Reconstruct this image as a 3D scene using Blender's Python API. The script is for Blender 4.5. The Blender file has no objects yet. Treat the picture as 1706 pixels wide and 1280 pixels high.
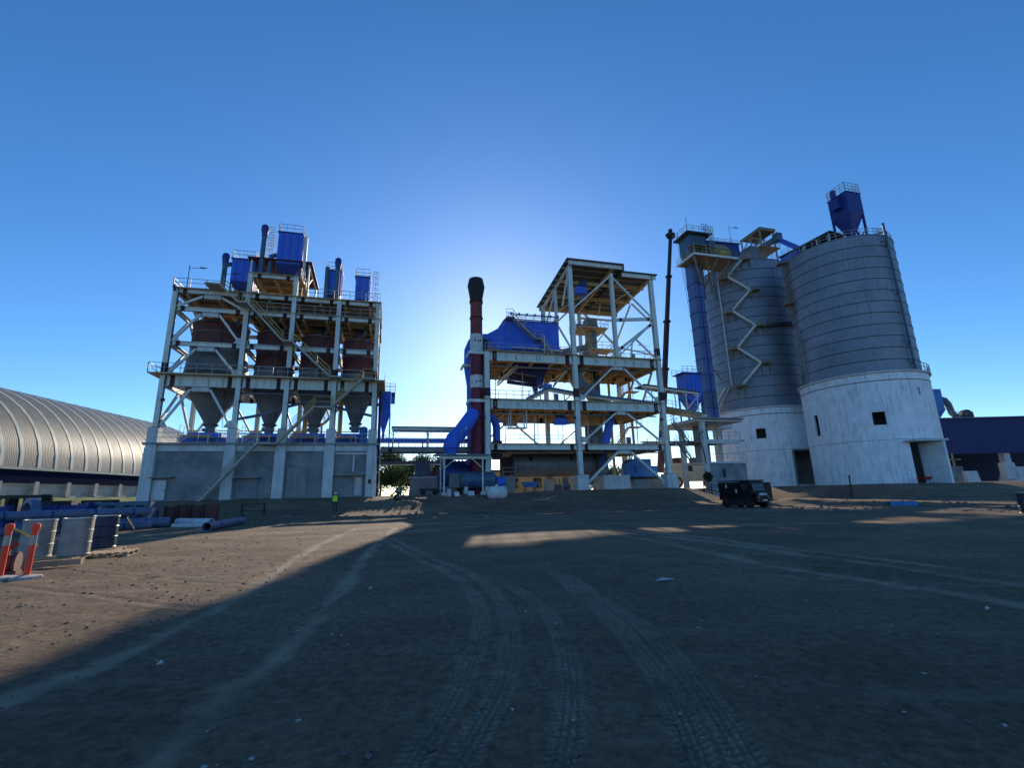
import bpy, bmesh, math, random
import numpy as np
from mathutils import Vector, Matrix, Quaternion
R = math.radians
random.seed(7)
sc = bpy.context.scene
col = sc.collection
# ---------------------------------------------------------------- camera
cam = bpy.data.objects.new('camera', bpy.data.cameras.new('camera'))
col.objects.link(cam)
cam.data.sensor_width = 36.0
cam.data.lens = 16.46
cam.data.clip_start = 0.05
cam.data.clip_end = 9000
PITCH, ROLL = R(13.15), R(1.38)
cam.matrix_world = Matrix.Translation((0, 0, 1.6)) @ Matrix.Rotation(R(90) + PITCH, 4, 'X') @ Matrix.Rotation(-ROLL, 4, 'Z')
sc.camera = cam
# ---------------------------------------------------------------- sky, sun, exposure
SUN_AZ, SUN_EL = R(-1.6), R(18.7)
world = bpy.data.worlds.new('World'); sc.world = world; world.use_nodes = True
wn = world.node_tree.nodes; wl = world.node_tree.links
bg = wn['Background']
sky = wn.new('ShaderNodeTexSky'); sky.sky_type = 'NISHITA'; sky.sun_disc = False
sky.sun_elevation = SUN_EL; sky.sun_rotation = SUN_AZ
sky.air_density = 0.8; sky.dust_density = 0.15; sky.ozone_density = 4.0; sky.altitude = 50
hs = wn.new('ShaderNodeHueSaturation'); hs.inputs['Saturation'].default_value = 1.17
wl.new(sky.outputs[0], hs.inputs['Color']); wl.new(hs.outputs[0], bg.inputs['Color'])
bg.inputs['Strength'].default_value = 0.10
sl = bpy.data.lights.new('sun', 'SUN'); sl.energy = 3.2; sl.angle = R(0.53); sl.color = (1.0, 0.86, 0.68)
sun = bpy.data.objects.new('sun', sl); col.objects.link(sun)
SD = Vector((math.sin(SUN_AZ) * math.cos(SUN_EL), math.cos(SUN_AZ) * math.cos(SUN_EL), math.sin(SUN_EL)))
sun.rotation_euler = SD.to_track_quat('Z', 'Y').to_euler(); sun.location = SD * 300
sc.view_settings.view_transform = 'Standard'; sc.view_settings.look = 'None'
sc.view_settings.exposure = 0.92; sc.view_settings.gamma = 1.0; sc.view_settings.use_curve_mapping = False
# ---------------------------------------------------------------- materials
MAT = {}
def nd(nt, t, **kw):
    n = nt.nodes.new(t)
    for k, v in kw.items(): setattr(n, k, v)
    return n
def pm(name, c1, c2=None, scale=1.2, rough=0.6, metal=0.0, bump=0.15, bscale=30, streak=None, stk=0.35, spec=0.4, emit=None, squash=None):
    """painted / plain surface: two colours mixed by noise, optional vertical dirt streaks, fine bump"""
    m = bpy.data.materials.new(name); m.use_nodes = True; nt = m.node_tree; L = nt.links
    b = nt.nodes['Principled BSDF']
    b.inputs['Roughness'].default_value = rough; b.inputs['Metallic'].default_value = metal
    b.inputs['Specular IOR Level'].default_value = spec
    tc = nd(nt, 'ShaderNodeTexCoord')
    c2 = c2 or tuple(x * 0.72 for x in c1)
    nz = nd(nt, 'ShaderNodeTexNoise'); nz.inputs['Scale'].default_value = scale; nz.inputs['Detail'].default_value = 7; nz.inputs['Roughness'].default_value = 0.62
    L.new(tc.outputs['Object'], nz.inputs['Vector'])
    rp = nd(nt, 'ShaderNodeValToRGB'); rp.color_ramp.elements[0].position = 0.36; rp.color_ramp.elements[1].position = 0.66
    rp.color_ramp.elements[0].color = (*c2, 1); rp.color_ramp.elements[1].color = (*c1, 1)
    L.new(nz.outputs['Fac'], rp.inputs['Fac']); out = rp.outputs['Color']
    if streak:
        mp = nd(nt, 'ShaderNodeMapping'); mp.inputs['Scale'].default_value = squash or (2.2, 2.2, 0.12)
        L.new(tc.outputs['Object'], mp.inputs['Vector'])
        n2 = nd(nt, 'ShaderNodeTexNoise'); n2.inputs['Scale'].default_value = 1.6; n2.inputs['Detail'].default_value = 8; n2.inputs['Roughness'].default_value = 0.7
        L.new(mp.outputs[0], n2.inputs['Vector'])
        r2 = nd(nt, 'ShaderNodeValToRGB'); r2.color_ramp.elements[0].position = 0.5; r2.color_ramp.elements[1].position = 0.72
        r2.color_ramp.elements[0].color = (0, 0, 0, 1); r2.color_ramp.elements[1].color = (stk * 2, stk * 2, stk * 2, 1)
        L.new(n2.outputs['Fac'], r2.inputs['Fac'])
        mx = nd(nt, 'ShaderNodeMix', data_type='RGBA'); L.new(r2.outputs['Color'], mx.inputs[0]); L.new(out, mx.inputs[6]); mx.inputs[7].default_value = (*streak, 1)
        out = mx.outputs[2]
    L.new(out, b.inputs['Base Color'])
    if bump:
        n3 = nd(nt, 'ShaderNodeTexNoise'); n3.inputs['Scale'].default_value = bscale; n3.inputs['Detail'].default_value = 4
        L.new(tc.outputs['Object'], n3.inputs['Vector'])
        bp = nd(nt, 'ShaderNodeBump'); bp.inputs['Strength'].default_value = bump; bp.inputs['Distance'].default_value = 0.02
        L.new(n3.outputs['Fac'], bp.inputs['Height']); L.new(bp.outputs[0], b.inputs['Normal'])
        rr = nd(nt, 'ShaderNodeMapRange'); rr.inputs['To Min'].default_value = max(0.05, rough - 0.12); rr.inputs['To Max'].default_value = min(1, rough + 0.12)
        L.new(nz.outputs['Fac'], rr.inputs['Value']); L.new(rr.outputs[0], b.inputs['Roughness'])
    MAT[name] = m
    return m
def wave_bump(name, axis, period, depth, strength=0.6):
    """corrugation / seam relief added under the fine bump of an existing material"""
    m = MAT[name]; nt = m.node_tree; L = nt.links; b = nt.nodes['Principled BSDF']
    tc = nd(nt, 'ShaderNodeTexCoord'); w = nd(nt, 'ShaderNodeTexWave', bands_direction=axis)
    w.inputs['Scale'].default_value = 0.314 / period; w.inputs['Distortion'].default_value = 0.0
    L.new(tc.outputs['Object'], w.inputs['Vector'])
    bp = nd(nt, 'ShaderNodeBump'); bp.inputs['Strength'].default_value = strength; bp.inputs['Distance'].default_value = depth
    L.new(w.outputs['Fac'], bp.inputs['Height'])
    old = b.inputs['Normal'].links
    if old:
        L.new(bp.outputs[0], old[0].from_node.inputs['Normal'])
    else:
        L.new(bp.outputs[0], b.inputs['Normal'])
pm('steel', (0.70, 0.74, 0.68), (0.56, 0.61, 0.57), 0.9, 0.55, streak=(0.22, 0.15, 0.10), stk=0.22)
pm('primer', (0.055, 0.022, 0.028), (0.03, 0.018, 0.022), 2.0, 0.7)
pm('gusset', (0.60, 0.62, 0.58), (0.45, 0.45, 0.42), 2.0, 0.55)
pm('deck_plate', (0.48, 0.36, 0.20), (0.30, 0.20, 0.11), 0.5, 0.75, streak=(0.12, 0.06, 0.03), stk=0.3, squash=(1, 1, 1))
pm('joist', (0.66, 0.55, 0.34), (0.46, 0.34, 0.19), 0.8, 0.7)  # warm bounce light is put into this cream; the frame paint is greyer
pm('tan_shaded', (0.34, 0.28, 0.17), (0.22, 0.17, 0.10), 0.8, 0.75, streak=(0.12, 0.08, 0.05), stk=0.3)  # darker copy of the joist colour with underside shade put in
pm('stair_steel', (0.46, 0.45, 0.37), (0.33, 0.31, 0.25), 1.5, 0.6)
pm('rail', (0.42, 0.44, 0.40), (0.28, 0.28, 0.25), 2, 0.5, bump=0)
pm('yellow_rail', (0.50, 0.38, 0.10), (0.35, 0.24, 0.07), 2, 0.55, bump=0)
pm('blue', (0.042, 0.17, 0.80), (0.030, 0.115, 0.58), 0.45, 0.62, streak=(0.17, 0.20, 0.33), stk=0.45)
pm('blue_dark', (0.018, 0.048, 0.26), (0.012, 0.032, 0.17), 0.6, 0.5, streak=(0.04, 0.03, 0.03), stk=0.3)
pm('blue_grey', (0.07, 0.15, 0.24), (0.045, 0.10, 0.17), 0.7, 0.5, streak=(0.10, 0.09, 0.08), stk=0.3)
pm('blue_bright', (0.035, 0.19, 0.50), (0.025, 0.13, 0.36), 0.8, 0.45)
pm('blue_elev', (0.085, 0.14, 0.34), (0.06, 0.105, 0.26), 0.5, 0.45, streak=(0.13, 0.15, 0.2), stk=0.3)
pm('duct_grey', (0.13, 0.17, 0.21), (0.085, 0.11, 0.14), 0.6, 0.5, streak=(0.07, 0.06, 0.05), stk=0.3)
pm('concrete', (0.64, 0.655, 0.66), (0.50, 0.515, 0.52), 0.7, 0.9, bump=0.3, streak=(0.16, 0.16, 0.16), stk=0.25)
pm('concrete_dark', (0.30, 0.31, 0.31), (0.20, 0.21, 0.21), 0.7, 0.9, bump=0.3, streak=(0.10, 0.10, 0.10), stk=0.3)
pm('silo_concrete', (0.90, 0.93, 0.96), (0.72, 0.77, 0.82), 0.8, 0.9, bump=0.4, bscale=10, streak=(0.34, 0.38, 0.43), stk=0.42, squash=(1.8, 1.8, 0.22))
pm('silo_steel', (0.25, 0.29, 0.345), (0.17, 0.205, 0.25), 0.25, 0.5, metal=0.25, bump=0.1, streak=(0.12, 0.14, 0.17), stk=0.4)
wave_bump('silo_steel', 'Z', 0.37, 0.012, 0.5)
pm('seam', (0.085, 0.10, 0.12), (0.06, 0.07, 0.085), 1, 0.6)
pm('rust_bin', (0.15, 0.052, 0.048), (0.085, 0.032, 0.034), 0.5, 0.75, streak=(0.14, 0.055, 0.035), stk=0.25)
pm('bin_grey', (0.17, 0.185, 0.19), (0.115, 0.125, 0.13), 0.5, 0.6, streak=(0.06, 0.045, 0.04), stk=0.35)
pm('stack_red', (0.30, 0.060, 0.040), (0.20, 0.036, 0.028), 0.6, 0.6, streak=(0.06, 0.02, 0.02), stk=0.3)
pm('stack_maroon', (0.21, 0.022, 0.055), (0.13, 0.018, 0.036), 0.6, 0.6, streak=(0.04, 0.02, 0.02), stk=0.3)
pm('stack_dark', (0.045, 0.022, 0.018), (0.025, 0.016, 0.014), 0.8, 0.7)
pm('white_paint', (0.72, 0.72, 0.70), (0.55, 0.55, 0.53), 1.3, 0.55, streak=(0.3, 0.27, 0.22), stk=0.3)
pm('mill_shell', (0.19, 0.21, 0.22), (0.14, 0.155, 0.165), 0.5, 0.5, metal=0.2, streak=(0.05, 0.05, 0.05), stk=0.3)
pm('black', (0.014, 0.014, 0.016), (0.008, 0.008, 0.010), 2, 0.5)
pm('black_paint', (0.008, 0.009, 0.013), (0.005, 0.006, 0.008), 1.5, 0.4, spec=0.2)
pm('dusty_tyre', (0.17, 0.125, 0.08), (0.10, 0.075, 0.05), 3, 0.9)
pm('rubber', (0.018, 0.018, 0.018), (0.012, 0.012, 0.012), 4, 0.85)
pm('cream_wall', (0.62, 0.52, 0.34), (0.48, 0.39, 0.25), 0.6, 0.85, streak=(0.3, 0.22, 0.13), stk=0.25)
pm('cream_paint', (0.66, 0.60, 0.44), (0.5, 0.45, 0.32), 0.9, 0.5)
pm('roof_dark', (0.075, 0.10, 0.11), (0.05, 0.065, 0.075), 0.5, 0.6)
pm('roof_maroon', (0.10, 0.03, 0.04), (0.06, 0.02, 0.03), 0.6, 0.6)
pm('roof_blue', (0.16, 0.21, 0.26), (0.11, 0.15, 0.19), 0.7, 0.5)
pm('warehouse_blue', (0.010, 0.022, 0.13), (0.008, 0.016, 0.09), 0.15, 0.6)
wave_bump('warehouse_blue', 'X', 0.6, 0.05, 0.7)
pm('shed_metal', (0.15, 0.148, 0.12), (0.11, 0.108, 0.09), 0.35, 0.5, spec=0.35, metal=0.0, bump=0.1, streak=(0.085, 0.083, 0.07), stk=0.3)
wave_bump('shed_metal', 'Y', 0.32, 0.02, 0.35)
pm('shed_strip', (0.56, 0.56, 0.43), (0.44, 0.44, 0.35), 0.6, 0.4, streak=(0.26, 0.25, 0.2), stk=0.3)
pm('fascia_navy', (0.010, 0.014, 0.045), (0.007, 0.010, 0.03), 0.4, 0.95, spec=0.02)
pm('wall_plaster', (0.58, 0.55, 0.48), (0.42, 0.40, 0.35), 0.6, 0.9, streak=(0.26, 0.24, 0.21), stk=0.35)
pm('wood', (0.42, 0.31, 0.19), (0.26, 0.19, 0.12), 2.5, 0.85)
pm('drum_grey', (0.32, 0.31, 0.29), (0.23, 0.225, 0.21), 3, 0.6, streak=(0.05, 0.045, 0.04), stk=0.3)
pm('drum_blue', (0.012, 0.025, 0.075), (0.009, 0.018, 0.05), 3, 0.4)
pm('drum_rim', (0.62, 0.60, 0.55), (0.4, 0.38, 0.34), 3, 0.4, metal=0.3)
pm('orange', (0.90, 0.075, 0.03), (0.75, 0.055, 0.022), 3, 0.45)
pm('reflective', (0.40, 0.40, 0.36), (0.28, 0.28, 0.26), 5, 0.3)
pm('yellow', (0.72, 0.55, 0.06), (0.55, 0.42, 0.05), 3, 0.5)
pm('hivis', (0.55, 0.85, 0.04), (0.45, 0.72, 0.03), 6, 0.6)
pm('skin', (0.35, 0.19, 0.12), (0.30, 0.16, 0.10), 8, 0.5)
pm('cloth_dark', (0.022, 0.025, 0.035), (0.014, 0.016, 0.024), 6, 0.9)
pm('cloth_navy', (0.03, 0.045, 0.09), (0.02, 0.03, 0.06), 6, 0.9)
pm('green_bin', (0.03, 0.22, 0.13), (0.02, 0.15, 0.09), 2, 0.5)
pm('pipe_blue', (0.13, 0.17, 0.28), (0.09, 0.125, 0.21), 1.2, 0.4, streak=(0.08, 0.09, 0.13), stk=0.3, squash=(1, 1, 1))
pm('pipe_white', (0.62, 0.64, 0.66), (0.48, 0.50, 0.53), 1.5, 0.45)
pm('red_paint', (0.30, 0.03, 0.02), (0.2, 0.02, 0.015), 2, 0.5)
pm('bark', (0.10, 0.075, 0.05), (0.06, 0.045, 0.03), 3, 0.95)
pm('grass', (0.13, 0.19, 0.035), (0.08, 0.12, 0.03), 1.5, 0.9, bump=0.6, bscale=20)
pm('stone', (0.17, 0.155, 0.14), (0.09, 0.082, 0.075), 3, 0.9, bump=0.5)
pm('stone_pale', (0.42, 0.41, 0.39), (0.28, 0.27, 0.26), 4, 0.9)
pm('tarp', (0.5, 0.52, 0.54), (0.36, 0.38, 0.40), 3, 0.6)
def leaf_mat(name, c1, c2):
    m = pm(name, c1, c2, 0.9, 0.55, bump=0)
    nt = m.node_tree; b = nt.nodes['Principled BSDF']
    b.inputs['Transmission Weight'].default_value = 0.0
    tr = nd(nt, 'ShaderNodeBsdfTranslucent'); mx = nd(nt, 'ShaderNodeMixShader'); mx.inputs[0].default_value = 0.35
    src = b.inputs['Base Color'].links[0].from_socket
    nt.links.new(src, tr.inputs['Color'])
    nt.links.new(b.outputs[0], mx.inputs[1]); nt.links.new(tr.outputs[0], mx.inputs[2])
    nt.links.new(mx.outputs[0], nt.nodes['Material Output'].inputs['Surface'])
leaf_mat('leaf', (0.075, 0.13, 0.03), (0.035, 0.07, 0.018))
leaf_mat('leaf_dark', (0.045, 0.085, 0.022), (0.022, 0.045, 0.014))
def glass(name):
    m = bpy.data.materials.new(name); m.use_nodes = True; b = m.node_tree.nodes['Principled BSDF']
    b.inputs['Base Color'].default_value = (0.02, 0.025, 0.03, 1); b.inputs['Roughness'].default_value = 0.06; b.inputs['Specular IOR Level'].default_value = 0.8
    MAT[name] = m
glass('glass')
def block_wall(name, c1, c2, mortar):
    m = bpy.data.materials.new(name); m.use_nodes = True; nt = m.node_tree; L = nt.links; b = nt.nodes['Principled BSDF']
    b.inputs['Roughness'].default_value = 0.92
    tc = nd(nt, 'ShaderNodeTexCoord'); sp = nd(nt, 'ShaderNodeSeparateXYZ'); cb = nd(nt, 'ShaderNodeCombineXYZ')
    L.new(tc.outputs['Object'], sp.inputs[0]); L.new(sp.outputs['X'], cb.inputs['X']); L.new(sp.outputs['Z'], cb.inputs['Y'])
    br = nd(nt, 'ShaderNodeTexBrick'); br.inputs['Scale'].default_value = 1.0
    br.inputs['Brick Width'].default_value = 0.4; br.inputs['Row Height'].default_value = 0.2; br.inputs['Mortar Size'].default_value = 0.012
    br.inputs['Color1'].default_value = (*c1, 1); br.inputs['Color2'].default_value = (*c2, 1); br.inputs['Mortar'].default_value = (*mortar, 1)
    L.new(cb.outputs[0], br.inputs['Vector'])
    nz = nd(nt, 'ShaderNodeTexNoise'); nz.inputs['Scale'].default_value = 0.6; nz.inputs['Detail'].default_value = 6
    L.new(tc.outputs['Object'], nz.inputs['Vector'])
    mx = nd(nt, 'ShaderNodeMix', data_type='RGBA', blend_type='MULTIPLY'); mx.inputs[0].default_value = 0.7
    rp = nd(nt, 'ShaderNodeValToRGB'); rp.color_ramp.elements[0].position = 0.3; rp.color_ramp.elements[1].position = 0.7; rp.color_ramp.elements[0].color = (0.32, 0.33, 0.34, 1)
    L.new(nz.outputs['Fac'], rp.inputs['Fac']); L.new(br.outputs['Color'], mx.inputs[6]); L.new(rp.outputs['Color'], mx.inputs[7])
    L.new(mx.outputs[2], b.inputs['Base Color'])
    bp = nd(nt, 'ShaderNodeBump'); bp.inputs['Strength'].default_value = 0.7; bp.inputs['Distance'].default_value = 0.01; bp.invert = True
    L.new(br.outputs['Fac'], bp.inputs['Height']); L.new(bp.outputs[0], b.inputs['Normal'])
    MAT[name] = m
block_wall('block_wall', (0.29, 0.30, 0.305), (0.235, 0.245, 0.25), (0.38, 0.385, 0.39))
block_wall('block_wall_pale', (0.28, 0.31, 0.34), (0.24, 0.27, 0.30), (0.36, 0.38, 0.40))
# ---------------------------------------------------------------- mesh building
CA, SA = math.cos(R(15)), math.sin(R(15))
def W(u, w, z=0.0): return Vector((u * CA - w * SA, u * SA + w * CA, z))
def V(*a): return Vector(a)
class MB:
    def __init__(s): s.v = []; s.f = []; s.sm = False
    def add(s, vs, fs):
        o = len(s.v); s.v += [tuple(x) for x in vs]; s.f += [tuple(i + o for i in f) for f in fs]; return s
    def box(s, x0, x1, y0, y1, z0, z1):
        return s.add([(x0, y0, z0), (x1, y0, z0), (x1, y1, z0), (x0, y1, z0), (x0, y0, z1), (x1, y0, z1), (x1, y1, z1), (x0, y1, z1)],
                     [(0, 3, 2, 1), (4, 5, 6, 7), (0, 1, 5, 4), (1, 2, 6, 5), (2, 3, 7, 6), (3, 0, 4, 7)])
    def _fr(s, p, q, up):
        p, q = Vector(p), Vector(q); d = (q - p).normalized()
        up = Vector(up)
        if abs(d.dot(up)) > 0.98: up = Vector((0, 1, 0)) if abs(d.y) < 0.9 else Vector((1, 0, 0))
        a = d.cross(up).normalized(); b = a.cross(d).normalized()
        return p, q, a, b
    def bar(s, p, q, wd, ht, up=(0, 0, 1)):
        p, q, a, b = s._fr(p, q, up); a = a * wd / 2; b = b * ht / 2
        vs = [p - a - b, p + a - b, p + a + b, p - a + b, q - a - b, q + a - b, q + a + b, q - a + b]
        return s.add(vs, [(3, 2, 1, 0), (4, 5, 6, 7), (0, 1, 5, 4), (1, 2, 6, 5), (2, 3, 7, 6), (3, 0, 4, 7)])
    def ib(s, p, q, wd, ht, t=0.05, up=(0, 0, 1)):
        p, q, a, b = s._fr(p, q, up); o = b * (ht / 2 - t / 2)
        s.bar(p + o, q + o, wd, t, b); s.bar(p - o, q - o, wd, t, b)
        return s.bar(p, q, t * 0.8, ht - 2 * t, b)
    def tube(s, p, q, r0, r1=None, n=10, cap=True, up=(0, 0, 1)):
        r1 = r0 if r1 is None else r1
        return s.path([p, q], [r0, r1], n, cap)
    def path(s, pts, rs, n=12, cap=True):
        pts = [Vector(p) for p in pts]
        if not isinstance(rs, (list, tuple)): rs = [rs] * len(pts)
        rings = []; a = None
        for i, p in enumerate(pts):
            if i == 0: d = pts[1] - p
            elif i == len(pts) - 1: d = p - pts[i - 1]
            else: d = (pts[i + 1] - p).normalized() + (p - pts[i - 1]).normalized()
            d.normalize()
            if a is None:
                ref = Vector((0, 0, 1)) if abs(d.z) < 0.95 else Vector((0, 1, 0))
                a = d.cross(ref).normalized()
            else:
                a = (a - d * a.dot(d)).normalized()
            b = d.cross(a)
            k = 1.0
            rings.append([p + (a * math.cos(2 * math.pi * j / n) + b * math.sin(2 * math.pi * j / n)) * rs[i] * k for j in range(n)])
        vs = [v for r in rings for v in r]; fs = []
        for i in range(len(rings) - 1):
            for j in range(n):
                k = (j + 1) % n
                fs.append((i * n + j, i * n + k, (i + 1) * n + k, (i + 1) * n + j))
        if cap:
            fs.append(tuple(reversed(range(n)))); fs.append(tuple((len(rings) - 1) * n + j for j in range(n)))
        s.sm = True
        return s.add(vs, fs)
    def lathe(s, cx, cy, prof, n=32, cap0=True, cap1=True, a0=0.0, a1=360.0):
        full = abs(a1 - a0) >= 359.9
        m = n if full else n + 1
        vs = []; fs = []
        for r, z in prof:
            for j in range(m):
                t = R(a0 + (a1 - a0) * j / n); vs.append((cx + r * math.cos(t), cy + r * math.sin(t), z))
        for i in range(len(prof) - 1):
            for j in range(n):
                k = (j + 1) % m
                fs.append((i * m + j, i * m + k, (i + 1) * m + k, (i + 1) * m + j))
        if cap0 and full: fs.append(tuple(reversed(range(m))))
        if cap1 and full: fs.append(tuple((len(prof) - 1) * m + j for j in range(m)))
        s.sm = True
        return s.add(vs, fs)
    def hlathe(s, p, axis, prof, n=28, cap=True):
        """profile (radius, distance along axis) about a horizontal axis"""
        p = Vector(p); d = Vector(axis).normalized(); a = d.cross(Vector((0, 0, 1))).normalized(); b = a.cross(d)
        vs = []; fs = []
        for r, t in prof:
            for j in range(n):
                x = 2 * math.pi * j / n; vs.append(p + d * t + (a * math.cos(x) + b * math.sin(x)) * r)
        for i in range(len(prof) - 1):
            for j in range(n):
                k = (j + 1) % n; fs.append((i * n + j, i * n + k, (i + 1) * n + k, (i + 1) * n + j))
        if cap: fs.append(tuple(reversed(range(n)))); fs.append(tuple((len(prof) - 1) * n + j for j in range(n)))
        s.sm = True
        return s.add(vs, fs)
    def hull(s, lo, hi):
        """solid between two polygons with the same number of points"""
        n = len(lo); fs = [tuple(reversed(range(n))), tuple(range(n, 2 * n))]
        for j in range(n):
            k = (j + 1) % n; fs.append((j, k, n + k, n + j))
        return s.add(list(lo) + list(hi), fs)
    def frus(s, x0, x1, y0, y1, z0, X0, X1, Y0, Y1, z1):
        return s.hull([(x0, y0, z0), (x1, y0, z0), (x1, y1, z0), (x0, y1, z0)], [(X0, Y0, z1), (X1, Y0, z1), (X1, Y1, z1), (X0, Y1, z1)])
    def rail(s, pts, h=1.1, sp=1.8, r=0.028, rails=(1.0, 0.52), end=True):
        pts = [Vector(p) for p in pts]
        for i in range(len(pts) - 1):
            p, q = pts[i], pts[i + 1]; Ln = (q - p).length; n = max(1, round(Ln / sp))
            for k in range(n + 1):
                if k == n and i < len(pts) - 2: continue
                c = p.lerp(q, k / n); s.bar(c, c + Vector((0, 0, h)), 2 * r, 2 * r)
            for f in rails:
                s.bar(p + Vector((0, 0, h * f)), q + Vector((0, 0, h * f)), 2 * r, 2 * r)
        return s
BASE = {}
def mesh_of(name, mb, mat, base):
    me = bpy.data.meshes.new(name)
    bx, by, bz = base
    me.from_pydata([(x - bx, y - by, z - bz) for x, y, z in mb.v], [], mb.f)
    bm = bmesh.new(); bm.from_mesh(me); bmesh.ops.recalc_face_normals(bm, faces=bm.faces); bm.to_mesh(me); bm.free()
    if mb.sm:
        me.polygons.foreach_set('use_smooth', [True] * len(me.polygons)); me.set_sharp_from_angle(angle=R(38))
    me.materials.append(MAT[mat] if isinstance(mat, str) else mat)
    return me
def tag(o, label=None, cat=None, group=None, kind=None):
    if label: o['label'] = label
    if cat: o['category'] = cat
    if group: o['group'] = group
    if kind: o['kind'] = kind
    return o
def thing(name, label, cat, base, group=None, plant=True):
    o = bpy.data.objects.new(name, None); o.empty_display_size = 0.3; col.objects.link(o)
    if plant: o.location = W(*base); o.rotation_euler = (0, 0, R(15))
    else: o.location = base
    BASE[o] = tuple(base)
    return tag(o, label, cat, group)
def part(name, mb, mat, parent, label=None, kind=None):
    b = BASE[parent]
    o = bpy.data.objects.new(name, mesh_of(name, mb, mat, b)); col.objects.link(o); o.parent = parent; BASE[o] = b
    if label: o['label'] = label
    if kind: o['kind'] = kind
    return o
def single(name, label, cat, mb, mat, base, group=None, plant=True, kind=None):
    o = bpy.data.objects.new(name, mesh_of(name, mb, mat, base)); col.objects.link(o)
    if plant: o.location = W(*base); o.rotation_euler = (0, 0, R(15))
    else: o.location = base
    BASE[o] = tuple(base)
    return tag(o, label, cat, group, kind)
def copy_tree(o, loc=None, rotz=None, parent=None, label=None):
    c = o.copy(); col.objects.link(c); c.parent = parent
    for ch in [x for x in o.children]: copy_tree(ch, parent=c)
    if loc is not None: c.location = loc
    if rotz is not None: c.rotation_euler = (0, 0, rotz)
    if label: c['label'] = label
    return c
def ss(a, b, x):
    t = min(1, max(0, (x - a) / (b - a))); return t * t * (3 - 2 * t)
# ---------------------------------------------------------------- ground
def sstep(a, b, x):
    t = np.clip((x - a) / (b - a), 0, 1); return t * t * (3 - 2 * t)
_rs = np.random.RandomState(3)
_lat = _rs.rand(256, 256)
def vnoise(x, y):
    xi = np.floor(x).astype(int); yi = np.floor(y).astype(int); fx = x - xi; fy = y - yi
    fx = fx * fx * (3 - 2 * fx); fy = fy * fy * (3 - 2 * fy)
    g = lambda a, b: _lat[a & 255, b & 255]
    return (g(xi, yi) * (1 - fx) + g(xi + 1, yi) * fx) * (1 - fy) + (g(xi, yi + 1) * (1 - fx) + g(xi + 1, yi + 1) * fx) * fy - 0.5
def fbm(x, y, o=4):
    s = 0; a = 1.0
    for k in range(o): s = s + a * vnoise(x * 2 ** k + 17 * k, y * 2 ** k + 31 * k); a *= 0.5
    return s
def terrain(x, y):
    """height of the yard: flat near the viewer, a bank up to the plant level 1.65 m behind"""
    u = x * CA + y * SA; w = -x * SA + y * CA
    a = sstep(39, 43, u) * (1 - sstep(51, 56, u))       # the low pocket in front of the loading platform
    b = sstep(53, 60, u)                                # the bank comes forward below the silos
    w0 = 45 + 11.5 * a - 9 * b; w1 = 58 + 5.0 * a - 12.5 * b
    z = 1.65 * sstep(0, 1, (w - w0) / (w1 - w0))
    m = sstep(14, 19, u) * (1 - sstep(38, 43, u))
    z = z + 0.22 * m * np.exp(-((w - 56.0) / 1.6) ** 2)
    far = sstep(25, 60, np.hypot(x, y))
    z = z + 0.10 * fbm(x * 0.18, y * 0.18, 3) * sstep(4, 14, np.hypot(x, y)) + 0.035 * fbm(x * 0.9, y * 0.9, 3)
    # low spoil ridges
    for (px, py, r, h) in ((-9.5, 49.5, 2.2, 0.45), (-12, 50.5, 2.0, 0.35), (24, 44, 2.4, 0.5), (27, 46, 2.0, 0.5), (45, 52, 3.5, 0.5)):
        z = z + h * np.exp(-((x - px) ** 2 + (y - py) ** 2) / r ** 2) * (0.7 + 0.6 * vnoise(x * 1.7, y * 1.7))
    return z
def gz(x, y): return float(terrain(np.array([x], float), np.array([y], float))[0])
def gzp(u, w):
    p = W(u, w); return gz(p.x, p.y)
TREAD = dict(
 C=[(-4.96, 18.51), (-2.48, 12.79), (-1.4, 10.48), (-0.73, 8.54), (-0.47, 6.78), (-0.43, 5.7), (-0.49, 4.76), (-0.56, 4.01), (-0.65, 3.48), (-0.71, 3.1), (-0.8, 2.2)],
 C2=[(-5.07, 19.78), (-2.2, 12.97), (-0.95, 10.42), (-0.31, 8.25), (-0.11, 6.75), (-0.07, 5.52), (-0.13, 4.51), (-0.23, 3.99), (-0.35, 3.44), (-0.43, 3.14), (-0.52, 2.2)],
 D=[(-0.36, 9.63), (0.07, 8.45), (0.42, 7.05), (0.5, 5.77), (0.48, 4.98), (0.42, 4.22), (0.35, 3.73), (0.26, 3.34), (0.19, 3.06), (0.1, 2.2)],
 E=[(0.62, 10.8), (0.82, 9.81), (0.98, 8.34), (1.14, 6.98), (1.23, 5.92), (1.24, 4.99), (1.22, 4.29), (1.14, 3.75), (1.06, 3.23), (1.01, 3.03), (0.9, 2.2)],
 F=[(0.9, 10.3), (1.23, 8.31), (1.46, 6.6), (1.54, 5.78), (1.53, 4.92), (1.48, 4.24), (1.42, 3.74), (1.34, 3.19), (1.2, 2.2)])
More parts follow.
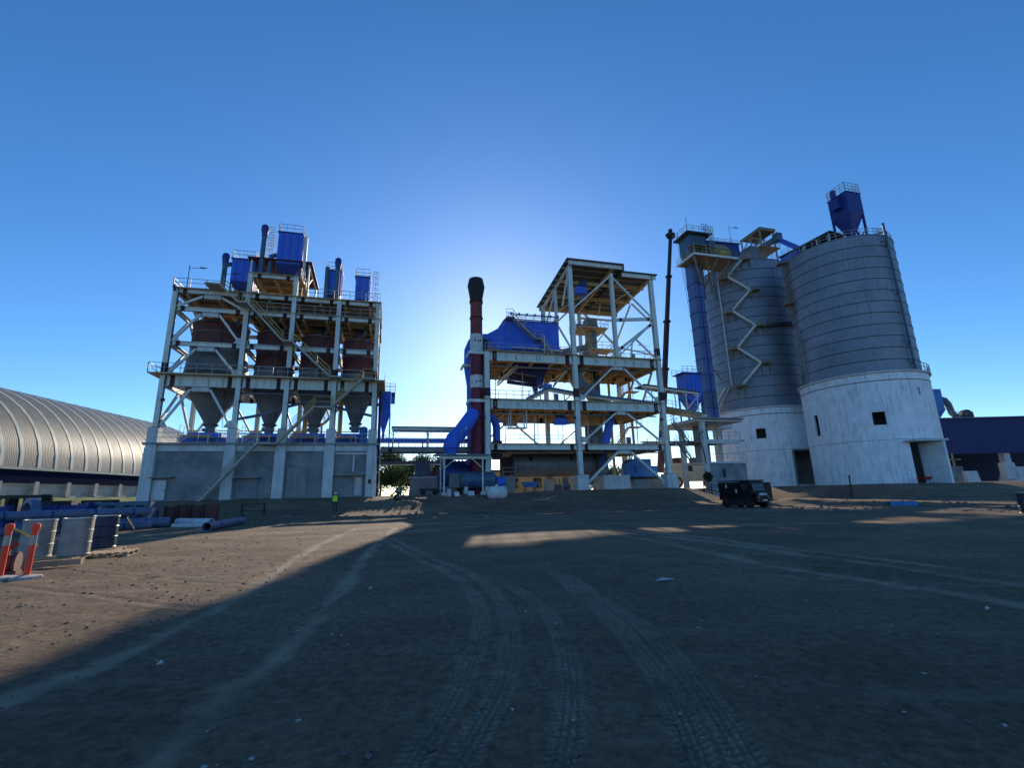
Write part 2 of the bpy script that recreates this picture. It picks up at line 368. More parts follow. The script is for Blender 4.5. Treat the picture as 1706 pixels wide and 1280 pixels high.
DUST = dict(
 G1=([(-6.15, 25.18), (-5.57, 20.76), (-4.12, 13.31), (-2.95, 8.09), (-2.57, 5.88), (-2.49, 4.66), (-2.38, 3.8), (-2.28, 3.28), (-2.2, 2.2)], 0.21),
 G2=([(-8.24, 25.88), (-7.72, 21.05), (-6.14, 13.68), (-4.88, 9.03), (-4.34, 6.14), (-4.23, 4.99), (-4.28, 4.34), (-4.38, 4.08), (-4.6, 3)], 0.20),
 R1=([(3.35, 19.38), (4.93, 13.96), (5.54, 10.46), (6.08, 8.65), (6.46, 7.39), (6.66, 6.6), (6.85, 5.93), (7.2, 4)], 0.22),
 R2=([(4.12, 18.6), (6.14, 14.83), (7.34, 11.26), (7.8, 8.83), (7.99, 7.83), (8.05, 6.9), (8.2, 4)], 0.20),
 R3=([(3.79, 21.86), (7.42, 13.01), (8.19, 10.63), (8.79, 8.57), (9.19, 7.82), (9.6, 5)], 0.20),
 S1=([(-22, 21.5), (-13.36, 21.4), (-9.48, 21.53), (-5.53, 22.66), (0, 25)], 0.28),
 S2=([(-24, 26), (-16, 24.5), (-11.38, 24.43), (-6.52, 26.67), (-1, 29)], 0.28),
 S3=([(-30, 31), (-18, 29.5), (-10, 30), (0, 33), (12, 36)], 0.3),
 S4=([(5, 24), (14, 22), (22, 18), (30, 12)], 0.3),
 S5=([(2, 30), (12, 33), (20, 33), (32, 28)], 0.3))
def smooth_line(pts, n=60):
    p = np.array(pts, float)
    for _ in range(3):
        q = [p[0]]
        for i in range(len(p) - 1): q += [0.75 * p[i] + 0.25 * p[i + 1], 0.25 * p[i] + 0.75 * p[i + 1]]
        q.append(p[-1]); p = np.array(q)
    return p
def line_coords(x, y, line, reach):
    """distance across and along the line for every vertex that is near it"""
    best = np.full(x.shape, 1e9); al = np.zeros(x.shape); sg = np.zeros(x.shape); acc = 0.0
    lo = line.min(0) - reach; hi = line.max(0) + reach
    idx = np.nonzero((x > lo[0]) & (x < hi[0]) & (y > lo[1]) & (y < hi[1]))[0]
    xs, ys = x[idx], y[idx]; b = np.full(xs.shape, 1e9); a = np.zeros(xs.shape); s = np.zeros(xs.shape)
    for i in range(len(line) - 1):
        dx, dy = line[i + 1] - line[i]; L = math.hypot(dx, dy)
        if L < 1e-6: continue
        t = np.clip(((xs - line[i][0]) * dx + (ys - line[i][1]) * dy) / L ** 2, 0, 1)
        ex = xs - line[i][0] - t * dx; ey = ys - line[i][1] - t * dy; d = np.hypot(ex, ey)
        m = d < b; b[m] = d[m]; a[m] = acc + t[m] * L; s[m] = np.sign(dx * ey - dy * ex)[m]
        acc += L
    return idx, b, a, s, acc
def build_ground():
    rr = [0.6]
    while rr[-1] < 2.4: rr.append(rr[-1] * 1.05)
    while rr[-1] < 14: rr.append(rr[-1] * 1.0058)
    while rr[-1] < 75: rr.append(rr[-1] * 1.011)
    while rr[-1] < 4500: rr.append(rr[-1] * 1.09)
    rr = np.array(rr)
    th = np.concatenate([np.arange(-180, -60, 5.0), np.arange(-60, 60, 0.24), np.arange(60, 180, 5.0)])
    nT = len(th); nR = len(rr)
    T, RR = np.meshgrid(np.radians(th), rr); x = (RR * np.sin(T)).ravel(); y = (RR * np.cos(T)).ravel()
    z = terrain(x, y)
    near = 1 - sstep(10, 22, np.hypot(x, y))
    z += near * (0.006 * fbm(x * 4, y * 4, 3) + 0.006 * fbm(x * 14, y * 14, 3))
    dust = np.zeros_like(x)
    for k, pts in TREAD.items():
        L = smooth_line(pts); hw = 0.135
        i, d, a, s, tot = line_coords(x, y, L, 0.4)
        e = np.clip((hw - d) / 0.03, 0, 1)
        fade = sstep(0, 0.8, a) * (0.6 + 0.7 * np.clip(fbm(x[i] * 0.9, y[i] * 0.9, 2) + 0.5, 0, 1))
        q = s * d / hw
        # two shoulder rows of slanted lugs and three centre ribs
        ph = (a / 0.075 + np.abs(q) * 0.9 * np.sign(q)) % 1.0
        lug = ((ph < 0.5) & (np.abs(q) > 0.45)) | ((np.abs(np.abs(q) - 0.22) < 0.10) & ((a / 0.075 + q) % 1.0 < 0.72))
        z[i] += e * fade * (0.012 * lug - 0.012)
        z[i] += np.clip(1 - np.abs(d - hw - 0.03) / 0.05, 0, 1) * fade * 0.010
        dust[i] = np.maximum(dust[i], e * fade * (0.24 + 0.40 * lug) * np.clip(0.8 + 0.8 * fbm(x[i] * 3, y[i] * 3, 3), 0, 1))
    rs = random.Random(21); extra = []
    for k in range(16):
        x0, y0 = rs.uniform(-26, 20), rs.uniform(7, 34); a = rs.uniform(-0.5, 0.5) + (0 if rs.random() < 0.7 else 1.2); b = rs.uniform(-0.05, 0.05); pts = []
        for j in range(9): pts.append((x0, y0)); x0 += 2.6 * math.cos(a); y0 += 2.6 * math.sin(a); a += b
        extra.append((pts, rs.uniform(0.12, 0.2), rs.uniform(0.16, 0.34))); off = rs.choice((1.7, 1.9)); extra.append(([(p[0] - off * math.sin(a), p[1] + off * math.cos(a)) for p in pts], extra[-1][1], extra[-1][2] * 0.8))
    for (pts, hw, k_) in [(p, h * (1.35 if n[0] == 'R' else 1.1), 0.60 if n[0] == 'R' else 0.75) for n, (p, h) in DUST.items()] + extra:
        L = smooth_line(pts); i, d, a, s, tot = line_coords(x, y, L, 1.2)
        hw2 = hw * (0.85 + 0.5 * fbm(a * 0.7, a * 0.1 + hw * 50, 2))
        e = np.clip((hw2 - d) / (0.7 * hw) + 0.9 * fbm(x[i] * 5, y[i] * 5, 3), 0, 1) * (d < hw * 2.2)
        z[i] -= e * 0.012
        z[i] += np.clip(1 - np.abs(d - hw - 0.05) / 0.09, 0, 1) * 0.012
        dust[i] = np.maximum(dust[i], e * k_ * np.clip(0.8 + 0.8 * fbm(x[i] * 1.3, y[i] * 1.3, 3), 0, 1))
    v = np.stack([x, y, z], 1)
    idx = np.arange(nR * nT).reshape(nR, nT)
    a = idx[:-1, :]; b = np.roll(idx, -1, 1)[:-1, :]; c = np.roll(idx, -1, 1)[1:, :]; d = idx[1:, :]
    F = np.stack([a, b, c, d], -1).reshape(-1, 4)
    me = bpy.data.meshes.new('ground')
    nv = len(v) + 1
    me.vertices.add(nv); co = np.concatenate([v, [[0, 0, float(terrain(np.array([0.0]), np.array([0.0]))[0])]]]); me.vertices.foreach_set('co', co.ravel())
    tri = np.stack([idx[0, :], np.full(nT, nv - 1), np.roll(idx[0, :], -1)], -1)
    loops = np.concatenate([F[:, ::-1].ravel(), tri[:, ::-1].ravel()])
    me.loops.add(len(loops)); me.loops.foreach_set('vertex_index', loops)
    starts = np.concatenate([np.arange(len(F)) * 4, len(F) * 4 + np.arange(nT) * 3])
    me.polygons.add(len(F) + nT); me.polygons.foreach_set('loop_start', starts)
    me.update(calc_edges=True); me.validate()
    me.polygons.foreach_set('use_smooth', [True] * len(me.polygons))
    at = me.attributes.new('dust', 'FLOAT', 'POINT'); at.data.foreach_set('value', np.concatenate([dust, [0]]))
    o = bpy.data.objects.new('ground', me); col.objects.link(o); o['kind'] = 'structure'; o['label'] = 'dark stony dirt yard with tyre tracks'
    m = bpy.data.materials.new('dirt'); m.use_nodes = True; nt = m.node_tree; Lk = nt.links; B = nt.nodes['Principled BSDF']
    B.inputs['Roughness'].default_value = 0.95; B.inputs['Specular IOR Level'].default_value = 0.15
    tc = nd(nt, 'ShaderNodeTexCoord')
    def noise(s, det=8, ro=0.65):
        n = nd(nt, 'ShaderNodeTexNoise'); n.inputs['Scale'].default_value = s; n.inputs['Detail'].default_value = det; n.inputs['Roughness'].default_value = ro
        Lk.new(tc.outputs['Object'], n.inputs['Vector']); return n.outputs['Fac']
    def ramp(f, p0, p1, c0, c1):
        r = nd(nt, 'ShaderNodeValToRGB'); r.color_ramp.elements[0].position = p0; r.color_ramp.elements[1].position = p1
        r.color_ramp.elements[0].color = (*c0, 1); r.color_ramp.elements[1].color = (*c1, 1); Lk.new(f, r.inputs['Fac']); return r.outputs['Color']
    def mix(f, c1, c2, bt='MIX'):
        x = nd(nt, 'ShaderNodeMix', data_type='RGBA', blend_type=bt)
        if isinstance(f, float): x.inputs[0].default_value = f
        else: Lk.new(f, x.inputs[0])
        for s, c in ((6, c1), (7, c2)):
            if isinstance(c, tuple): x.inputs[s].default_value = (*c, 1)
            else: Lk.new(c, x.inputs[s])
        return x.outputs[2]
    base = ramp(noise(0.35), 0.32, 0.68, (0.165, 0.118, 0.080), (0.31, 0.222, 0.148))
    fine = ramp(noise(9.0, 9, 0.75), 0.35, 0.72, (0.5, 0.5, 0.51), (1.5, 1.47, 1.41))
    c = mix(1.0, base, fine, 'MULTIPLY')
    patch = ramp(noise(1.1, 5, 0.6), 0.60, 0.74, (0, 0, 0), (0.55, 0.55, 0.55))
    c = mix(patch, c, (0.34, 0.255, 0.175))
    mp = nd(nt, 'ShaderNodeMapping'); mp.inputs['Scale'].default_value = (0.22, 1.1, 1.0); mp.inputs['Rotation'].default_value = (0, 0, 0.25); Lk.new(tc.outputs['Object'], mp.inputs['Vector'])
    ns = nd(nt, 'ShaderNodeTexNoise'); ns.inputs['Scale'].default_value = 1.5; ns.inputs['Detail'].default_value = 9; ns.inputs['Roughness'].default_value = 0.7; Lk.new(mp.outputs[0], ns.inputs['Vector'])
    c = mix(ramp(ns.outputs['Fac'], 0.54, 0.70, (0, 0, 0), (0.6, 0.6, 0.6)), c, (0.33, 0.245, 0.165))
    c = mix(ramp(noise(0.16, 6, 0.6), 0.50, 0.66, (0, 0, 0), (0.55, 0.55, 0.55)), c, (0.105, 0.078, 0.057))
    vo = nd(nt, 'ShaderNodeTexVoronoi'); vo.inputs['Scale'].default_value = 26; Lk.new(tc.outputs['Object'], vo.inputs['Vector'])
    peb = ramp(vo.outputs['Distance'], 0.10, 0.30, (1, 1, 1), (0, 0, 0))
    sel = ramp(noise(3.0, 3), 0.52, 0.64, (0, 0, 0), (0.65, 0.65, 0.65))
    pm_ = mix(1.0, peb, sel, 'MULTIPLY')
    c = mix(pm_, c, (0.32, 0.28, 0.23))
    at2 = nd(nt, 'ShaderNodeAttribute', attribute_name='dust')
    c = mix(at2.outputs['Fac'], c, (0.52, 0.405, 0.28))
    Lk.new(c, B.inputs['Base Color'])
    b1 = nd(nt, 'ShaderNodeBump'); b1.inputs['Strength'].default_value = 0.85; b1.inputs['Distance'].default_value = 0.07; Lk.new(noise(9.0, 12, 0.8), b1.inputs['Height'])
    b2 = nd(nt, 'ShaderNodeBump'); b2.inputs['Strength'].default_value = 0.6; b2.inputs['Distance'].default_value = 0.02; Lk.new(pm_, b2.inputs['Height']); Lk.new(b1.outputs[0], b2.inputs['Normal'])
    Lk.new(b2.outputs[0], B.inputs['Normal'])
    me.materials.append(m)
    return o
build_ground()
# ---------------------------------------------------------------- shared builders for the plant
def column(parent, u, w, z0, z1, s=0.5, bands=(), d=None):
    d = d or s
    m = MB(); t = 0.06
    m.box(u - s / 2, u + s / 2, w - d / 2, w - d / 2 + t, z0, z1).box(u - s / 2, u + s / 2, w + d / 2 - t, w + d / 2, z0, z1)
    m.box(u - 0.06, u + 0.06, w - d / 2 + t, w + d / 2 - t, z0, z1)
    m.box(u - s / 2 + 0.05, u - 0.06, w - d / 2 + t, w - d / 2 + 2 * t, z0, z1)
    o = part('column', m, 'steel', parent)
    for a, b in bands:
        part('primer_band', MB().box(u - s / 2 - 0.01, u + s / 2 + 0.01, w - d / 2 - 0.01, w + d / 2 + 0.01, a, b), 'primer', o)
    return o
def beam(parent, p, q, wd, ht, bands=True, mat='steel', bl=0.45, stiff=0):
    """I-beam between two points; bands of bare primer near both ends"""
    p, q = Vector(p), Vector(q); m = MB().ib(p, q, wd, ht, 0.06)
    d = (q - p).normalized(); L = (q - p).length
    n = int(L / stiff) if stiff else 0
    for k in range(1, n):
        c = p.lerp(q, k / n); m.bar(c - d * 0.015, c + d * 0.015, wd * 0.96, ht - 0.12)
    o = part('beam', m, mat, parent)
    if bands:
        for a in (0.45, L - 0.45 - bl):
            part('primer_band', MB().ib(p + d * a, p + d * (a + bl), wd + 0.02, ht + 0.02, 0.075), 'primer', o)
    return o
def brace(parent, p, q, s=0.22, mat='steel'):
    return part('brace', MB().bar(p, q, s, s, (0, 1, 0)), mat, parent)
def chevron(parent, u0, u1, w, zt, zb, gw=1.1, s=0.24, gus=True, mat='steel'):
    um = (u0 + u1) / 2
    if gus:
        g = part('gusset', MB().hull([(um - gw, w - 0.05, zt), (um + gw, w - 0.05, zt), (um + gw * 0.8, w - 0.05, zt - 0.5), (um - gw * 0.8, w - 0.05, zt - 0.5)],
                                     [(um - gw, w + 0.05, zt), (um + gw, w + 0.05, zt), (um + gw * 0.8, w + 0.05, zt - 0.5), (um - gw * 0.8, w + 0.05, zt - 0.5)]), 'gusset', parent)
        for sgn in (-1, 1):
            part('bolt_plate', MB().box(um + sgn * gw - 0.22, um + sgn * gw + 0.22, w - 0.08, w + 0.08, zt - 0.42, zt - 0.02), 'primer', g)
    for ue, sg in ((u0, -1), (u1, 1)): part('end_gusset', MB().hull([(ue - sg * 0.75, w - 0.04, zb - 0.05), (ue + sg * 0.12, w - 0.04, zb - 0.15), (ue + sg * 0.12, w - 0.04, zb + 0.75), (ue - sg * 0.3, w - 0.04, zb + 0.7)], [(ue - sg * 0.75, w + 0.04, zb - 0.05), (ue + sg * 0.12, w + 0.04, zb - 0.15), (ue + sg * 0.12, w + 0.04, zb + 0.75), (ue - sg * 0.3, w + 0.04, zb + 0.7)]), 'gusset', parent)
    brace(parent, (um - gw * 0.9, w, zt - 0.25), (u0, w, zb), s, mat); brace(parent, (um + gw * 0.9, w, zt - 0.25), (u1, w, zb), s, mat)
def deck(parent, u0, u1, w0, w1, z, joists=4, cross=3, t=0.12, mat='deck_plate', jh=0.35):
    part('deck', MB().box(u0, u1, w0, w1, z - t, z), mat, parent)
    for k in range(joists):
        w = w0 + (w1 - w0) * (k + 0.5) / joists
        part('joist', MB().ib((u0 + 0.3, w, z - t - jh / 2 - 0.004), (u1 - 0.3, w, z - t - jh / 2 - 0.004), 0.2, jh, 0.04), 'joist', parent)
    for k in range(cross):
        u = u0 + (u1 - u0) * (k + 0.5) / cross
        part('joist', MB().ib((u, w0 + 0.3, z - t - jh - 0.16), (u, w1 - 0.3, z - t - jh - 0.16), 0.24, 0.5, 0.045), 'joist', parent)
def railing(parent, pts, mat='rail', h=1.1, sp=1.8): return part('railing', MB().rail(pts, h, sp), mat, parent)
def flight(parent, p, q, width=0.8, mat='stair_steel', rmat='rail', off=(0, 1, 0), both=True):
    """one stair flight: two stringers, treads and handrails; p low, q high, off = across direction"""
    p, q, o = Vector(p), Vector(q), Vector(off).normalized() * width
    for a in (Vector((0, 0, 0)), o):
        part('stringer', MB().bar(p + a, q + a, 0.05, 0.20), mat, parent)
    n = max(3, int((q.z - p.z) / 0.24)); m = MB(); d = Vector((q.x - p.x, q.y - p.y, 0)).normalized() * 0.14
    for k in range(1, n + 1):
        c = p.lerp(q, (k - 0.5) / n) + o / 2; m.bar(c - o / 2, c + o / 2, 0.27, 0.04)
    part('treads', m, mat, parent, kind='stuff')
    m = MB()
    for a in ((Vector((0, 0, 0)), o) if both else (Vector((0, 0, 0)),)):
        for f in (0.55, 1.05): m.bar(p + a + Vector((0, 0, f)), q + a + Vector((0, 0, f)), 0.05, 0.05)
        k = max(2, int((q - p).length / 1.6))
        for j in range(k + 1):
            c = p.lerp(q, j / k) + a; m.bar(c, c + Vector((0, 0, 1.05)), 0.05, 0.05)
    part('handrail', m, rmat, parent)
def landing(parent, u0, u1, w0, w1, z, rails=True, mat='stair_steel', rmat='rail'):
    part('landing', MB().box(u0, u1, w0, w1, z - 0.16, z), mat, parent)
    if rails: railing(parent, [(u0, w0, z), (u1, w0, z)], rmat)
def ladder(parent, p, z1, dirn=(0, -1, 0), cage=True, mat='rail'):
    """vertical ladder with safety hoops; p foot, dirn = side away from the wall"""
    p = Vector(p); d = Vector(dirn).normalized(); a = d.cross(Vector((0, 0, 1))).normalized() * 0.25; m = MB(); H = z1 - p.z
    for s in (-1, 1): m.bar(p + a * s, p + a * s + Vector((0, 0, H)), 0.05, 0.05)
    for k in range(int(H / 0.3)): c = p + Vector((0, 0, 0.3 * k + 0.2)); m.bar(c - a, c + a, 0.03, 0.03)
    o = part('ladder', m, mat, parent)
    if cage:
        m = MB(); hoops = max(2, int((H - 2.2) / 0.8))
        pts = [a * 1.4, a * 1.5 + d * 0.35, a * 0.8 + d * 0.7, a * -0.8 + d * 0.7, a * -1.5 + d * 0.35, a * -1.4]
        for k in range(hoops + 1):
            c = p + Vector((0, 0, 2.2 + (H - 2.2) * k / hoops))
            for i in range(5): m.bar(c + pts[i], c + pts[i + 1], 0.05, 0.05)
        for i in range(1, 5): m.bar(p + pts[i] + Vector((0, 0, 2.2)), p + pts[i] + Vector((0, 0, H)), 0.04, 0.04)
        part('cage', m, mat, o)
    return o
def casing(parent, u0, u1, w0, w1, z0, z1, mat='blue', ribs=0, name='casing', sideribs=0):
    o = part(name, MB().box(u0, u1, w0, w1, z0, z1), mat, parent)
    for k in range(ribs):
        u = u0 + (u1 - u0) * (k + 0.5) / ribs
        part('rib', MB().box(u - 0.07, u + 0.07, w0 - 0.09, w0 + 0.02, z0 + 0.05, z1 - 0.05), mat, o)
    for k in range(sideribs):
        w = w0 + (w1 - w0) * (k + 0.5) / sideribs
        part('rib', MB().box(u1 - 0.02, u1 + 0.08, w - 0.06, w + 0.06, z0 + 0.05, z1 - 0.05), mat, o)
    return o
def vent(name, label, u, w, z0, z1, r, mat='blue_grey', group=None):
    t = thing(name, label, 'vent stack', (u, w, z0), group)
    part('pipe', MB().lathe(u, w, [(r, z0), (r, z1 - 1.5)], 18), mat, t)
    part('flange', MB().lathe(u, w, [(r * 1.25, z1 - 1.56), (r * 1.25, z1 - 1.44)], 18), mat, t)
    part('cowl', MB().lathe(u, w, [(r, z1 - 1.45), (r * 1.55, z1 - 0.7), (r * 1.5, z1 - 0.25), (r * 1.0, z1)], 18), 'blue_dark', t)
    return t
def lamp_post(label, u, w, z, h, arm=1.2, dirn=1):
    t = thing('lamp_post', label, 'lamp', (u, w, z), 'small lamps on the roofs')
    part('pole', MB().tube((u, w, z), (u, w, z + h), 0.05, 0.04, 8), 'black', t)
    part('arm', MB().path([(u, w, z + h - 0.5), (u + dirn * arm * 0.6, w, z + h - 0.3), (u + dirn * arm, w, z + h - 0.25)], 0.03, 6), 'black', t)
    part('lamp_head', MB().hull([(u + dirn * arm * 0.85, w - 0.12, z + h - 0.3), (u + dirn * (arm + 0.5), w - 0.1, z + h - 0.27), (u + dirn * (arm + 0.5), w + 0.1, z + h - 0.27), (u + dirn * arm * 0.85, w + 0.12, z + h - 0.3)],
                                [(u + dirn * arm * 0.85, w - 0.1, z + h - 0.2), (u + dirn * (arm + 0.5), w - 0.08, z + h - 0.22), (u + dirn * (arm + 0.5), w + 0.08, z + h - 0.22), (u + dirn * arm * 0.85, w + 0.1, z + h - 0.2)]), 'black', t)
# ---------------------------------------------------------------- bin tower on the left
U = [-24.4, -16.8, -11.7, -6.5, -1.8]; WF, WR = 58.6, 68.0
G0 = 1.3
T = thing('bin_tower', 'open steel frame tower with four hoppers above a grey block ground storey', 'tower', (-13.1, 63.3, 1.6))
tops = [25.8, 28.5, 28.4, 25.7, 25.7]
for i, u in enumerate(U):
    for w in (WF, WR):
        m = MB().box(u - 0.55, u + 0.55, w - 0.6, w + 0.6, G0, 7.2).box(u - 0.5, u + 0.5, w - 0.52, w + 0.52, 7.2, 9.4)
        pier = part('pier', m, 'concrete', T)
        part('base_plate', MB().box(u - 0.42, u + 0.42, w - 0.42, w + 0.42, 9.4, 9.46), 'primer', pier)
        column(T, u, w, 9.46, tops[i] if w == WF else min(tops[i], 28.4), 0.5, bands=((15.4, 16.7),) if i in (0, 2, 3, 4) else ())
for i in range(4):
    a, b = U[i], U[i + 1]
    wall = part('block_infill_wall', MB().box(a + 0.55, b - 0.55, WF - 0.12, WF + 0.12, G0, 6.86), 'block_wall', T)
    part('block_infill_wall', MB().box(a + 0.55, b - 0.55, WR - 0.12, WR + 0.12, G0, 6.86), 'block_wall', T)
    part('ring_beam', MB().box(a + 0.55, b - 0.55, WF - 0.3, WF + 0.3, 6.86, 7.55), 'concrete', T)
    part('ring_beam', MB().box(a + 0.55, b - 0.55, WR - 0.3, WR + 0.3, 6.86, 7.55), 'concrete', T)
    for w in (WF, WR):
        beam(T, (a + 0.26, w, 14.7), (b - 0.26, w, 14.7), 0.4, 1.2, stiff=1.4)
        beam(T, (a + 0.26, w, 19.1), (b - 0.26, w, 19.1), 0.35, 0.5)
        beam(T, (a + 0.26, w, 23.3), (b - 0.26, w, 23.3), 0.35, 0.5)
        beam(T, (a + 0.26, w, 25.5), (b - 0.26, w, 25.5), 0.35, 0.5)
for u in U:
    for z, h in ((14.7, 1.2), (19.1, 0.5), (23.3, 0.5), (25.5, 0.5)):
        beam(T, (u, WF + 0.27, z), (u, WR - 0.27, z), 0.35, h, bands=False)
for u in (U[0], U[4]):
    part('block_infill_wall', MB().box(u - 0.12, u + 0.12, WF + 0.6, WR - 0.6, G0, 6.86), 'block_wall', T)
    part('ring_beam', MB().box(u - 0.3, u + 0.3, WF + 0.6, WR - 0.6, 6.86, 7.55), 'concrete', T)
    for zt, zb in ((25.2, 23.6), (23.0, 19.4), (18.8, 15.4), (14.0, 9.8)):
        wm = (WF + WR) / 2
        brace(T, (u, wm - 0.4, zt), (u, WF + 0.3, zb), 0.24); brace(T, (u, wm + 0.4, zt), (u, WR - 0.3, zb), 0.24)
part('floor_slab', MB().box(-25.2, -1.0, 58.0, 68.8, 7.56, 7.78), 'concrete_dark', T)
for zt, zb in ((25.2, 23.6), (23.0, 19.4), (18.8, 15.5), (14.05, 9.6)):
    chevron(T, U[0] + 0.35, U[1] - 0.35, WF, zt, zb)
    chevron(T, U[0] + 0.35, U[1] - 0.35, WR, zt, zb)
for i in (1, 2):
    chevron(T, U[i] + 0.3, U[i + 1] - 0.3, WR, 14.05, 9.6, 0.7, 0.22, False); chevron(T, U[i] + 0.3, U[i + 1] - 0.3, WR, 18.8, 15.5, 0.7, 0.2, False)
# decks (the hopper deck is open where the bins pass)
part('walkway', MB().box(-25.6, -0.6, 57.6, 58.9, 15.32, 15.44), 'joist', T)
part('walkway', MB().box(-25.6, -0.6, 67.7, 69.0, 15.32, 15.44), 'joist', T)
for u in U[1:4]: part('walkway', MB().box(u - 0.9, u + 0.9, 58.9, 67.7, 15.33, 15.43), 'deck_plate', T)
for a, b in ((-25.6, -24.2), (-2.0, -0.6)): part('walkway', MB().box(a, b, 58.9, 67.7, 15.33, 15.43), 'deck_plate', T)
railing(T, [(-25.6, 57.65, 15.44), (-6.9, 57.65, 15.44)], sp=1.5); railing(T, [(-5.6, 57.65, 15.44), (-3.2, 57.65, 15.44)]); railing(T, [(-25.55, 57.65, 15.44), (-25.55, 68.9, 15.44), (-0.65, 68.9, 15.44), (-0.65, 59, 15.44)])
deck(T, U[1] - 0.2, U[4] + 0.4, 58.3, 68.3, 23.62, 5, 6)
deck(T, U[0] - 0.3, U[4] + 0.4, 58.2, 68.4, 25.84, 6, 8)
deck(T, U[1] - 0.3, U[2] + 0.6, 58.3, 68.3, 28.5, 5, 3)
beam(T, (U[1] + 0.26, WF, 28.2), (U[2] - 0.26, WF, 28.2), 0.35, 0.45); beam(T, (U[1] + 0.26, WR, 28.2), (U[2] - 0.26, WR, 28.2), 0.35, 0.45)
railing(T, [(-24.6, 58.25, 25.84), (-19.6, 58.25, 25.84)]); railing(T, [(-24.65, 58.25, 25.84), (-24.65, 68.3, 25.84), (-1.5, 68.3, 25.84), (-1.5, 58.25, 25.84), (-10.9, 58.25, 25.84)])
railing(T, [(-11.2, 58.4, 28.5), (-11.2, 64, 28.5)])
railing(T, [(U[1] + 0.4, 58.4, 23.62), (-2.2, 58.4, 23.62)])
railing(T, [(-24, 58.15, 7.78), (-14.2, 58.15, 7.78)]); railing(T, [(-11.5, 58.15, 7.78), (-2.4, 58.15, 7.78)]); railing(T, [(-24.9, 68.7, 7.78), (-1.2, 68.7, 7.78)])
# doors and canopies in the ground storey
def tower_door(u0, u1, z0, z1, mat, cu0, cu1, cz):
    d = part('door', MB().box(u0, u1, 58.38, 58.47, z0, z1), mat, T)
    part('door_frame', MB().box(u0 - 0.08, u0, 58.36, 58.48, z0, z1 + 0.08).box(u1, u1 + 0.08, 58.36, 58.48, z0, z1 + 0.08).box(u0, u1, 58.36, 58.48, z1, z1 + 0.08), 'concrete_dark', d)
    part('door_handle', MB().box(u1 - 0.16, u1 - 0.06, 58.3, 58.38, z0 + 1.0, z0 + 1.08), 'black', d)
    part('canopy_slab', MB().box(cu0, cu1, 57.6, 58.48, cz, cz + 0.12), 'concrete_dark', T)
    return d
d = tower_door(-3.55, -2.75, 1.75, 3.85, 'tarp', -5.9, -2.4, 4.05)
part('door_window', MB().box(-3.3, -3.1, 58.36, 58.39, 2.9, 3.6), 'glass', d)
tower_door(-23.8, -22.6, 1.75, 3.8, 'pipe_white', -24.0, -21.9, 4.05)
tower_door(-15.7, -13.9, 1.75, 3.7, 'block_wall_pale', -16.0, -13.5, 3.9)
part('patched_wall_panel', MB().box(-10.9, -8.7, 58.4, 58.47, 1.7, 5.0), 'concrete_dark', T)
part('lintel', MB().box(-6.0, -2.4, 58.33, 58.47, 3.9, 4.04), 'concrete_dark', T)
part('lintel', MB().box(-3.9, -3.7, 58.35, 58.47, 4.5, 6.5), 'concrete', T)
part('lintel', MB().box(-5.9, -2.4, 58.35, 58.47, 6.5, 6.7), 'concrete', T)
part('wall_lamp', MB().box(-2.05, -1.75, 57.85, 58.0, 3.1, 3.6), 'black', T)
# ---- the four bins
def storage_bin(label, u, r, z_rust, zt, zb, w=63.3, fl=0.12):
    t = thing('storage_bin', label, 'hopper bin', (u, w, 9.0), 'hopper bins in the steel tower')
    part('upper_shell', MB().lathe(u, w, [(r, z_rust), (r, zt - 0.35), (r * 0.9, zt)], 36), 'rust_bin', t)
    part('lower_shell', MB().lathe(u, w, [(r, 15.6), (r, 16.2), (r + fl, 16.5), (r, z_rust - 0.02)], 36), 'bin_grey', t)
    for z in (z_rust, z_rust + (zt - z_rust) * 0.5, 16.4, zt - 0.36): part('stiffener_ring', MB().lathe(u, w, [(r + 0.01, z - 0.06), (r + 0.1, z - 0.06), (r + 0.1, z + 0.06), (r + 0.01, z + 0.06)], 36, False, False), 'bin_grey', t)
    for k in range(8):
        a = R(45 * k + 12); part('bracket', MB().bar((u + (r + 0.12) * math.cos(a), w + (r + 0.12) * math.sin(a), 15.45), (u + (r + 0.12) * math.cos(a), w + (r + 0.12) * math.sin(a), 16.3), 0.16, 0.16), 'bin_grey', t)
    part('cone', MB().lathe(u, w, [(r * 0.985, 15.6), (r * 0.985, 14.6), (0.62, zb + 0.3), (0.62, zb)], 36), 'bin_grey', t)
    part('cone_flange', MB().lathe(u, w, [(0.85, zb + 0.15), (0.85, zb + 0.3)], 24), 'seam', t)
    part('outlet', MB().lathe(u, w, [(0.5, zb), (0.5, zb - 0.9)], 20), 'duct_grey', t)
    part('gate_valve', MB().box(u - 0.7, u + 0.7, w - 0.5, w + 0.5, zb - 0.55, zb - 0.2), 'duct_grey', t)
    part('filling_pipe', MB().lathe(u, w - 0.6, [(0.42, zt - 0.2), (0.42, 23.4)], 14), 'blue_grey', t)
    part('roof_ladder', MB().bar((u + 0.25 * r, w - r - 0.05, z_rust - 2), (u + 0.25 * r, w - r - 0.05, zt - 0.3), 0.3, 0.05), 'rust_bin', t)
storage_bin('largest hopper bin, rusty top over a wide grey cone, in the leftmost bay', -20.7, 3.05, 19.75, 23.05, 10.2, fl=0.4)
storage_bin('rusty hopper bin in the second bay from the left', -14.25, 2.25, 17.4, 22.4, 10.3)
storage_bin('rusty hopper bin in the third bay, behind the upper staircase', -9.1, 2.2, 17.4, 22.2, 10.3)
storage_bin('rusty hopper bin in the rightmost bay of the tower', -4.15, 2.0, 17.0, 22.0, 10.6)
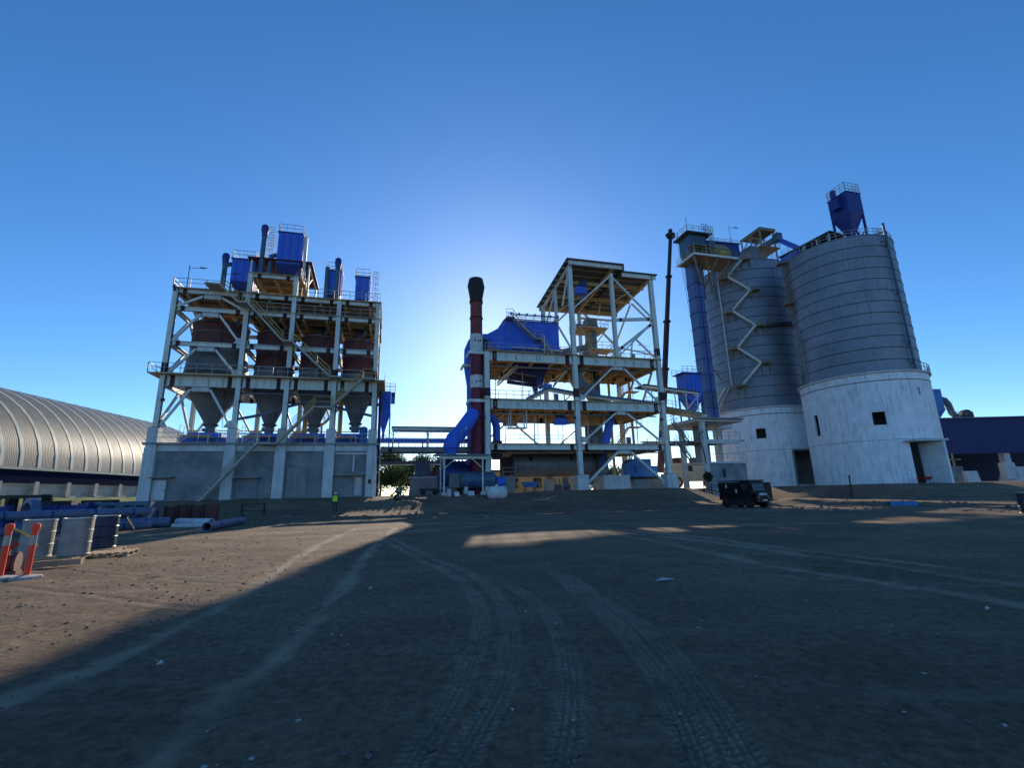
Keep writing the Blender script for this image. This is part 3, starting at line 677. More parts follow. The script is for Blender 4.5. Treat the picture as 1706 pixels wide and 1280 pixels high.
def feeder(label, u, w=62.0):
    t = thing('weigh_feeder', label, 'feeder', (u, w, 7.8), 'feeders under the hopper bins')
    casing(t, u - 1.5, u + 1.7, w - 0.7, w + 0.9, 8.75, 9.25, 'blue')
    part('platform', MB().box(u - 2.1, u + 0.9, w - 2.1, w - 0.9, 8.72, 8.84), 'joist', t)
    for a, b in ((u - 2.0, w - 2.0), (u + 0.8, w - 2.0), (u - 2.0, w + 0.6), (u + 1.5, w + 0.6)): part('leg', MB().box(a - 0.07, a + 0.07, b - 0.07, b + 0.07, 7.78, 8.72), 'joist', t)
    part('brace', MB().bar((u - 2.0, w - 2.0, 8.0), (u - 1.3, w - 2.0, 8.65), 0.08, 0.08), 'joist', t)
    part('drive_motor', MB().hlathe((u - 2.1, w, 9.0), (1, 0, 0), [(0.24, 0), (0.24, 0.6)], 12), 'duct_grey', t)
    railing(t, [(u - 2.1, w - 2.1, 8.84), (u - 2.1, w - 0.9, 8.84)], sp=1.2)
feeder('blue weigh feeder under the largest hopper cone', -20.5); feeder('blue weigh feeder under the second hopper cone', -14.2)
feeder('blue weigh feeder under the third hopper cone', -9.2); feeder('blue weigh feeder under the rightmost hopper cone', -4.6)
bt = thing('water_tank', 'upright blue plastic tank on the concrete floor of the tower', 'tank', (-2.95, 60.3, 7.8))
part('body', MB().lathe(-2.95, 60.3, [(0.50, 7.8), (0.52, 7.9), (0.5, 8.4), (0.5, 9.75), (0.42, 9.95)], 22), 'blue_bright', bt)
part('lid', MB().lathe(-2.95, 60.3, [(0.2, 9.95), (0.2, 10.05)], 14), 'blue_bright', bt)
for z in (8.4, 9.1): part('hoop', MB().lathe(-2.95, 60.3, [(0.505, z - 0.03), (0.53, z), (0.505, z + 0.03)], 22, False, False), 'blue_bright', bt)
# ---- outside staircases of the tower
S = thing('staircase', 'pale steel staircase climbing in three flights from the yard to the hopper deck', 'staircase', (-19, 57.3, 1.5))
flight(S, (-19.0, 56.7, 1.35), (-13.9, 56.7, 7.6)); landing(S, -13.9, -11.9, 56.6, 57.95, 7.66, False)
flight(S, (-11.9, 56.7, 7.66), (-8.35, 56.7, 11.8), rmat='yellow_rail'); landing(S, -8.35, -6.5, 56.6, 58.2, 11.86, True, rmat='yellow_rail')
flight(S, (-6.5, 56.7, 11.86), (-3.15, 56.7, 15.35), rmat='yellow_rail'); landing(S, -3.15, -1.7, 56.6, 57.6, 15.42, True, rmat='yellow_rail')
S = thing('staircase', 'pale steel staircase climbing leftwards from the hopper deck to the tower roof', 'staircase', (-6.0, 57.0, 15.3))
landing(S, -6.9, -5.6, 56.5, 57.6, 15.5, False); flight(S, (-6.9, 56.6, 15.5), (-11.2, 56.6, 19.5), rmat='yellow_rail'); landing(S, -12.3, -11.2, 56.5, 58.3, 19.56, False)
flight(S, (-12.3, 56.6, 19.56), (-16.3, 56.6, 23.9), rmat='yellow_rail'); landing(S, -17.4, -16.3, 56.5, 58.3, 23.96, False); flight(S, (-17.4, 56.6, 23.96), (-19.3, 56.6, 25.9), rmat='yellow_rail'); landing(S, -20.9, -19.3, 56.5, 58.2, 25.96, False)
# ---- on the roof
vent('vent_stack', 'shortest blue vent pipe with round cowl, left end of the tower roof', -21.0, 62.4, 25.84, 32.6, 0.29, group='vent pipes on the tower roof')
vent('vent_stack', 'tallest blue vent pipe with round cowl beside the highest blue filter', -16.6, 61.6, 28.5, 36.8, 0.30, group='vent pipes on the tower roof')
vent('vent_stack', 'blue vent pipe with round cowl right of centre on the tower roof', -7.3, 61.5, 25.84, 33.0, 0.28, group='vent pipes on the tower roof')
def roof_filter(label, u0, u1, w0, w1, zb, z0, z1, ribs=3, lad=None, group='dust filters on the tower roof'):
    t = thing('dust_filter', label, 'dust filter', ((u0 + u1) / 2, (w0 + w1) / 2, zb), group)
    casing(t, u0, u1, w0, w1, z0, z1, 'blue', ribs, sideribs=2)
    part('cap', MB().box(u0 - 0.12, u1 + 0.12, w0 - 0.12, w1 + 0.12, z1, z1 + 0.14), 'blue_dark', t)
    if z0 - zb > 1.2:
        um, wm = (u0 + u1) / 2, (w0 + w1) / 2
        part('hopper', MB().frus(um - 0.3, um + 0.3, wm - 0.3, wm + 0.3, zb + 0.5, u0, u1, w0, w1, z0), 'blue_dark', t)
        for a in (u0 + 0.1, u1 - 0.1):
            for b in (w0 + 0.1, w1 - 0.1): part('leg', MB().box(a - 0.08, a + 0.08, b - 0.08, b + 0.08, zb, z0), 'blue_dark', t)
    part('railing', MB().rail([(u0, w0, z1 + 0.14), (u1, w0, z1 + 0.14), (u1, w1, z1 + 0.14), (u0, w1, z1 + 0.14), (u0, w0, z1 + 0.14)], 1.1, 0.9), 'rail', t)
    if lad is not None: ladder(t, (lad, (w0 + w1) / 2, zb), z1 + 1.3, (1 if lad > u1 else -1, 0, 0))
    part('fan_motor', MB().hlathe((u0 + 0.2, w0 - 0.35, zb + 0.45), (1, 0, 0), [(0.22, 0), (0.3, 0.1), (0.3, 0.5), (0.22, 0.6)], 12), 'duct_grey', t)
    return t
t = roof_filter('low blue dust filter left of the tall vent pipe on the tower roof', -20.2, -17.5, 62.2, 65.0, 25.84, 28.9, 31.9)
part('duct', MB().path([(-20.95, 62.4, 31.0), (-20.5, 62.6, 31.3), (-20.1, 63, 31.3)], 0.3, 12), 'blue_grey', t)
t = roof_filter('highest and largest blue dust filter on the tower roof', -14.9, -12.0, 61.5, 64.5, 28.5, 31.6, 36.0, 3, -15.7)
part('duct', MB().path([(-15.0, 62.0, 32.9), (-15.6, 61.9, 32.6), (-15.7, 61.9, 31.5), (-15.7, 61.9, 28.6)], 0.3, 12), 'blue_grey', t)
part('down_pipe', MB().path([(-11.7, 61.6, 35.6), (-11.5, 61.3, 33), (-11.4, 61.2, 29.5), (-12.2, 61.2, 28.7)], 0.2, 10), 'pipe_white', t)
part('cable_tray', MB().box(-11.75, -11.5, 62.4, 62.9, 28.6, 36.2), 'white_paint', t)
roof_filter('narrow blue dust filter behind the right vent pipe on the tower roof', -8.7, -6.9, 62.5, 64.5, 25.84, 28.2, 31.6, 2)
part('duct', MB().path([(-8.7, 62.4, 25.9), (-8.7, 62.4, 32.0)], 0.3, 12), 'blue_grey', bpy.data.objects['dust_filter.002'])
roof_filter('small blue dust filter with caged ladder at the right end of the tower roof', -5.0, -3.2, 62.0, 64.0, 25.84, 27.6, 30.8, 2, -2.75)
rf = thing('roof_shelter', 'maroon sheet roof on pale posts beside the highest dust filter', 'shelter', (-14, 65, 28.5))
part('roof_sheet', MB().hull([(-18.2, 61.2, 31.9), (-10.5, 61.2, 31.9), (-10.5, 68.4, 31.2), (-18.2, 68.4, 31.2)], [(-18.2, 61.2, 32.0), (-10.5, 61.2, 32.0), (-10.5, 68.4, 31.3), (-18.2, 68.4, 31.3)]), 'roof_maroon', rf)
for a in (-17.8, -10.9):
    for b in (61.8, 68.0): part('post', MB().box(a - 0.1, a + 0.1, b - 0.1, b + 0.1, 25.84 if a > -11 else 28.5, 31.85 - (b - 61.2) * 0.095), 'steel', rf)
part('rafter', MB().bar((-10.9, 61.8, 31.7), (-10.9, 68, 31.1), 0.15, 0.25), 'steel', rf); part('rafter', MB().bar((-17.8, 61.8, 31.7), (-17.8, 68, 31.1), 0.15, 0.25), 'steel', rf)
part('brace', MB().bar((-10.9, 62, 29), (-10.9, 65, 31.4), 0.12, 0.12), 'steel', rf)
lamp_post('thin lamp pole at the left corner of the bin tower roof', -23.4, 58.6, 25.84, 3.0, 1.3)
lamp_post('thin lamp pole beside the top stair landing of the bin tower', -19.8, 58.6, 25.84, 2.6, 1.3)
part('rod_holder', MB().box(-24.5, -24.3, 58.0, 58.2, 25.3, 26.0), 'primer', T)
# hanging belt of a sagging conveyor / cable tray across the bays
m = MB(); pts = [(-17.0, 59.6, 10.6), (-14, 59.6, 11.3), (-11.7, 59.6, 12.2), (-9.5, 59.6, 12.9), (-8.0, 59.6, 12.9), (-5.5, 59.6, 12.1), (-2.0, 59.6, 11.3)]
m.path(pts, 0.17, 8)
single('air_pipe', 'grey sagging pipe slung across the tower in front of the hopper cones', 'pipe', m, 'duct_grey', (-9.5, 59.6, 10.6))

# cables, trays and lamps fixed to the tower
for i, u in enumerate(U):
    part('conduit', MB().tube((u + 0.33, WF - 0.1, 7.9), (u + 0.33, WF - 0.1, 25.2), 0.045, None, 6), 'black', T)
    part('floodlight', MB().box(u + 0.3, u + 0.62, WF - 0.55, WF - 0.3, 12.3, 12.62).bar((u + 0.3, WF - 0.25, 12.2), (u + 0.45, WF - 0.4, 12.4), 0.05, 0.05), 'black', T)
for z in (24.0, 19.55, 13.6): part('cable_tray', MB().box(U[1], U[4], WF + 0.5, WF + 0.9, z, z + 0.12), 'duct_grey', T)
for z in (9.9, 10.3): part('water_pipe', MB().tube((U[0], WR - 0.6, z), (U[4], WR - 0.6, z), 0.07, None, 6), 'joist', T)
for u in (-18.4, -13.0, -8.0, -3.4):
    part('dust_pipe', MB().path([(u, 61.2, 23.4), (u, 61.2, 22.6), (u - 0.5, 61.8, 21.9)], 0.16, 8), 'duct_grey', T)
    part('drop_cable', MB().tube((u, 59.4, 14.0), (u + 0.1, 59.6, 9.6), 0.03, None, 5), 'black', T)
S = thing('staircase', 'yellow lit inner stair behind the hopper cones of the bin tower', 'staircase', (-9, 67, 7.8))
flight(S, (-12.8, 66.6, 7.8), (-9.6, 66.6, 11.3), 0.8, 'joist', 'yellow_rail'); landing(S, -9.6, -8.4, 66.4, 67.6, 11.36, True, 'joist', 'yellow_rail'); flight(S, (-8.4, 66.6, 11.36), (-5.2, 66.6, 15.2), 0.8, 'joist', 'yellow_rail')
for a in (-9.4, -8.6): part('post', MB().box(a - 0.12, a + 0.12, 66.4, 66.64, 7.8, 11.3), 'yellow_rail', S)
for k, (u, z0, z1, r) in enumerate(((-10.6, 7.8, 14.5, 0.28), (-6.2, 7.8, 14.5, 0.22), (-7.0, 7.8, 14.5, 0.16))):
    single('riser_pipe', ('thick yellow riser pipe behind the third hopper cone', 'middle yellow riser pipe near the fourth hopper cone', 'thin yellow riser pipe left of the fourth hopper cone')[k], 'pipe', MB().tube((u, 65.8, z0), (u, 65.8, z1), r, None, 12), 'yellow_rail', (u, 65.8, z0), 'riser pipes in the bin tower')
# ---------------------------------------------------------------- between the towers
t = thing('dust_filter', 'tall blue dust filter with pointed hopper beside the bin tower', 'dust filter', (-0.6, 66, 7.7))
casing(t, -1.4, 0.2, 65.2, 66.8, 12.8, 15.7, 'blue', 4)
part('hopper', MB().frus(-0.8, -0.5, 65.9, 66.2, 10.0, -1.4, 0.2, 65.2, 66.8, 12.8), 'blue', t)
part('outlet', MB().lathe(-0.65, 66.05, [(0.16, 10.0), (0.16, 8.9)], 10), 'blue_dark', t)
for a in (-1.3, 0.15):
    for b in (65.3, 66.7): part('leg', MB().box(a - 0.09, a + 0.09, b - 0.09, b + 0.09, 7.6, 12.8), 'blue', t)
for p, q in (((-1.3, 65.3, 12.6), (-0.6, 65.3, 11.6)), ((0.15, 65.3, 12.6), (-0.6, 65.3, 11.6)), ((-1.3, 65.3, 9.0), (-0.6, 65.3, 9.8)), ((0.15, 65.3, 9.0), (-0.6, 65.3, 9.8))): brace(t, p, q, 0.09, 'blue')
part('fan_box', MB().box(0.22, 0.75, 65.3, 66.2, 14.1, 15.6), 'blue', t); part('fan_inlet', MB().box(0.3, 0.7, 65.27, 65.3, 14.9, 15.4), 'black', t)
part('railing', MB().rail([(-1.4, 65.2, 15.7), (0.75, 65.2, 15.7), (0.75, 66.8, 15.7), (-1.4, 66.8, 15.7)], 1.1, 0.7), 'rail', t)
ladder(t, (-1.75, 65.6, 7.7), 15.7, (-1, 0, 0), False, 'blue')
# conveyor gallery
t = thing('belt_conveyor', 'long blue belt conveyor running through the bin tower towards the mill', 'conveyor', (-8, 63, 7.6))
part('belt_housing', MB().box(-23.5, 11.5, 62.2, 63.4, 8.35, 8.85), 'blue', t)
for k in range(12):
    u = -23 + k * 3.05
    for b in (62.3, 63.3): part('leg', MB().box(u - 0.06, u + 0.06, b - 0.06, b + 0.06, 7.66, 8.35), 'blue_dark', t)
t = thing('gallery_bridge', 'pale concrete and steel bridge carrying the conveyor between the two towers', 'bridge', (5, 62.8, 7))
part('girder', MB().box(-0.9, 12.0, 61.4, 61.8, 7.05, 7.62), 'concrete_dark', t); part('girder', MB().box(-0.9, 12.0, 63.9, 64.3, 7.05, 7.62), 'concrete_dark', t)
part('bridge_floor', MB().box(-0.9, 12.0, 61.3, 64.4, 7.62, 7.70), 'concrete_dark', t)
part('railing', MB().rail([(-0.9, 61.35, 7.7), (12, 61.35, 7.7)], 1.1, 1.5), 'rail', t)
part('bracket', MB().box(0.1, 0.55, 61.3, 61.4, 6.95, 7.5), 'primer', t)
t = thing('conveyor_canopy', 'thin sheet canopy on forked posts above the conveyor bridge', 'canopy', (5, 62.8, 7.7))
part('roof_sheet', MB().box(0.4, 10.4, 61.6, 64.2, 10.28, 10.36), 'roof_blue', t)
part('purlin', MB().ib((0.5, 61.9, 10.08), (10.3, 61.9, 10.08), 0.2, 0.36, 0.04), 'steel', t); part('purlin', MB().ib((0.5, 63.9, 10.08), (10.3, 63.9, 10.08), 0.2, 0.36, 0.04), 'steel', t)
for u in (0.65, 5.1, 9.8):
    for b in (61.9, 63.9): part('post', MB().box(u - 0.07, u + 0.07, b - 0.07, b + 0.07, 7.7, 9.9), 'steel', t)
    for s in (-1, 1): part('fork_brace', MB().bar((u, 61.9, 9.2), (u + s * 0.7, 61.9, 9.88), 0.07, 0.07), 'steel', t)
t = thing('lower_conveyor', 'dark belt conveyor on thin hangers below the conveyor bridge', 'conveyor', (5, 66, 5.5))
part('belt_housing', MB().box(-1.6, 14, 65.6, 66.6, 5.75, 6.15), 'bin_grey', t)
for k in range(30):
    part('idler', MB().box(-1.4 + k * 0.52, -1.15 + k * 0.52, 65.5, 65.6, 6.02, 6.26), 'blue_dark', t)
part('stringer', MB().bar((-1.6, 65.5, 5.68), (14, 65.5, 5.68), 0.12, 0.14), 'steel', t)
for k in range(7): part('hanger', MB().bar((-1 + k * 2.2, 65.55, 5.75), (-1 + k * 2.2, 64.25, 7.6), 0.05, 0.05), 'rail', t)
part('railing', MB().rail([(-1.6, 65.4, 6.15), (14, 65.4, 6.15)], 0.9, 2.2, 0.02), 'rail', t)
for u in (-1.2, 6, 13.5): part('post', MB().box(u - 0.12, u + 0.12, 66.6, 66.84, 1.5, 5.75), 'steel', t)
# concrete plinth with the blue machine house behind the gallery
t = thing('plinth', 'square grey concrete plinth carrying the blue machine box', 'plinth', (5.3, 66.8, 1.5))
part('block', MB().box(3.2, 7.6, 64.7, 69, 1.4, 3.9), 'concrete_dark', t); part('slab', MB().box(3.0, 7.8, 64.5, 69.2, 3.9, 4.05), 'concrete', t)
t = thing('machine_box', 'blue ribbed machine box standing on the concrete plinth', 'machine', (4.5, 66, 4.05))
casing(t, 3.7, 5.6, 65.3, 67, 4.2, 5.95, 'blue_grey', 5)
part('skid', MB().box(3.6, 5.7, 65.2, 67.1, 4.05, 4.2), 'black', t)
part('side_box', MB().box(5.8, 7.0, 65.3, 66.4, 4.05, 4.85), 'rust_bin', t)
t = thing('yellow_stair', 'small yellow railed stair climbing to the concrete plinth', 'staircase', (1.8, 65.3, 1.6))
flight(t, (0.6, 64.6, 1.6), (2.6, 64.6, 3.4), 0.8, 'yellow_rail', 'yellow_rail'); landing(t, 2.6, 3.2, 64.5, 65.5, 3.45, True, 'yellow_rail', 'yellow_rail')
t = thing('waste_bin', 'small green wheeled waste bin by the yellow stair', 'bin', (1.6, 62.9, 1.6))
part('body', MB().frus(1.3, 1.9, 62.6, 63.2, 1.68, 1.2, 2.0, 62.5, 63.3, 2.5), 'green_bin', t); part('lid', MB().box(1.15, 2.05, 62.45, 63.35, 2.5, 2.58), 'green_bin', t); part('emblem', MB().box(1.5, 1.7, 62.47, 62.5, 2.2, 2.4), 'white_paint', t)
for s in (1.35, 1.85): part('wheel', MB().hlathe((s - 0.05, 63.2, 1.72), (1, 0, 0), [(0.1, 0), (0.1, 0.1)], 12), 'rubber', t)
t = thing('ramp_plate', 'yellow steel ramp plate leaning at the tower corner', 'ramp', (-0.3, 62, 1.6))
part('plate', MB().hull([(-1.3, 61.5, 2.7), (0.9, 61.5, 1.6), (0.9, 62.3, 1.6), (-1.3, 62.3, 2.7)], [(-1.3, 61.5, 2.8), (0.9, 61.5, 1.7), (0.9, 62.3, 1.7), (-1.3, 62.3, 2.8)]), 'yellow', t)
part('prop', MB().box(-1.3, -1.2, 61.6, 62.2, 1.5, 2.7), 'white_paint', t)
t = thing('pipe_stand', 'white steel stand at the foot of the bin tower corner', 'stand', (-1.0, 59.6, 1.5))
for a in (-1.25, -0.85): part('post', MB().box(a - 0.05, a + 0.05, 59.5, 59.6, 1.4, 7.3), 'white_paint', t)
for z in (2.6, 4.4, 6.2): part('rung', MB().box(-1.25, -0.85, 59.52, 59.58, z, z + 0.08), 'white_paint', t)
part('riser_pipe', MB().tube((-1.05, 59.75, 1.4), (-1.05, 59.75, 14.5), 0.14, None, 10), 'primer', t)
# ---------------------------------------------------------------- chimney
SU, SW = 11.1, 59.5
t = thing('chimney', 'tall red chimney with two white bands and a flared dark top', 'chimney', (SU, SW, 1.6))
part('shaft', MB().lathe(SU, SW, [(0.86, 1.4), (0.86, 13.3)], 28), 'stack_maroon', t, 'maroon lower shaft')
part('shaft', MB().lathe(SU, SW, [(0.84, 16.9), (0.84, 20.2)], 28), 'stack_maroon', t)
part('shaft', MB().lathe(SU, SW, [(0.84, 13.3), (0.84, 15.2)], 28), 'stack_maroon', t)
part('shaft', MB().lathe(SU, SW, [(0.82, 22.6), (0.82, 27.6)], 28), 'stack_red', t, 'brick red upper shaft')
part('white_band', MB().lathe(SU, SW, [(0.87, 15.2), (0.87, 16.9)], 28), 'white_paint', t)
part('white_band', MB().lathe(SU, SW, [(0.87, 20.2), (0.87, 22.6)], 28), 'white_paint', t)
part('flared_top', MB().lathe(SU, SW, [(0.84, 27.6), (1.22, 29.7), (1.2, 29.75), (0.98, 30.8), (0.9, 30.8), (0.8, 30.3)], 12), 'stack_dark', t)
for z in (25.0, 27.55, 27.3, 10.4): part('flange', MB().lathe(SU, SW, [(0.83, z - 0.06), (0.93, z - 0.06), (0.93, z + 0.06), (0.83, z + 0.06)], 28, False, False), 'stack_dark', t)
for z in (19.9, 13.4):
    part('support_collar', MB().box(SU - 1.2, SU + 1.1, SW - 1.0, SW - 0.86, z - 0.2, z + 0.2).box(SU - 1.2, SU - 1.06, SW - 0.86, SW + 1.6, z - 0.2, z + 0.2).box(SU + 0.96, SU + 1.1, SW - 0.86, SW + 1.6, z - 0.2, z + 0.2), 'steel', t)
for k, (a, z) in enumerate(((-110, 21.5), (-80, 21.4), (-62, 21.5), (-100, 15.8), (-70, 15.9))):
    part('paint_scar', MB().box(SU + 0.875 * math.cos(R(a)) - 0.09, SU + 0.875 * math.cos(R(a)) + 0.09, SW + 0.88 * math.sin(R(a)) - 0.02, SW + 0.88 * math.sin(R(a)) + 0.03, z, z + 0.28), 'stack_dark', t)
ladder(t, (SU + 0.95, SW - 0.2, 2), 20, (1, 0, 0), True, 'rail')
part('sun_blocker', MB().box(SU + 0.8, SU + 1.7, SW + 0.75, SW + 1.2, 2, 22.4), 'primer', t)  # solid box added to stop sun passing between chimney and column
t = thing('flue_duct', 'blue flue duct rising behind the chimney to the big filter', 'duct', (10.8, 62.3, 2))
part('duct', MB().path([(13.6, 62.4, 23.2), (12.2, 62.3, 23.0), (11.3, 62.3, 22.3), (10.9, 62.3, 21.2), (10.85, 62.3, 18.8), (11.0, 62.3, 16.2), (11.05, 62.3, 9), (11.05, 62.3, 2)], [0.75, 0.85, 0.98, 1.02, 1.02, 0.78, 0.78, 0.78], 18), 'blue', t)
part('bracket', MB().box(9.5, 11.9, 61.1, 61.3, 18.6, 18.95), 'steel', t); part('bracket', MB().box(9.5, 9.7, 61.3, 63.4, 18.6, 18.95), 'steel', t)
t = thing('elbow_duct', 'large blue bent duct slanting from the chimney down to the fan shelter', 'duct', (8.5, 57, 6))
part('duct', MB().path([(10.4, 58.7, 11.6), (9.9, 57.6, 10.9), (8.6, 57.0, 9.1), (7.75, 56.9, 8.2), (7.4, 56.9, 7.3), (7.4, 56.9, 7.05)], [0.85, 0.88, 0.92, 0.97, 0.95, 0.94], 20, False), 'blue', t)
part('reducer', MB().lathe(7.4, 56.9, [(0.6, 5.9), (0.62, 6.35), (0.94, 7.05)], 20), 'blue', t)
part('flange', MB().lathe(7.4, 56.9, [(0.9, 7.0), (1.0, 7.0), (1.0, 7.08), (0.9, 7.08)], 20, False, False), 'blue_dark', t)
part('test_patch', MB().hull([(9.0, 56.33, 9.2), (9.25, 56.3, 9.5), (9.3, 56.33, 9.7), (9.05, 56.3, 9.5)], [(9.0, 56.1, 9.2), (9.25, 56.12, 9.5), (9.3, 56.14, 9.7), (9.05, 56.1, 9.5)]), 'white_paint', t)
t = thing('elbow_duct', 'shorter blue bent duct right of the chimney under the steel deck', 'duct', (14, 61, 8))
part('duct', MB().path([(11.8, 59.7, 11.6), (13.0, 60.2, 11.6), (13.7, 60.6, 11.2), (14.0, 60.8, 10.3), (14.0, 60.8, 7.9)], [0.5, 0.5, 0.52, 0.52, 0.52], 18), 'blue', t)
part('lower_casing', MB().box(13.4, 14.6, 60.2, 61.4, 6.0, 8.4), 'primer', t)
# ---------------------------------------------------------------- fan shelter
t = thing('fan_shelter', 'open shelter with a flat sheet roof on thin pale posts', 'shelter', (8.7, 57.7, 1.3))
part('roof_sheet', MB().hull([(5.5, 55.4, 6.15), (12.0, 55.4, 6.1), (12.0, 60, 6.3), (5.5, 60, 6.35)], [(5.5, 55.4, 6.3), (12.0, 55.4, 6.25), (12.0, 60, 6.45), (5.5, 60, 6.5)]), 'roof_blue', t)
part('edge_beam', MB().ib((6.0, 55.9, 5.92), (11.6, 55.9, 5.88), 0.15, 0.34, 0.04), 'steel', t); part('edge_beam', MB().ib((6.0, 59.6, 6.05), (11.6, 59.6, 6.05), 0.15, 0.34, 0.04), 'steel', t)
for u in (6.5, 11.1):
    for b in (55.9, 59.6): part('post', MB().tube((u, b, 1.8), (u, b, 5.8), 0.10, None, 10), 'white_paint', t); part('footing', MB().box(u - 0.28, u + 0.28, b - 0.28, b + 0.28, 0.9, 1.85), 'concrete', t)
    s = 1 if u < 8 else -1
    part('brace', MB().bar((u, 55.9, 4.6), (u + s * 1.3, 55.9, 5.75), 0.09, 0.09), 'white_paint', t)
t = thing('gas_drum', 'horizontal blue-grey burner drum with blue nose under the shelter', 'drum', (10.5, 58.2, 1.5))
part('shell', MB().hlathe((8.6, 57.9, 3.3), (1, 0, 0), [(1.0, 0), (1.05, 0.1), (1.05, 1.6), (0.95, 4.3)], 30), 'blue_grey', t)
part('nose', MB().hlathe((12.95, 57.9, 3.05), (1, 0, 0), [(0.62, 0), (0.62, 0.5), (0.55, 1.1), (0.3, 1.45)], 24), 'blue', t)
part('dark_ring', MB().hlathe((12.75, 57.9, 3.1), (1, 0, 0), [(0.8, 0), (0.8, 0.35)], 24), 'primer', t)
part('burner_box', MB().box(7.3, 8.55, 57.2, 58.6, 2.4, 4.1), 'bin_grey', t)
part('manhole', MB().hlathe((10.0, 56.85, 2.9), (0, -1, 0), [(0.28, -0.1), (0.28, 0.08), (0.2, 0.12)], 16), 'blue_dark', t)
for u in (9.3, 11.9): part('saddle', MB().box(u - 0.2, u + 0.2, 57.1, 58.7, 1.4, 2.5), 'concrete', t)
t = thing('fan', 'dark round fan housing with a blue inlet behind the burner drum', 'fan', (7.6, 59.2, 1.5))
part('housing', MB().hlathe((6.9, 59.4, 4.0), (1, 0, 0), [(1.5, 0), (1.5, 1.2)], 28), 'blue_dark', t); part('inlet', MB().path([(7.4, 57.4, 6.0), (7.4, 58.6, 5.6), (7.6, 59.4, 5.2)], 0.55, 14), 'blue_dark', t)
part('base', MB().box(6.7, 8.4, 58.5, 60.2, 1.4, 2.6), 'concrete_dark', t); part('drive_motor', MB().hlathe((8.2, 59.4, 4.0), (1, 0, 0), [(0.45, 0), (0.5, 0.2), (0.5, 1.3), (0.4, 1.4)], 20), 'blue', t)
t = thing('air_receiver', 'white horizontal air tank with rounded ends on a concrete pad', 'tank', (12.15, 53, 0.7))
part('shell', MB().hlathe((10.95, 53, 1.72), (1, 0, 0), [(0.05, 0), (0.42, 0.08), (0.65, 0.28), (0.73, 0.5), (0.73, 1.9), (0.65, 2.12), (0.42, 2.32), (0.05, 2.4)], 30), 'white_paint', t)
part('pad', MB().box(10.5, 15.2, 52.0, 54.0, 0.5, 0.86), 'concrete', t)
for u in (11.6, 12.7): part('saddle', MB().box(u - 0.1, u + 0.1, 52.5, 53.5, 0.8, 1.25), 'concrete_dark', t)
part('valve', MB().lathe(12.1, 53, [(0.14, 2.42), (0.14, 2.62)], 10), 'white_paint', t)
t = thing('machine_housing', 'dark blue machine housing behind the burner drum', 'machine', (9.6, 61.4, 1.5))
part('body', MB().box(6.4, 12.2, 60.9, 62.6, 1.4, 4.9), 'blue_dark', t); part('hood', MB().frus(6.8, 10.6, 61.0, 62.5, 4.9, 7.6, 9.6, 61.3, 62.2, 5.8), 'blue_dark', t); part('door_panel', MB().box(7.0, 8.0, 60.84, 60.9, 1.7, 3.7), 'blue_grey', t)
for k in range(4): part('louvre', MB().box(8.6, 11.4, 60.82, 60.9, 2.0 + 0.5 * k, 2.2 + 0.5 * k), 'bin_grey', t)
# small clutter under the shelter
for k, (u, w, a, h, mt, lb) in enumerate(((7.0, 55.3, 0.22, 0.8, 'tarp', 'white sack standing beside the left shelter post'), (7.9, 55.4, 0.3, 0.45, 'white_paint', 'white carton on the ground under the shelter'), (9.6, 55.6, 0.4, 0.5, 'pipe_white', 'pale crate on the ground before the burner drum'))):
    z = gzp(u, w)
    m = MB().frus(u - a, u + a, w - 0.3, w + 0.3, z - 0.05, u - a * 0.85, u + a * 0.8, w - 0.22, w + 0.25, z + h)
    single('sack' if k == 0 else 'crate', lb, 'sack' if k == 0 else 'crate', m, mt, (u, w, z))
# ---------------------------------------------------------------- mill tower
MU = [12.3, 24.8, 38.0]; MF, MR = 58.6, 71.0
T = thing('mill_tower', 'open pale steel mill tower with three decks and a raised sheet roof', 'tower', (25, 64.8, 1.6))
for i, u in enumerate(MU):
    for w in (MF, MR):
        top = (20.1, 33.9, 33.2)[i] if w == MF else (20.1, 32.6, 32.4)[i]
        p0 = 3.72
        pd = part('pedestal', MB().box(u - 0.82, u + 0.82, w - 0.82, w + 0.82, 1.1, p0), 'concrete', T)
        part('base_plate', MB().box(u - 0.5, u + 0.5, w - 0.5, w + 0.5, p0, p0 + 0.06), 'primer', pd)
        column(T, u, w, p0 + 0.06, top, 0.62, bands=((14.2, 15.4),) if i == 1 else (((14.1, 15.3), (20.8, 21.9)) if i == 2 else ((14.0, 15.1),)))
column(T, 31.4, MF, 20.1, 33.3, 0.5, d=0.5); column(T, 31.4, MR, 20.1, 32.4, 0.5, d=0.5)
column(T, MU[1], 64.8, 20.1, 33.2, 0.4); 
for i in range(2):
    a, b = MU[i] + 0.32, MU[i + 1] - 0.32
    for w in (MF, MR):
        beam(T, (a, w, 19.5 if w == MF else 19.75), (b, w, 19.5 if w == MF else 19.75), 0.45, 1.2 if w == MF else 0.7, stiff=2.1, bl=0.6); beam(T, (a, w, 13.0), (b, w, 13.0), 0.45, 1.15, stiff=1.9, bl=0.6); beam(T, (a, w, 7.4), (b, w, 7.4), 0.42, 0.7, bl=0.5)
for u in MU:
    for z, h in ((19.5, 1.2), (13.0, 1.15), (7.4, 0.7)): beam(T, (u, MF + 0.33, z), (u, MR - 0.33, z), 0.4, h, bands=False, mat='joist')
deck(T, 11.9, 38.4, 58.1, 71.4, 20.24, 6, 9, 0.12, jh=0.45)
deck(T, 11.9, 38.4, 58.2, 71.4, 13.70, 6, 9, 0.10, jh=0.4)
deck(T, 12.0, 38.3, 58.3, 71.3, 7.87, 5, 7, 0.10, jh=0.3)
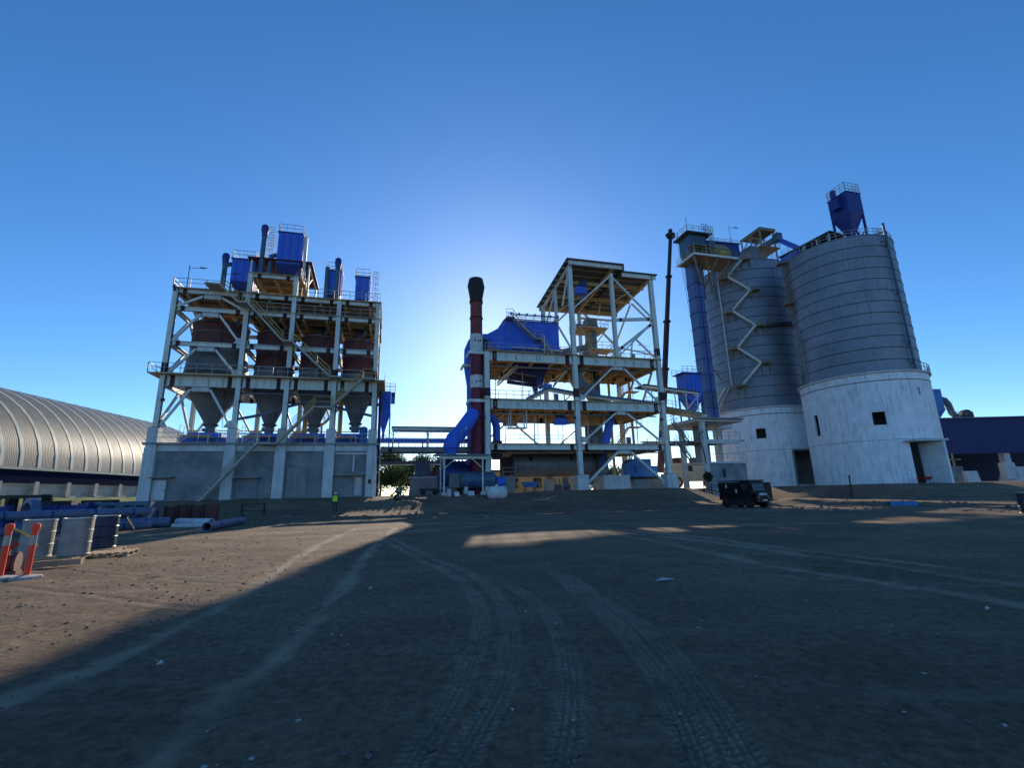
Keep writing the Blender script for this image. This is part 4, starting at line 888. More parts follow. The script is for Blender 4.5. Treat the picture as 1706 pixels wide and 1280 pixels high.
chevron(T, 25.4, 37.4, MF, 18.88, 13.95, 1.05); chevron(T, 25.4, 37.4, MF, 12.4, 8.1, 0.95); chevron(T, 25.4, 37.4, MF, 7.0, 2.4, 1.1, 0.3)
chevron(T, 25.4, 37.4, MR, 18.88, 13.95, 1.05); chevron(T, 12.9, 24.2, MR, 12.4, 8.1, 0.95); chevron(T, 25.4, 37.4, MR, 12.4, 8.1, 0.95)
for p, q in (((16.9, 60.0, 18.85), (14.0, 60.0, 16.2)), ((17.3, 61.6, 18.85), (14.4, 61.6, 16.2)), ((22.2, 60.0, 16.3), (24.6, 60.0, 18.85)), ((22.6, 61.6, 16.3), (24.6, 61.6, 18.85)), ((27.6, 60.2, 18.85), (25, 60.2, 16.3)), ((38.0, 60.5, 18.8), (38.0, 64.5, 14.0)), ((38.0, 70.5, 14), (38.0, 66, 18.8))): brace(T, p, q, 0.24, 'joist')
# upper frame braces
for p, q, s in (((31.65, MF, 26.0), (37.7, MF, 26.6), 0.42), ((31.65, MF, 21.3), (37.7, MF, 25.9), 0.42), ((31.5, MF, 20.3), (37.4, MF, 25.7), 0.2), ((34.4, MF, 23.5), (37.7, MF, 20.4), 0.2), ((34.2, MF, 23.4), (33.6, MF, 20.3), 0.18), ((25.0, MF, 27.2), (31.2, MF, 32.9), 0.22), ((31.6, MF, 32.8), (37.7, MF, 26.8), 0.22)):
    o = brace(T, p, q, s)
    if s > 0.4:
        d = (Vector(q) - Vector(p)).normalized()
        for f in (0.5, (Vector(q) - Vector(p)).length - 1.0): part('primer_band', MB().bar(Vector(p) + d * f, Vector(p) + d * (f + 0.45), s + 0.03, s + 0.03, (0, 1, 0)), 'primer', o)
for p, q in (((29.5, MR, 32.2), (24.9, MR, 27.6)), ((32.0, MR, 32.2), (37.8, MR, 26.5)), ((24.9, MR, 27.4), (31.2, MR, 22.0)), ((31.5, MR, 22.5), (37.8, MR, 22.5)), ((31.6, MR, 31), (37.8, MR, 31))): brace(T, p, q, 0.3)
for p, q in (((24.8, 58.9, 33.6), (24.8, 62, 29)), ((24.8, 64.6, 28.8), (24.8, 70.7, 24.5)), ((24.8, 59, 21), (24.8, 64.4, 26.8)), ((24.8, 65.2, 32.5), (24.8, 70.6, 28.0)), ((38, 59, 26), (38, 64.5, 31.5)), ((38, 70.6, 27), (38, 65, 31.5)), ((38, 59, 21), (38, 70.6, 26))): brace(T, p, q, 0.22)
# roof in two stepped sheets
def roof_sheet(u0, u1, w0, w1, zf, zr, nm='roof_sheet'):
    r = part(nm, MB().hull([(u0, w0, zf), (u1, w0, zf), (u1, w1, zr), (u0, w1, zr)], [(u0, w0, zf + 0.12), (u1, w0, zf + 0.12), (u1, w1, zr + 0.12), (u0, w1, zr + 0.12)]), 'roof_dark', T)
    for k in range(9):
        f = (k + 0.4) / 9; w = w0 + (w1 - w0) * f; z = zf + (zr - zf) * f - 0.1
        part('purlin', MB().box(u0 + 0.1, u1 - 0.1, w - 0.05, w + 0.05, z - 0.09, z + 0.09), 'joist', r)
    return r
roof_sheet(24.0, 33.1, 57.4, 72.0, 34.45, 32.75); roof_sheet(33.1, 39.0, 58.0, 72.0, 33.65, 32.6)
part('roof_riser', MB().hull([(33.02, 57.4, 33.55), (33.08, 57.4, 33.55), (33.08, 72, 32.5), (33.02, 72, 32.5)], [(33.02, 57.4, 34.5), (33.08, 57.4, 34.5), (33.08, 72, 32.8), (33.02, 72, 32.8)]), 'roof_dark', T)
for u, zf in ((24.8, 34.0), (31.4, 33.85), (38.0, 33.15)): part('rafter', MB().ib((u, 58.0, zf), (u, 71.7, 32.3), 0.3, 0.6, 0.05), 'steel' if u < 25 else 'joist', T)
part('eave_beam', MB().ib((24.4, 57.75, 34.05), (33.0, 57.75, 34.05), 0.25, 0.6, 0.05), 'steel', T); part('eave_beam', MB().ib((33.1, 58.3, 33.25), (38.8, 58.3, 33.25), 0.25, 0.6, 0.05), 'steel', T)
part('eave_beam', MB().ib((24.2, 71.3, 32.25), (38.9, 71.3, 32.25), 0.25, 0.7, 0.05), 'joist', T)
for w in (62, 66.5): part('eave_beam', MB().ib((24.4, w, 33.5 - (w - 58) * 0.1), (38.8, w, 33.5 - (w - 58) * 0.1), 0.25, 0.5, 0.05), 'joist', T)
for (a, b, c, d_) in ((27, 62.2, 28.5, 66.2), (29.5, 62.2, 28.5, 66.2), (33.5, 62.2, 35, 66.2), (36.5, 62.2, 35, 66.2), (27, 71, 28.5, 66.8), (35, 71, 33.5, 66.8)): brace(T, (a, b, 32.9 - (b - 58) * 0.1), (c, d_, 32.9 - (d_ - 58) * 0.1), 0.18, 'joist')
railing(T, [(25.4, 58.2, 20.24), (31.0, 58.2, 20.24)]); railing(T, [(31.8, 58.2, 20.24), (37.6, 58.2, 20.24)]); railing(T, [(12.0, 58.2, 20.24), (24.4, 58.2, 20.24)], h=1.0); railing(T, [(38.3, 58.3, 20.24), (38.3, 71.3, 20.24), (12, 71.3, 20.24)])
railing(T, [(12.7, 58.3, 13.7), (19.0, 58.3, 13.7)], sp=1.0); railing(T, [(26, 71.3, 13.7), (38.3, 71.3, 13.7)]); railing(T, [(12, 71.3, 13.7), (24, 71.3, 13.7)])
railing(T, [(14.6, 58.4, 7.87), (24.3, 58.4, 7.87)]); railing(T, [(12, 71.2, 7.87), (38, 71.2, 7.87)])
lamp_post('thin lamp pole on the right end of the mill tower deck', 37.2, 59.2, 20.24, 2.6, 1.3, -1)
for (u0, u1) in ((15.3, 17.9),):
    h = thing('hanging_platform', 'small platform hung on four rods below the middle mill deck', 'platform', (16.6, 60, 10.0))
    part('floor', MB().box(u0, u1, 59.3, 60.7, 10.0, 10.12), 'steel', h)
    for a in (u0 + 0.3, u1 - 0.1):
        for b in (59.4, 60.6): part('hanger', MB().box(a - 0.06, a + 0.06, b - 0.06, b + 0.06, 10.12, 12.42), 'white_paint', h)
    railing(h, [(u0, 60.65, 10.12), (u1, 60.65, 10.12)], h=0.6)
# big bag filter on the top deck
t = thing('bag_filter', 'large blue ribbed bag filter with tapered left end on the top mill deck', 'bag filter', (19, 64, 20.3))
casing(t, 15.6, 23.8, 61.5, 68.5, 21.5, 25.9, 'blue', 18, sideribs=8)
part('base_frame', MB().box(15.4, 23.9, 61.4, 68.6, 21.2, 21.5), 'blue_dark', t)
for u in (15.8, 19.8, 23.6):
    for w in (61.7, 68.3): part('leg', MB().box(u - 0.15, u + 0.15, w - 0.15, w + 0.15, 20.24, 21.2), 'steel', t)
part('plenum', MB().hull([(13.2, 61.9, 22.2), (13.2, 63.6, 22.2), (13.2, 63.6, 23.8), (13.2, 61.9, 23.8)], [(15.6, 61.6, 21.3), (15.6, 66.5, 21.3), (15.6, 66.5, 25.2), (15.6, 61.6, 25.2)]), 'blue', t)
part('roof_edge', MB().box(15.5, 23.9, 61.4, 68.6, 25.9, 26.02), 'blue_dark', t)
part('railing', MB().rail([(16.2, 61.5, 26.02), (23.8, 61.5, 26.02), (23.8, 68.5, 26.02), (16.2, 68.5, 26.02)], 1.0, 1.2, 0.035), 'rail', t)
part('header_pipe', MB().tube((16.4, 61.45, 26.8), (23.9, 61.45, 26.85), 0.09, None, 8), 'duct_grey', t); part('header_pipe', MB().tube((16.4, 62.3, 26.5), (23.9, 62.3, 26.5), 0.09, None, 8), 'duct_grey', t)
for k in range(7): part('pulse_valve', MB().lathe(16.6 + k * 1.2, 61.45, [(0.13, 26.75), (0.13, 27.15)], 8), 'blue_dark', t)
part('front_pipe', MB().tube((16.6, 61.2, 21.75), (20.6, 61.2, 21.75), 0.13, None, 8), 'white_paint', t); part('front_pipe', MB().tube((20.9, 61.2, 21.6), (24.1, 61.2, 21.6), 0.13, None, 8), 'white_paint', t)
for k, (w0, w1) in enumerate(((61.7, 64.6), (65.4, 68.3))):
    part('hopper', MB().hull([(17.4, (w0 + w1) / 2 - 0.35, 18.5), (21.7, (w0 + w1) / 2 - 0.35, 18.0), (21.7, (w0 + w1) / 2 + 0.35, 18.0), (17.4, (w0 + w1) / 2 + 0.35, 18.5)], [(16.2, w0, 21.2), (23.4, w0, 21.2), (23.4, w1, 21.2), (16.2, w1, 21.2)]), 'blue_dark', t)
    part('rotary_valve', MB().lathe(21.2 + k * 0.4, (w0 + w1) / 2, [(0.5, 18.1), (0.5, 17.4), (0.25, 16.3)], 14), 'blue_dark', t)
part('conveyor_tube', MB().tube((17.2, 67, 18.1), (22.4, 67, 17.6), 0.3, None, 12), 'blue_dark', t)
S = thing('staircase', 'steel stair in two flights on the front of the blue bag filter', 'staircase', (20, 60.8, 20.3))
flight(S, (22.6, 60.3, 20.3), (20.7, 60.3, 23.0), 0.8); landing(S, 19.8, 20.7, 60.2, 61.4, 23.06); flight(S, (19.8, 60.3, 23.06), (16.6, 60.3, 26.0), 0.8); landing(S, 15.6, 16.6, 60.2, 61.4, 26.04)
part('post', MB().box(21.0, 21.12, 60.2, 60.32, 20.24, 23.6), 'white_paint', S)
# bucket elevator head, separator, ducts
t = thing('bucket_elevator', 'grey bucket elevator with railed head platform behind the mill tower front', 'elevator', (31, 66, 7.9))
part('casing', MB().box(30.3, 31.7, 65.3, 66.7, 7.9, 27.2), 'duct_grey', t)
part('head', MB().frus(29.9, 32.0, 65.1, 66.9, 27.2, 30.2, 31.8, 65.2, 66.8, 28.8), 'bin_grey', t)
part('head_platform', MB().box(28.2, 33.2, 64.0, 68, 26.7, 26.84), 'joist', t)
part('railing', MB().rail([(28.2, 64, 26.84), (33.2, 64, 26.84), (33.2, 68, 26.84), (28.2, 68, 26.84), (28.2, 64, 26.84)], 1.2, 1.2), 'rail', t)
for s in (28.5, 33.0): brace(t, (s, 64.2, 26.7), (30.4 if s < 30 else 31.6, 65.2, 24.6), 0.14, 'joist')
part('drive_motor', MB().hlathe((28.4, 65.4, 27.3), (1, 0, 0), [(0.35, 0), (0.4, 0.2), (0.4, 0.9)], 14), 'duct_grey', t)
for z in (22.5, 24.8): part('flange', MB().box(30.2, 31.8, 65.2, 66.8, z, z + 0.1), 'bin_grey', t)
ladder(t, (30.0, 65.0, 20.3), 27.5, (0, -1, 0), True, 'yellow_rail')
t = thing('separator', 'yellow railed service platform with stair beside the bucket elevator', 'platform', (32, 63, 20.3))
part('floor', MB().box(28.6, 32.6, 61.4, 64.0, 22.3, 22.42), 'joist', t)
for a in (28.8, 32.4):
    for b in (61.6, 63.8): part('post', MB().box(a - 0.08, a + 0.08, b - 0.08, b + 0.08, 20.24, 22.3), 'joist', t)
for s in (1, -1): part('brace', MB().bar((30.6 - s * 1.8, 61.6, 21.2), (30.6 - s * 0.8, 61.6, 22.25), 0.09, 0.09), 'joist', t)
railing(t, [(28.6, 61.4, 22.42), (32.6, 61.4, 22.42), (32.6, 64, 22.42)], 'yellow_rail'); flight(t, (34.6, 61.6, 20.3), (32.6, 61.6, 22.36), 0.8, 'steel', 'yellow_rail')
t = thing('air_slide', 'dark sloping chute duct left of the bucket elevator', 'duct', (27, 64.8, 20.3))
part('chute', MB().bar((25.4, 65, 22.6), (30.2, 65.6, 23.9), 0.8, 0.9), 'bin_grey', t); part('box', MB().box(24.0, 26.0, 64, 66, 20.3, 22.2), 'blue_dark', t); part('hopper', MB().frus(26.4, 27.2, 64.4, 65.4, 20.3, 26.0, 27.8, 64, 66, 22.0), 'duct_grey', t)
part('post', MB().box(28, 28.15, 65, 65.15, 20.3, 23.2), 'joist', t)
t = thing('bent_duct', 'large grey bent duct flaring down through the middle mill deck', 'duct', (27, 60.5, 13.7))
part('duct', MB().hull([(25.3, 60.0, 17.3), (26.4, 60.0, 17.3), (26.4, 61.4, 17.3), (25.3, 61.4, 17.3)], [(25.3, 60.0, 20.1), (26.4, 60.0, 20.1), (26.4, 61.4, 20.1), (25.3, 61.4, 20.1)]), 'duct_grey', t)
part('slanted_duct', MB().hull([(28.0, 60, 14.1), (30.3, 60, 14.1), (30.3, 61.4, 14.1), (28.0, 61.4, 14.1)], [(25.3, 60.0, 17.3), (26.4, 60.0, 17.3), (26.4, 61.4, 17.3), (25.3, 61.4, 17.3)]), 'duct_grey', t)
t = thing('cone_hopper', 'cream round hopper hanging below the top mill deck', 'hopper', (28.6, 65.5, 15.5)); part('cone', MB().lathe(28.6, 65.5, [(0.5, 15.6), (1.9, 18.6), (1.9, 19.3)], 24), 'joist', t)
t = thing('vertical_duct', 'wide grey vertical duct behind the mill shell end', 'duct', (30.3, 66.2, 4)); part('duct', MB().lathe(30.2, 66.4, [(0.95, 5), (0.95, 13.0)], 22), 'duct_grey', t); part('collar', MB().box(29.0, 31.4, 65.2, 67.6, 11.4, 13.0), 'joist', t)
part('lower_bend', MB().path([(30.2, 66.4, 6.5), (30.6, 66.2, 5.2), (31.6, 66, 4.0)], [0.95, 0.95, 0.8], 18), 'duct_grey', t)
t = thing('feed_chute', 'blue slanting feed chute between the two lower mill decks', 'chute', (31, 62, 7.9)); part('chute', MB().bar((31.7, 62, 12.9), (30.2, 62, 7.9), 1.0, 0.9), 'blue', t); part('lower_chute', MB().bar((30.2, 62, 7.75), (29.6, 62.2, 5.0), 1.0, 0.9), 'blue_dark', t); part('flange', MB().bar((31.75, 62, 13.0), (31.65, 62, 12.75), 1.4, 1.2), 'bin_grey', t)
t = thing('hoist', 'blue electric hoist under the middle mill deck', 'hoist', (23, 60.5, 10.5)); part('body', MB().box(22.2, 23.9, 60.2, 61.0, 10.7, 11.5), 'blue', t); part('trolley', MB().box(22.4, 23.7, 60.3, 60.9, 11.5, 12.1), 'blue_dark', t)
part('motor', MB().hlathe((23.9, 60.6, 11.0), (1, 0, 0), [(0.25, 0), (0.25, 0.5)], 12), 'blue', t); part('chain', MB().box(23.3, 23.36, 60.5, 60.56, 8.2, 10.7), 'black', t); part('hook', MB().box(23.25, 23.42, 60.5, 60.56, 8.0, 8.3), 'black', t); part('chain', MB().box(22.6, 22.65, 60.5, 60.55, 8.4, 10.7), 'black', t)
t = thing('roof_hoist', 'blue hoist hanging under the raised mill tower roof', 'hoist', (27.6, 60.5, 30)); part('trolley', MB().box(27.2, 28.2, 60.2, 61.2, 31.8, 32.6), 'blue_dark', t); part('body', MB().box(26.6, 28.2, 60.3, 61.2, 30.6, 31.7), 'blue', t); part('hook_block', MB().box(27.3, 27.8, 60.5, 61.0, 29.4, 30.3), 'bin_grey', t); part('rope', MB().box(27.5, 27.58, 60.7, 60.78, 30.2, 30.7), 'black', t)
t = thing('crossbelt', 'railed belt conveyor with blue cover crossing the middle mill deck', 'conveyor', (28, 60.6, 13.7))
for p, q in (((18.3, 60.4, 14.2), (21.2, 60.4, 15.7)), ((21.2, 60.4, 15.7), (26, 60.4, 15.0)), ((26, 60.4, 15.0), (38.3, 60.4, 13.95))):
    part('belt_cover', MB().bar(p, q, 1.2, 0.4), 'blue_grey', t); part('side_frame', MB().bar(V(*p) - V(0, 0.7, 0.35), V(*q) - V(0, 0.7, 0.35), 0.1, 0.3), 'joist', t)
for k, (u, z) in enumerate(((18.8, 14.2), (20.0, 14.8), (21.0, 15.2), (22.0, 15.2), (23.5, 15.0), (25.6, 14.7))): part('leg', MB().box(u - 0.07, u + 0.07, 59.7, 59.84, 13.7, z), 'white_paint', t)
railing(t, [(18.2, 59.6, 14.0), (21.0, 59.6, 15.3)]); part('tail_guard', MB().box(20.6, 21.8, 59.9, 60.9, 15.8, 16.3), 'blue', t)
S = thing('staircase', 'yellow caged stair tower at the right side of the mill tower', 'staircase', (36.5, 67, 7.9))
for z0, z1 in ((7.9, 11.3), (13.75, 17.0)):
    flight(S, (34.0, 66, z0), (36.6, 66, z1), 0.8, 'joist', 'yellow_rail'); landing(S, 36.6, 38.6, 65.6, 67, z1 + 0.06, True, 'joist', 'yellow_rail')
for a in (34.2, 37.9): part('post', MB().box(a - 0.15, a + 0.15, 67.2, 67.5, 1.6, 20.2), 'yellow_rail', S)
flight(S, (34.6, 65.6, 2.0), (36.8, 65.6, 7.7), 0.8, 'joist', 'yellow_rail')
# ball mill
t = thing('ball_mill', 'long dark grey horizontal ball mill cylinder between concrete supports', 'ball mill', (23, 64.5, 1.6))
part('shell', MB().hlathe((17.0, 64.5, 5.4), (1, 0, 0), [(0.9, -0.5), (1.62, 0), (1.62, 12.1), (0.9, 12.6)], 48), 'mill_shell', t)
for k in range(2): part('shell_seam', MB().hlathe((17.4 + k * 11.2, 64.5, 5.4), (1, 0, 0), [(1.62, -0.05), (1.66, -0.05), (1.66, 0.05), (1.62, 0.05)], 48, False), 'seam', t)
part('girth_gear', MB().hlathe((29.3, 64.5, 5.4), (1, 0, 0), [(1.7, 0), (2.15, 0.05), (2.15, 0.75), (1.7, 0.8)], 48), 'bin_grey', t)
part('gear_guard', MB().hlathe((29.2, 64.5, 5.4), (1, 0, 0), [(2.3, 0.3), (2.3, 1.2), (1.2, 1.25)], 40), 'mill_shell', t)
part('trunnion', MB().hlathe((15.4, 64.5, 5.4), (1, 0, 0), [(0.8, 0), (0.8, 1.4)], 24), 'primer', t); part('bearing_housing', MB().box(15.5, 16.4, 63.3, 65.7, 3.9, 6.5), 'primer', t)
part('trunnion', MB().hlathe((29.8, 64.5, 5.4), (1, 0, 0), [(0.8, 0), (0.8, 1.6)], 24), 'primer', t)
for k in range(2): part('manhole', MB().hlathe((19.3 + k * 6.1, 63.0, 6.2), (0, -1, 0.4), [(0.28, -0.3), (0.28, 0.1), (0.16, 0.14)], 14), 'black', t)
part('support_pier', MB().box(15.2, 16.9, 62.6, 66.4, 1.3, 3.9), 'concrete_dark', t); part('support_pier', MB().box(30.0, 32.0, 62.6, 66.4, 1.3, 3.8), 'concrete_dark', t)
railing(t, [(15.2, 62.5, 3.9), (17.0, 62.5, 3.9)])
part('oil_pipe', MB().tube((15.8, 62.6, 7.2), (27.2, 62.6, 7.25), 0.1, None, 8), 'joist', t); part('oil_pipe', MB().tube((15.8, 62.9, 6.95), (27.2, 62.9, 7.0), 0.1, None, 8), 'joist', t)
t = thing('drive_block', 'pale concrete foundation block with railings right of the ball mill', 'foundation', (31.5, 62, 1.4))
part('block', MB().box(29.2, 33.3, 61.0, 64, 1.2, 3.75), 'concrete', t); part('block', MB().box(34.0, 39.2, 61.2, 64, 1.2, 3.1), 'concrete_dark', t)
railing(t, [(29.2, 61.05, 3.75), (32.2, 61.05, 3.75)], h=0.85, sp=0.8); flight(t, (26.6, 60.4, 1.7), (29.2, 60.4, 3.8), 0.7)
for k in range(4): part('step', MB().box(33.3 + 0.15 * k, 33.9, 60.9, 61.6, 1.4 + 0.5 * k, 1.6 + 0.5 * k), 'concrete_dark', t)
t = thing('drive_motor', 'bright blue boxy mill motor on its foundation', 'motor', (35.3, 62.2, 3.2))
casing(t, 33.9, 37.0, 61.3, 63.2, 3.5, 6.0, 'blue_bright'); part('end_box', MB().hull([(33.0, 61.4, 3.6), (33.9, 61.4, 3.5), (33.9, 63.1, 3.5), (33.0, 63.1, 3.6)], [(33.2, 61.4, 5.4), (33.9, 61.4, 5.9), (33.9, 63.1, 5.9), (33.2, 63.1, 5.4)]), 'blue_bright', t)
part('side_box', MB().box(37.0, 38.0, 61.4, 63, 3.5, 5.0), 'blue_bright', t); part('vent_grille', MB().box(34.2, 34.5, 61.26, 61.3, 4.0, 5.1), 'blue_dark', t); part('skid', MB().box(33.6, 38.2, 61.2, 63.3, 3.1, 3.5), 'black', t)
t = thing('lube_tank', 'small blue open tray tank in front of the ball mill', 'tank', (18.6, 61.5, 1.6)); part('tray', MB().frus(17.9, 19.3, 61.0, 62.0, 2.3, 17.6, 19.6, 60.8, 62.2, 3.0), 'blue_bright', t)
for a in (17.9, 19.2):
    for b in (61.1, 61.9): part('leg', MB().box(a - 0.05, a + 0.05, b - 0.05, b + 0.05, 1.5, 2.3), 'black', t)
t = thing('pump_set', 'cluster of dark pumps and pipes under the ball mill', 'pump', (23.6, 61.8, 1.6))
for k, u in enumerate((22.3, 23.0, 23.6, 24.2)): part('pump', MB().hlathe((u - 0.2, 61.6 + 0.3 * (k % 2), 2.3), (1, 0, 0), [(0.2, 0), (0.35, 0.1), (0.35, 0.4), (0.2, 0.5)], 14), 'blue_grey' if k > 1 else 'duct_grey', t); part('stand', MB().box(u - 0.2, u + 0.3, 61.5, 62.1, 1.5, 2.0), 'duct_grey', t); part('riser', MB().tube((u, 61.8, 2.4), (u, 61.8, 3.4), 0.06, None, 8), 'duct_grey', t)
# cream building behind the mill
t = thing('low_building', 'low cream building with a dark window seen under the ball mill', 'building', (26, 82, 1.6))
part('wall', MB().box(17.5, 35, 80, 86, 1.2, 5.4), 'cream_wall', t); part('roof', MB().box(17.2, 35.3, 79.7, 86.3, 5.4, 5.6), 'roof_dark', t)
for a, b in ((20.5, 22.2), (24.8, 26.4), (30.3, 31.9)):
    f = part('window', MB().box(a, b, 79.93, 79.99, 2.4, 4.2), 'concrete_dark', t); part('pane', MB().box(a + 0.12, b - 0.12, 79.88, 79.93, 2.5, 4.1), 'glass', f)

# cables, trays and thin pipes fixed to the mill tower
T = bpy.data.objects['mill_tower']
for i, u in enumerate(MU):
    part('conduit', MB().tube((u + 0.4, MF - 0.1, 4), (u + 0.4, MF - 0.1, 19), 0.05, None, 6), 'black', T)
    part('floodlight', MB().box(u - 0.75, u - 0.4, MF - 0.5, MF - 0.25, 11.2, 11.5).bar((u - 0.3, MF - 0.2, 11.1), (u - 0.5, MF - 0.35, 11.3), 0.05, 0.05), 'black', T)
for z in (18.4, 11.9, 6.7): part('cable_tray', MB().box(13, 37.5, MF + 0.9, MF + 1.35, z, z + 0.12), 'duct_grey', T)
for k, u in enumerate((15.2, 19.6, 20.3, 21.0, 25.6, 27.9, 33.0, 35.4)): part('drop_pipe', MB().tube((u, 61.0 + 0.7 * (k % 3), 7.87), (u + 0.05, 61.0 + 0.7 * (k % 3), 12.4), 0.05 + 0.03 * (k % 2), None, 6), 'pipe_white' if k % 2 else 'duct_grey', T)
for k, u in enumerate((14.2, 18.4, 26.5, 29.0, 34.2, 36.3)): part('drop_pipe', MB().tube((u, 62.0 + 0.8 * (k % 3), 13.7), (u, 62.0 + 0.8 * (k % 3), 18.8), 0.06, None, 6), 'joist', T)
for k in range(14): part('hanger', MB().box(13 + 1.8 * k, 13.2 + 1.8 * k, 60.0, 60.3, 12.0, 12.42), 'primer' if k % 3 else 'rust_bin', T)
for k in range(12): part('hanger', MB().box(13.5 + 2.0 * k, 13.8 + 2.0 * k, 64.0, 64.4, 18.2, 18.8), 'primer' if k % 2 else 'rust_bin', T)
for (u, w, z) in ((28.2, 61, 7.87), (33.6, 61.5, 7.87), (22.2, 60.2, 13.7), (34.8, 60.4, 20.24), (27.2, 60.6, 20.24)): part('control_cabinet', MB().box(u, u + 0.6, w, w + 0.35, z, z + 1.3), 'duct_grey', T)
part('monorail', MB().ib((13, 60.6, 12.25), (37.5, 60.6, 12.25), 0.2, 0.3, 0.03), 'yellow_rail', T)
# ---------------------------------------------------------------- loading platform left of the silos
T = thing('loading_platform', 'grey concrete frame platform with block wall base beside the silos', 'platform', (47, 61, 0.2))
part('top_slab', MB().box(42.9, 50.6, 57.8, 67.8, 11.1, 11.6).box(50.6, 54.4, 64.4, 67.8, 11.1, 11.6), 'concrete', T); part('slab_edge', MB().box(42.5, 50.6, 57.3, 57.8, 11.42, 11.62), 'concrete_dark', T)
for u, w in ((43.9, 58.2), (43.9, 63.3), (43.9, 67.2), (50.5, 63.3), (53.2, 67.2)): part('column', MB().box(u - 0.32, u + 0.32, w - 0.32, w + 0.32, 0.0, 11.1), 'concrete', T)
part('middle_beam', MB().box(44.22, 50.0, 57.95, 58.35, 7.9, 8.5), 'concrete', T); part('middle_slab', MB().box(44.2, 51, 58.35, 63.0, 8.3, 8.5), 'concrete_dark', T)
part('lower_slab', MB().box(44.22, 50.6, 57.75, 63.0, 5.05, 5.3), 'concrete', T)
w_ = part('block_wall', MB().box(44.22, 50.4, 57.95, 58.25, -0.2, 5.05), 'block_wall_pale', T); part('vent_opening', MB().box(46.3, 46.75, 57.90, 57.96, 3.1, 4.3), 'black', w_)
part('back_wall', MB().box(45.6, 48.2, 62.6, 62.8, 5.3, 11.1), 'concrete_dark', T); part('door', MB().box(46.4, 47.1, 62.5, 62.6, 5.3, 7.6), 'tarp', T)
part('switch_box', MB().box(43.2, 43.9, 57.4, 57.8, 1.3, 3.6), 'block_wall_pale', T)
railing(T, [(44.3, 57.8, 5.3), (50.5, 57.8, 5.3)]); railing(T, [(44.3, 58, 8.5), (50, 58, 8.5)]); railing(T, [(42.95, 67.4, 11.62), (42.95, 57.9, 11.62)], h=1.3)
flight(T, (43.0, 59.5, 5.3), (40.8, 59.5, 8.3), 0.7, 'duct_grey'); flight(T, (42.8, 60, 8.4), (40.6, 60, 11.3), 0.7, 'duct_grey')
t = thing('pipe_rack', 'bundle of dark pipes on a light truss from mill tower to platform', 'pipe rack', (43, 61.5, 8))
for k in range(4): part('pipe', MB().tube((36, 61.2 + 0.3 * k, 8.2 + 0.28 * (k % 2)), (49, 61.2 + 0.3 * k, 8.35 + 0.28 * (k % 2)), 0.09, None, 8), 'bin_grey', t)
part('truss', MB().bar((36, 61, 7.95), (49, 61, 8.1), 0.08, 0.12).bar((36, 62.3, 7.95), (49, 62.3, 8.1), 0.08, 0.12), 'bin_grey', t)
for k in range(9): part('hanger', MB().box(36.5 + k * 1.5, 36.6 + k * 1.5, 61.0, 62.3, 8.0 + k * 0.02, 8.12 + k * 0.02).box(36.5 + k * 1.5, 36.58 + k * 1.5, 61.0, 61.08, 8.0, 9.0 + k * 0.02), 'bin_grey', t)
part('hose', MB().path([(43.6, 57.6, 9.6), (42.9, 57.5, 9.3), (42.7, 57.5, 8.4), (43.2, 57.5, 6.8), (43.4, 57.5, 5)], 0.07, 8), 'black', t)
# enclosed conveyor from the mill tower
t = thing('covered_conveyor', 'inclined conveyor bridge with sheet canopy leading to the loading platform', 'conveyor', (42, 62, 12))
part('bridge_floor', MB().hull([(37.0, 61.0, 13.6), (47.0, 61.0, 12.3), (47.0, 63.2, 12.3), (37.0, 63.2, 13.6)], [(37.0, 61.0, 14.2), (47.0, 61.0, 12.9), (47.0, 63.2, 12.9), (37.0, 63.2, 14.2)]), 'tan_shaded', t)
part('canopy', MB().hull([(36.6, 60.6, 16.9), (46.2, 60.6, 16.05), (46.2, 63.6, 16.05), (36.6, 63.6, 16.9)], [(36.6, 60.6, 17.05), (46.2, 60.6, 16.2), (46.2, 63.6, 16.2), (36.6, 63.6, 17.05)]), 'roof_dark', t)
part('canopy_beam', MB().bar((36.8, 60.9, 16.7), (46.0, 60.9, 15.9), 0.14, 0.3), 'steel', t)
for k in range(5):
    u = 38 + k * 1.95; zb = 14.2 - (u - 37) * 0.13; zt = 16.8 - (u - 36.6) * 0.0885
    part('post', MB().box(u - 0.06, u + 0.06, 60.95, 61.07, zb, zt), 'steel', t)
    for s in (-1, 1): part('fork_brace', MB().bar((u, 61, zt - 0.8), (u + s * 0.6, 61, zt - 0.1), 0.06, 0.06), 'steel', t)
part('railing', MB().rail([(37, 61, 14.2), (47, 61, 12.9)], 1.0, 1.5), 'rail', t)
part('end_brace', MB().bar((44, 61, 13.6), (46, 61, 15.6), 0.1, 0.1), 'steel', t); part('strut', MB().bar((46.3, 61.5, 11.62), (45.2, 61.5, 12.6), 0.14, 0.14), 'steel', t); part('strut', MB().bar((44.2, 61.5, 11.62), (46.0, 61.5, 12.6), 0.14, 0.14), 'steel', t)
t = thing('discharge_chute', 'white round discharge spout on the platform slab', 'chute', (46.2, 61, 11.6)); part('spout', MB().lathe(46.6, 61.6, [(0.5, 11.62), (0.65, 12.3), (0.9, 12.6)], 18), 'white_paint', t)
t = thing('dust_filter', 'blue dust filter with stiffened side standing left of the blue elevator', 'dust filter', (47.6, 65, 11.6))
casing(t, 46.3, 49.3, 64.2, 66.6, 16.4, 20.0, 'blue', 4); part('hopper', MB().frus(47.6, 48.1, 65.2, 65.7, 13.2, 46.3, 49.3, 64.2, 66.6, 16.4), 'blue', t)
for a in (46.4, 49.2):
    for b in (64.3, 66.5): part('leg', MB().box(a - 0.1, a + 0.1, b - 0.1, b + 0.1, 11.6, 16.4), 'blue_dark', t)
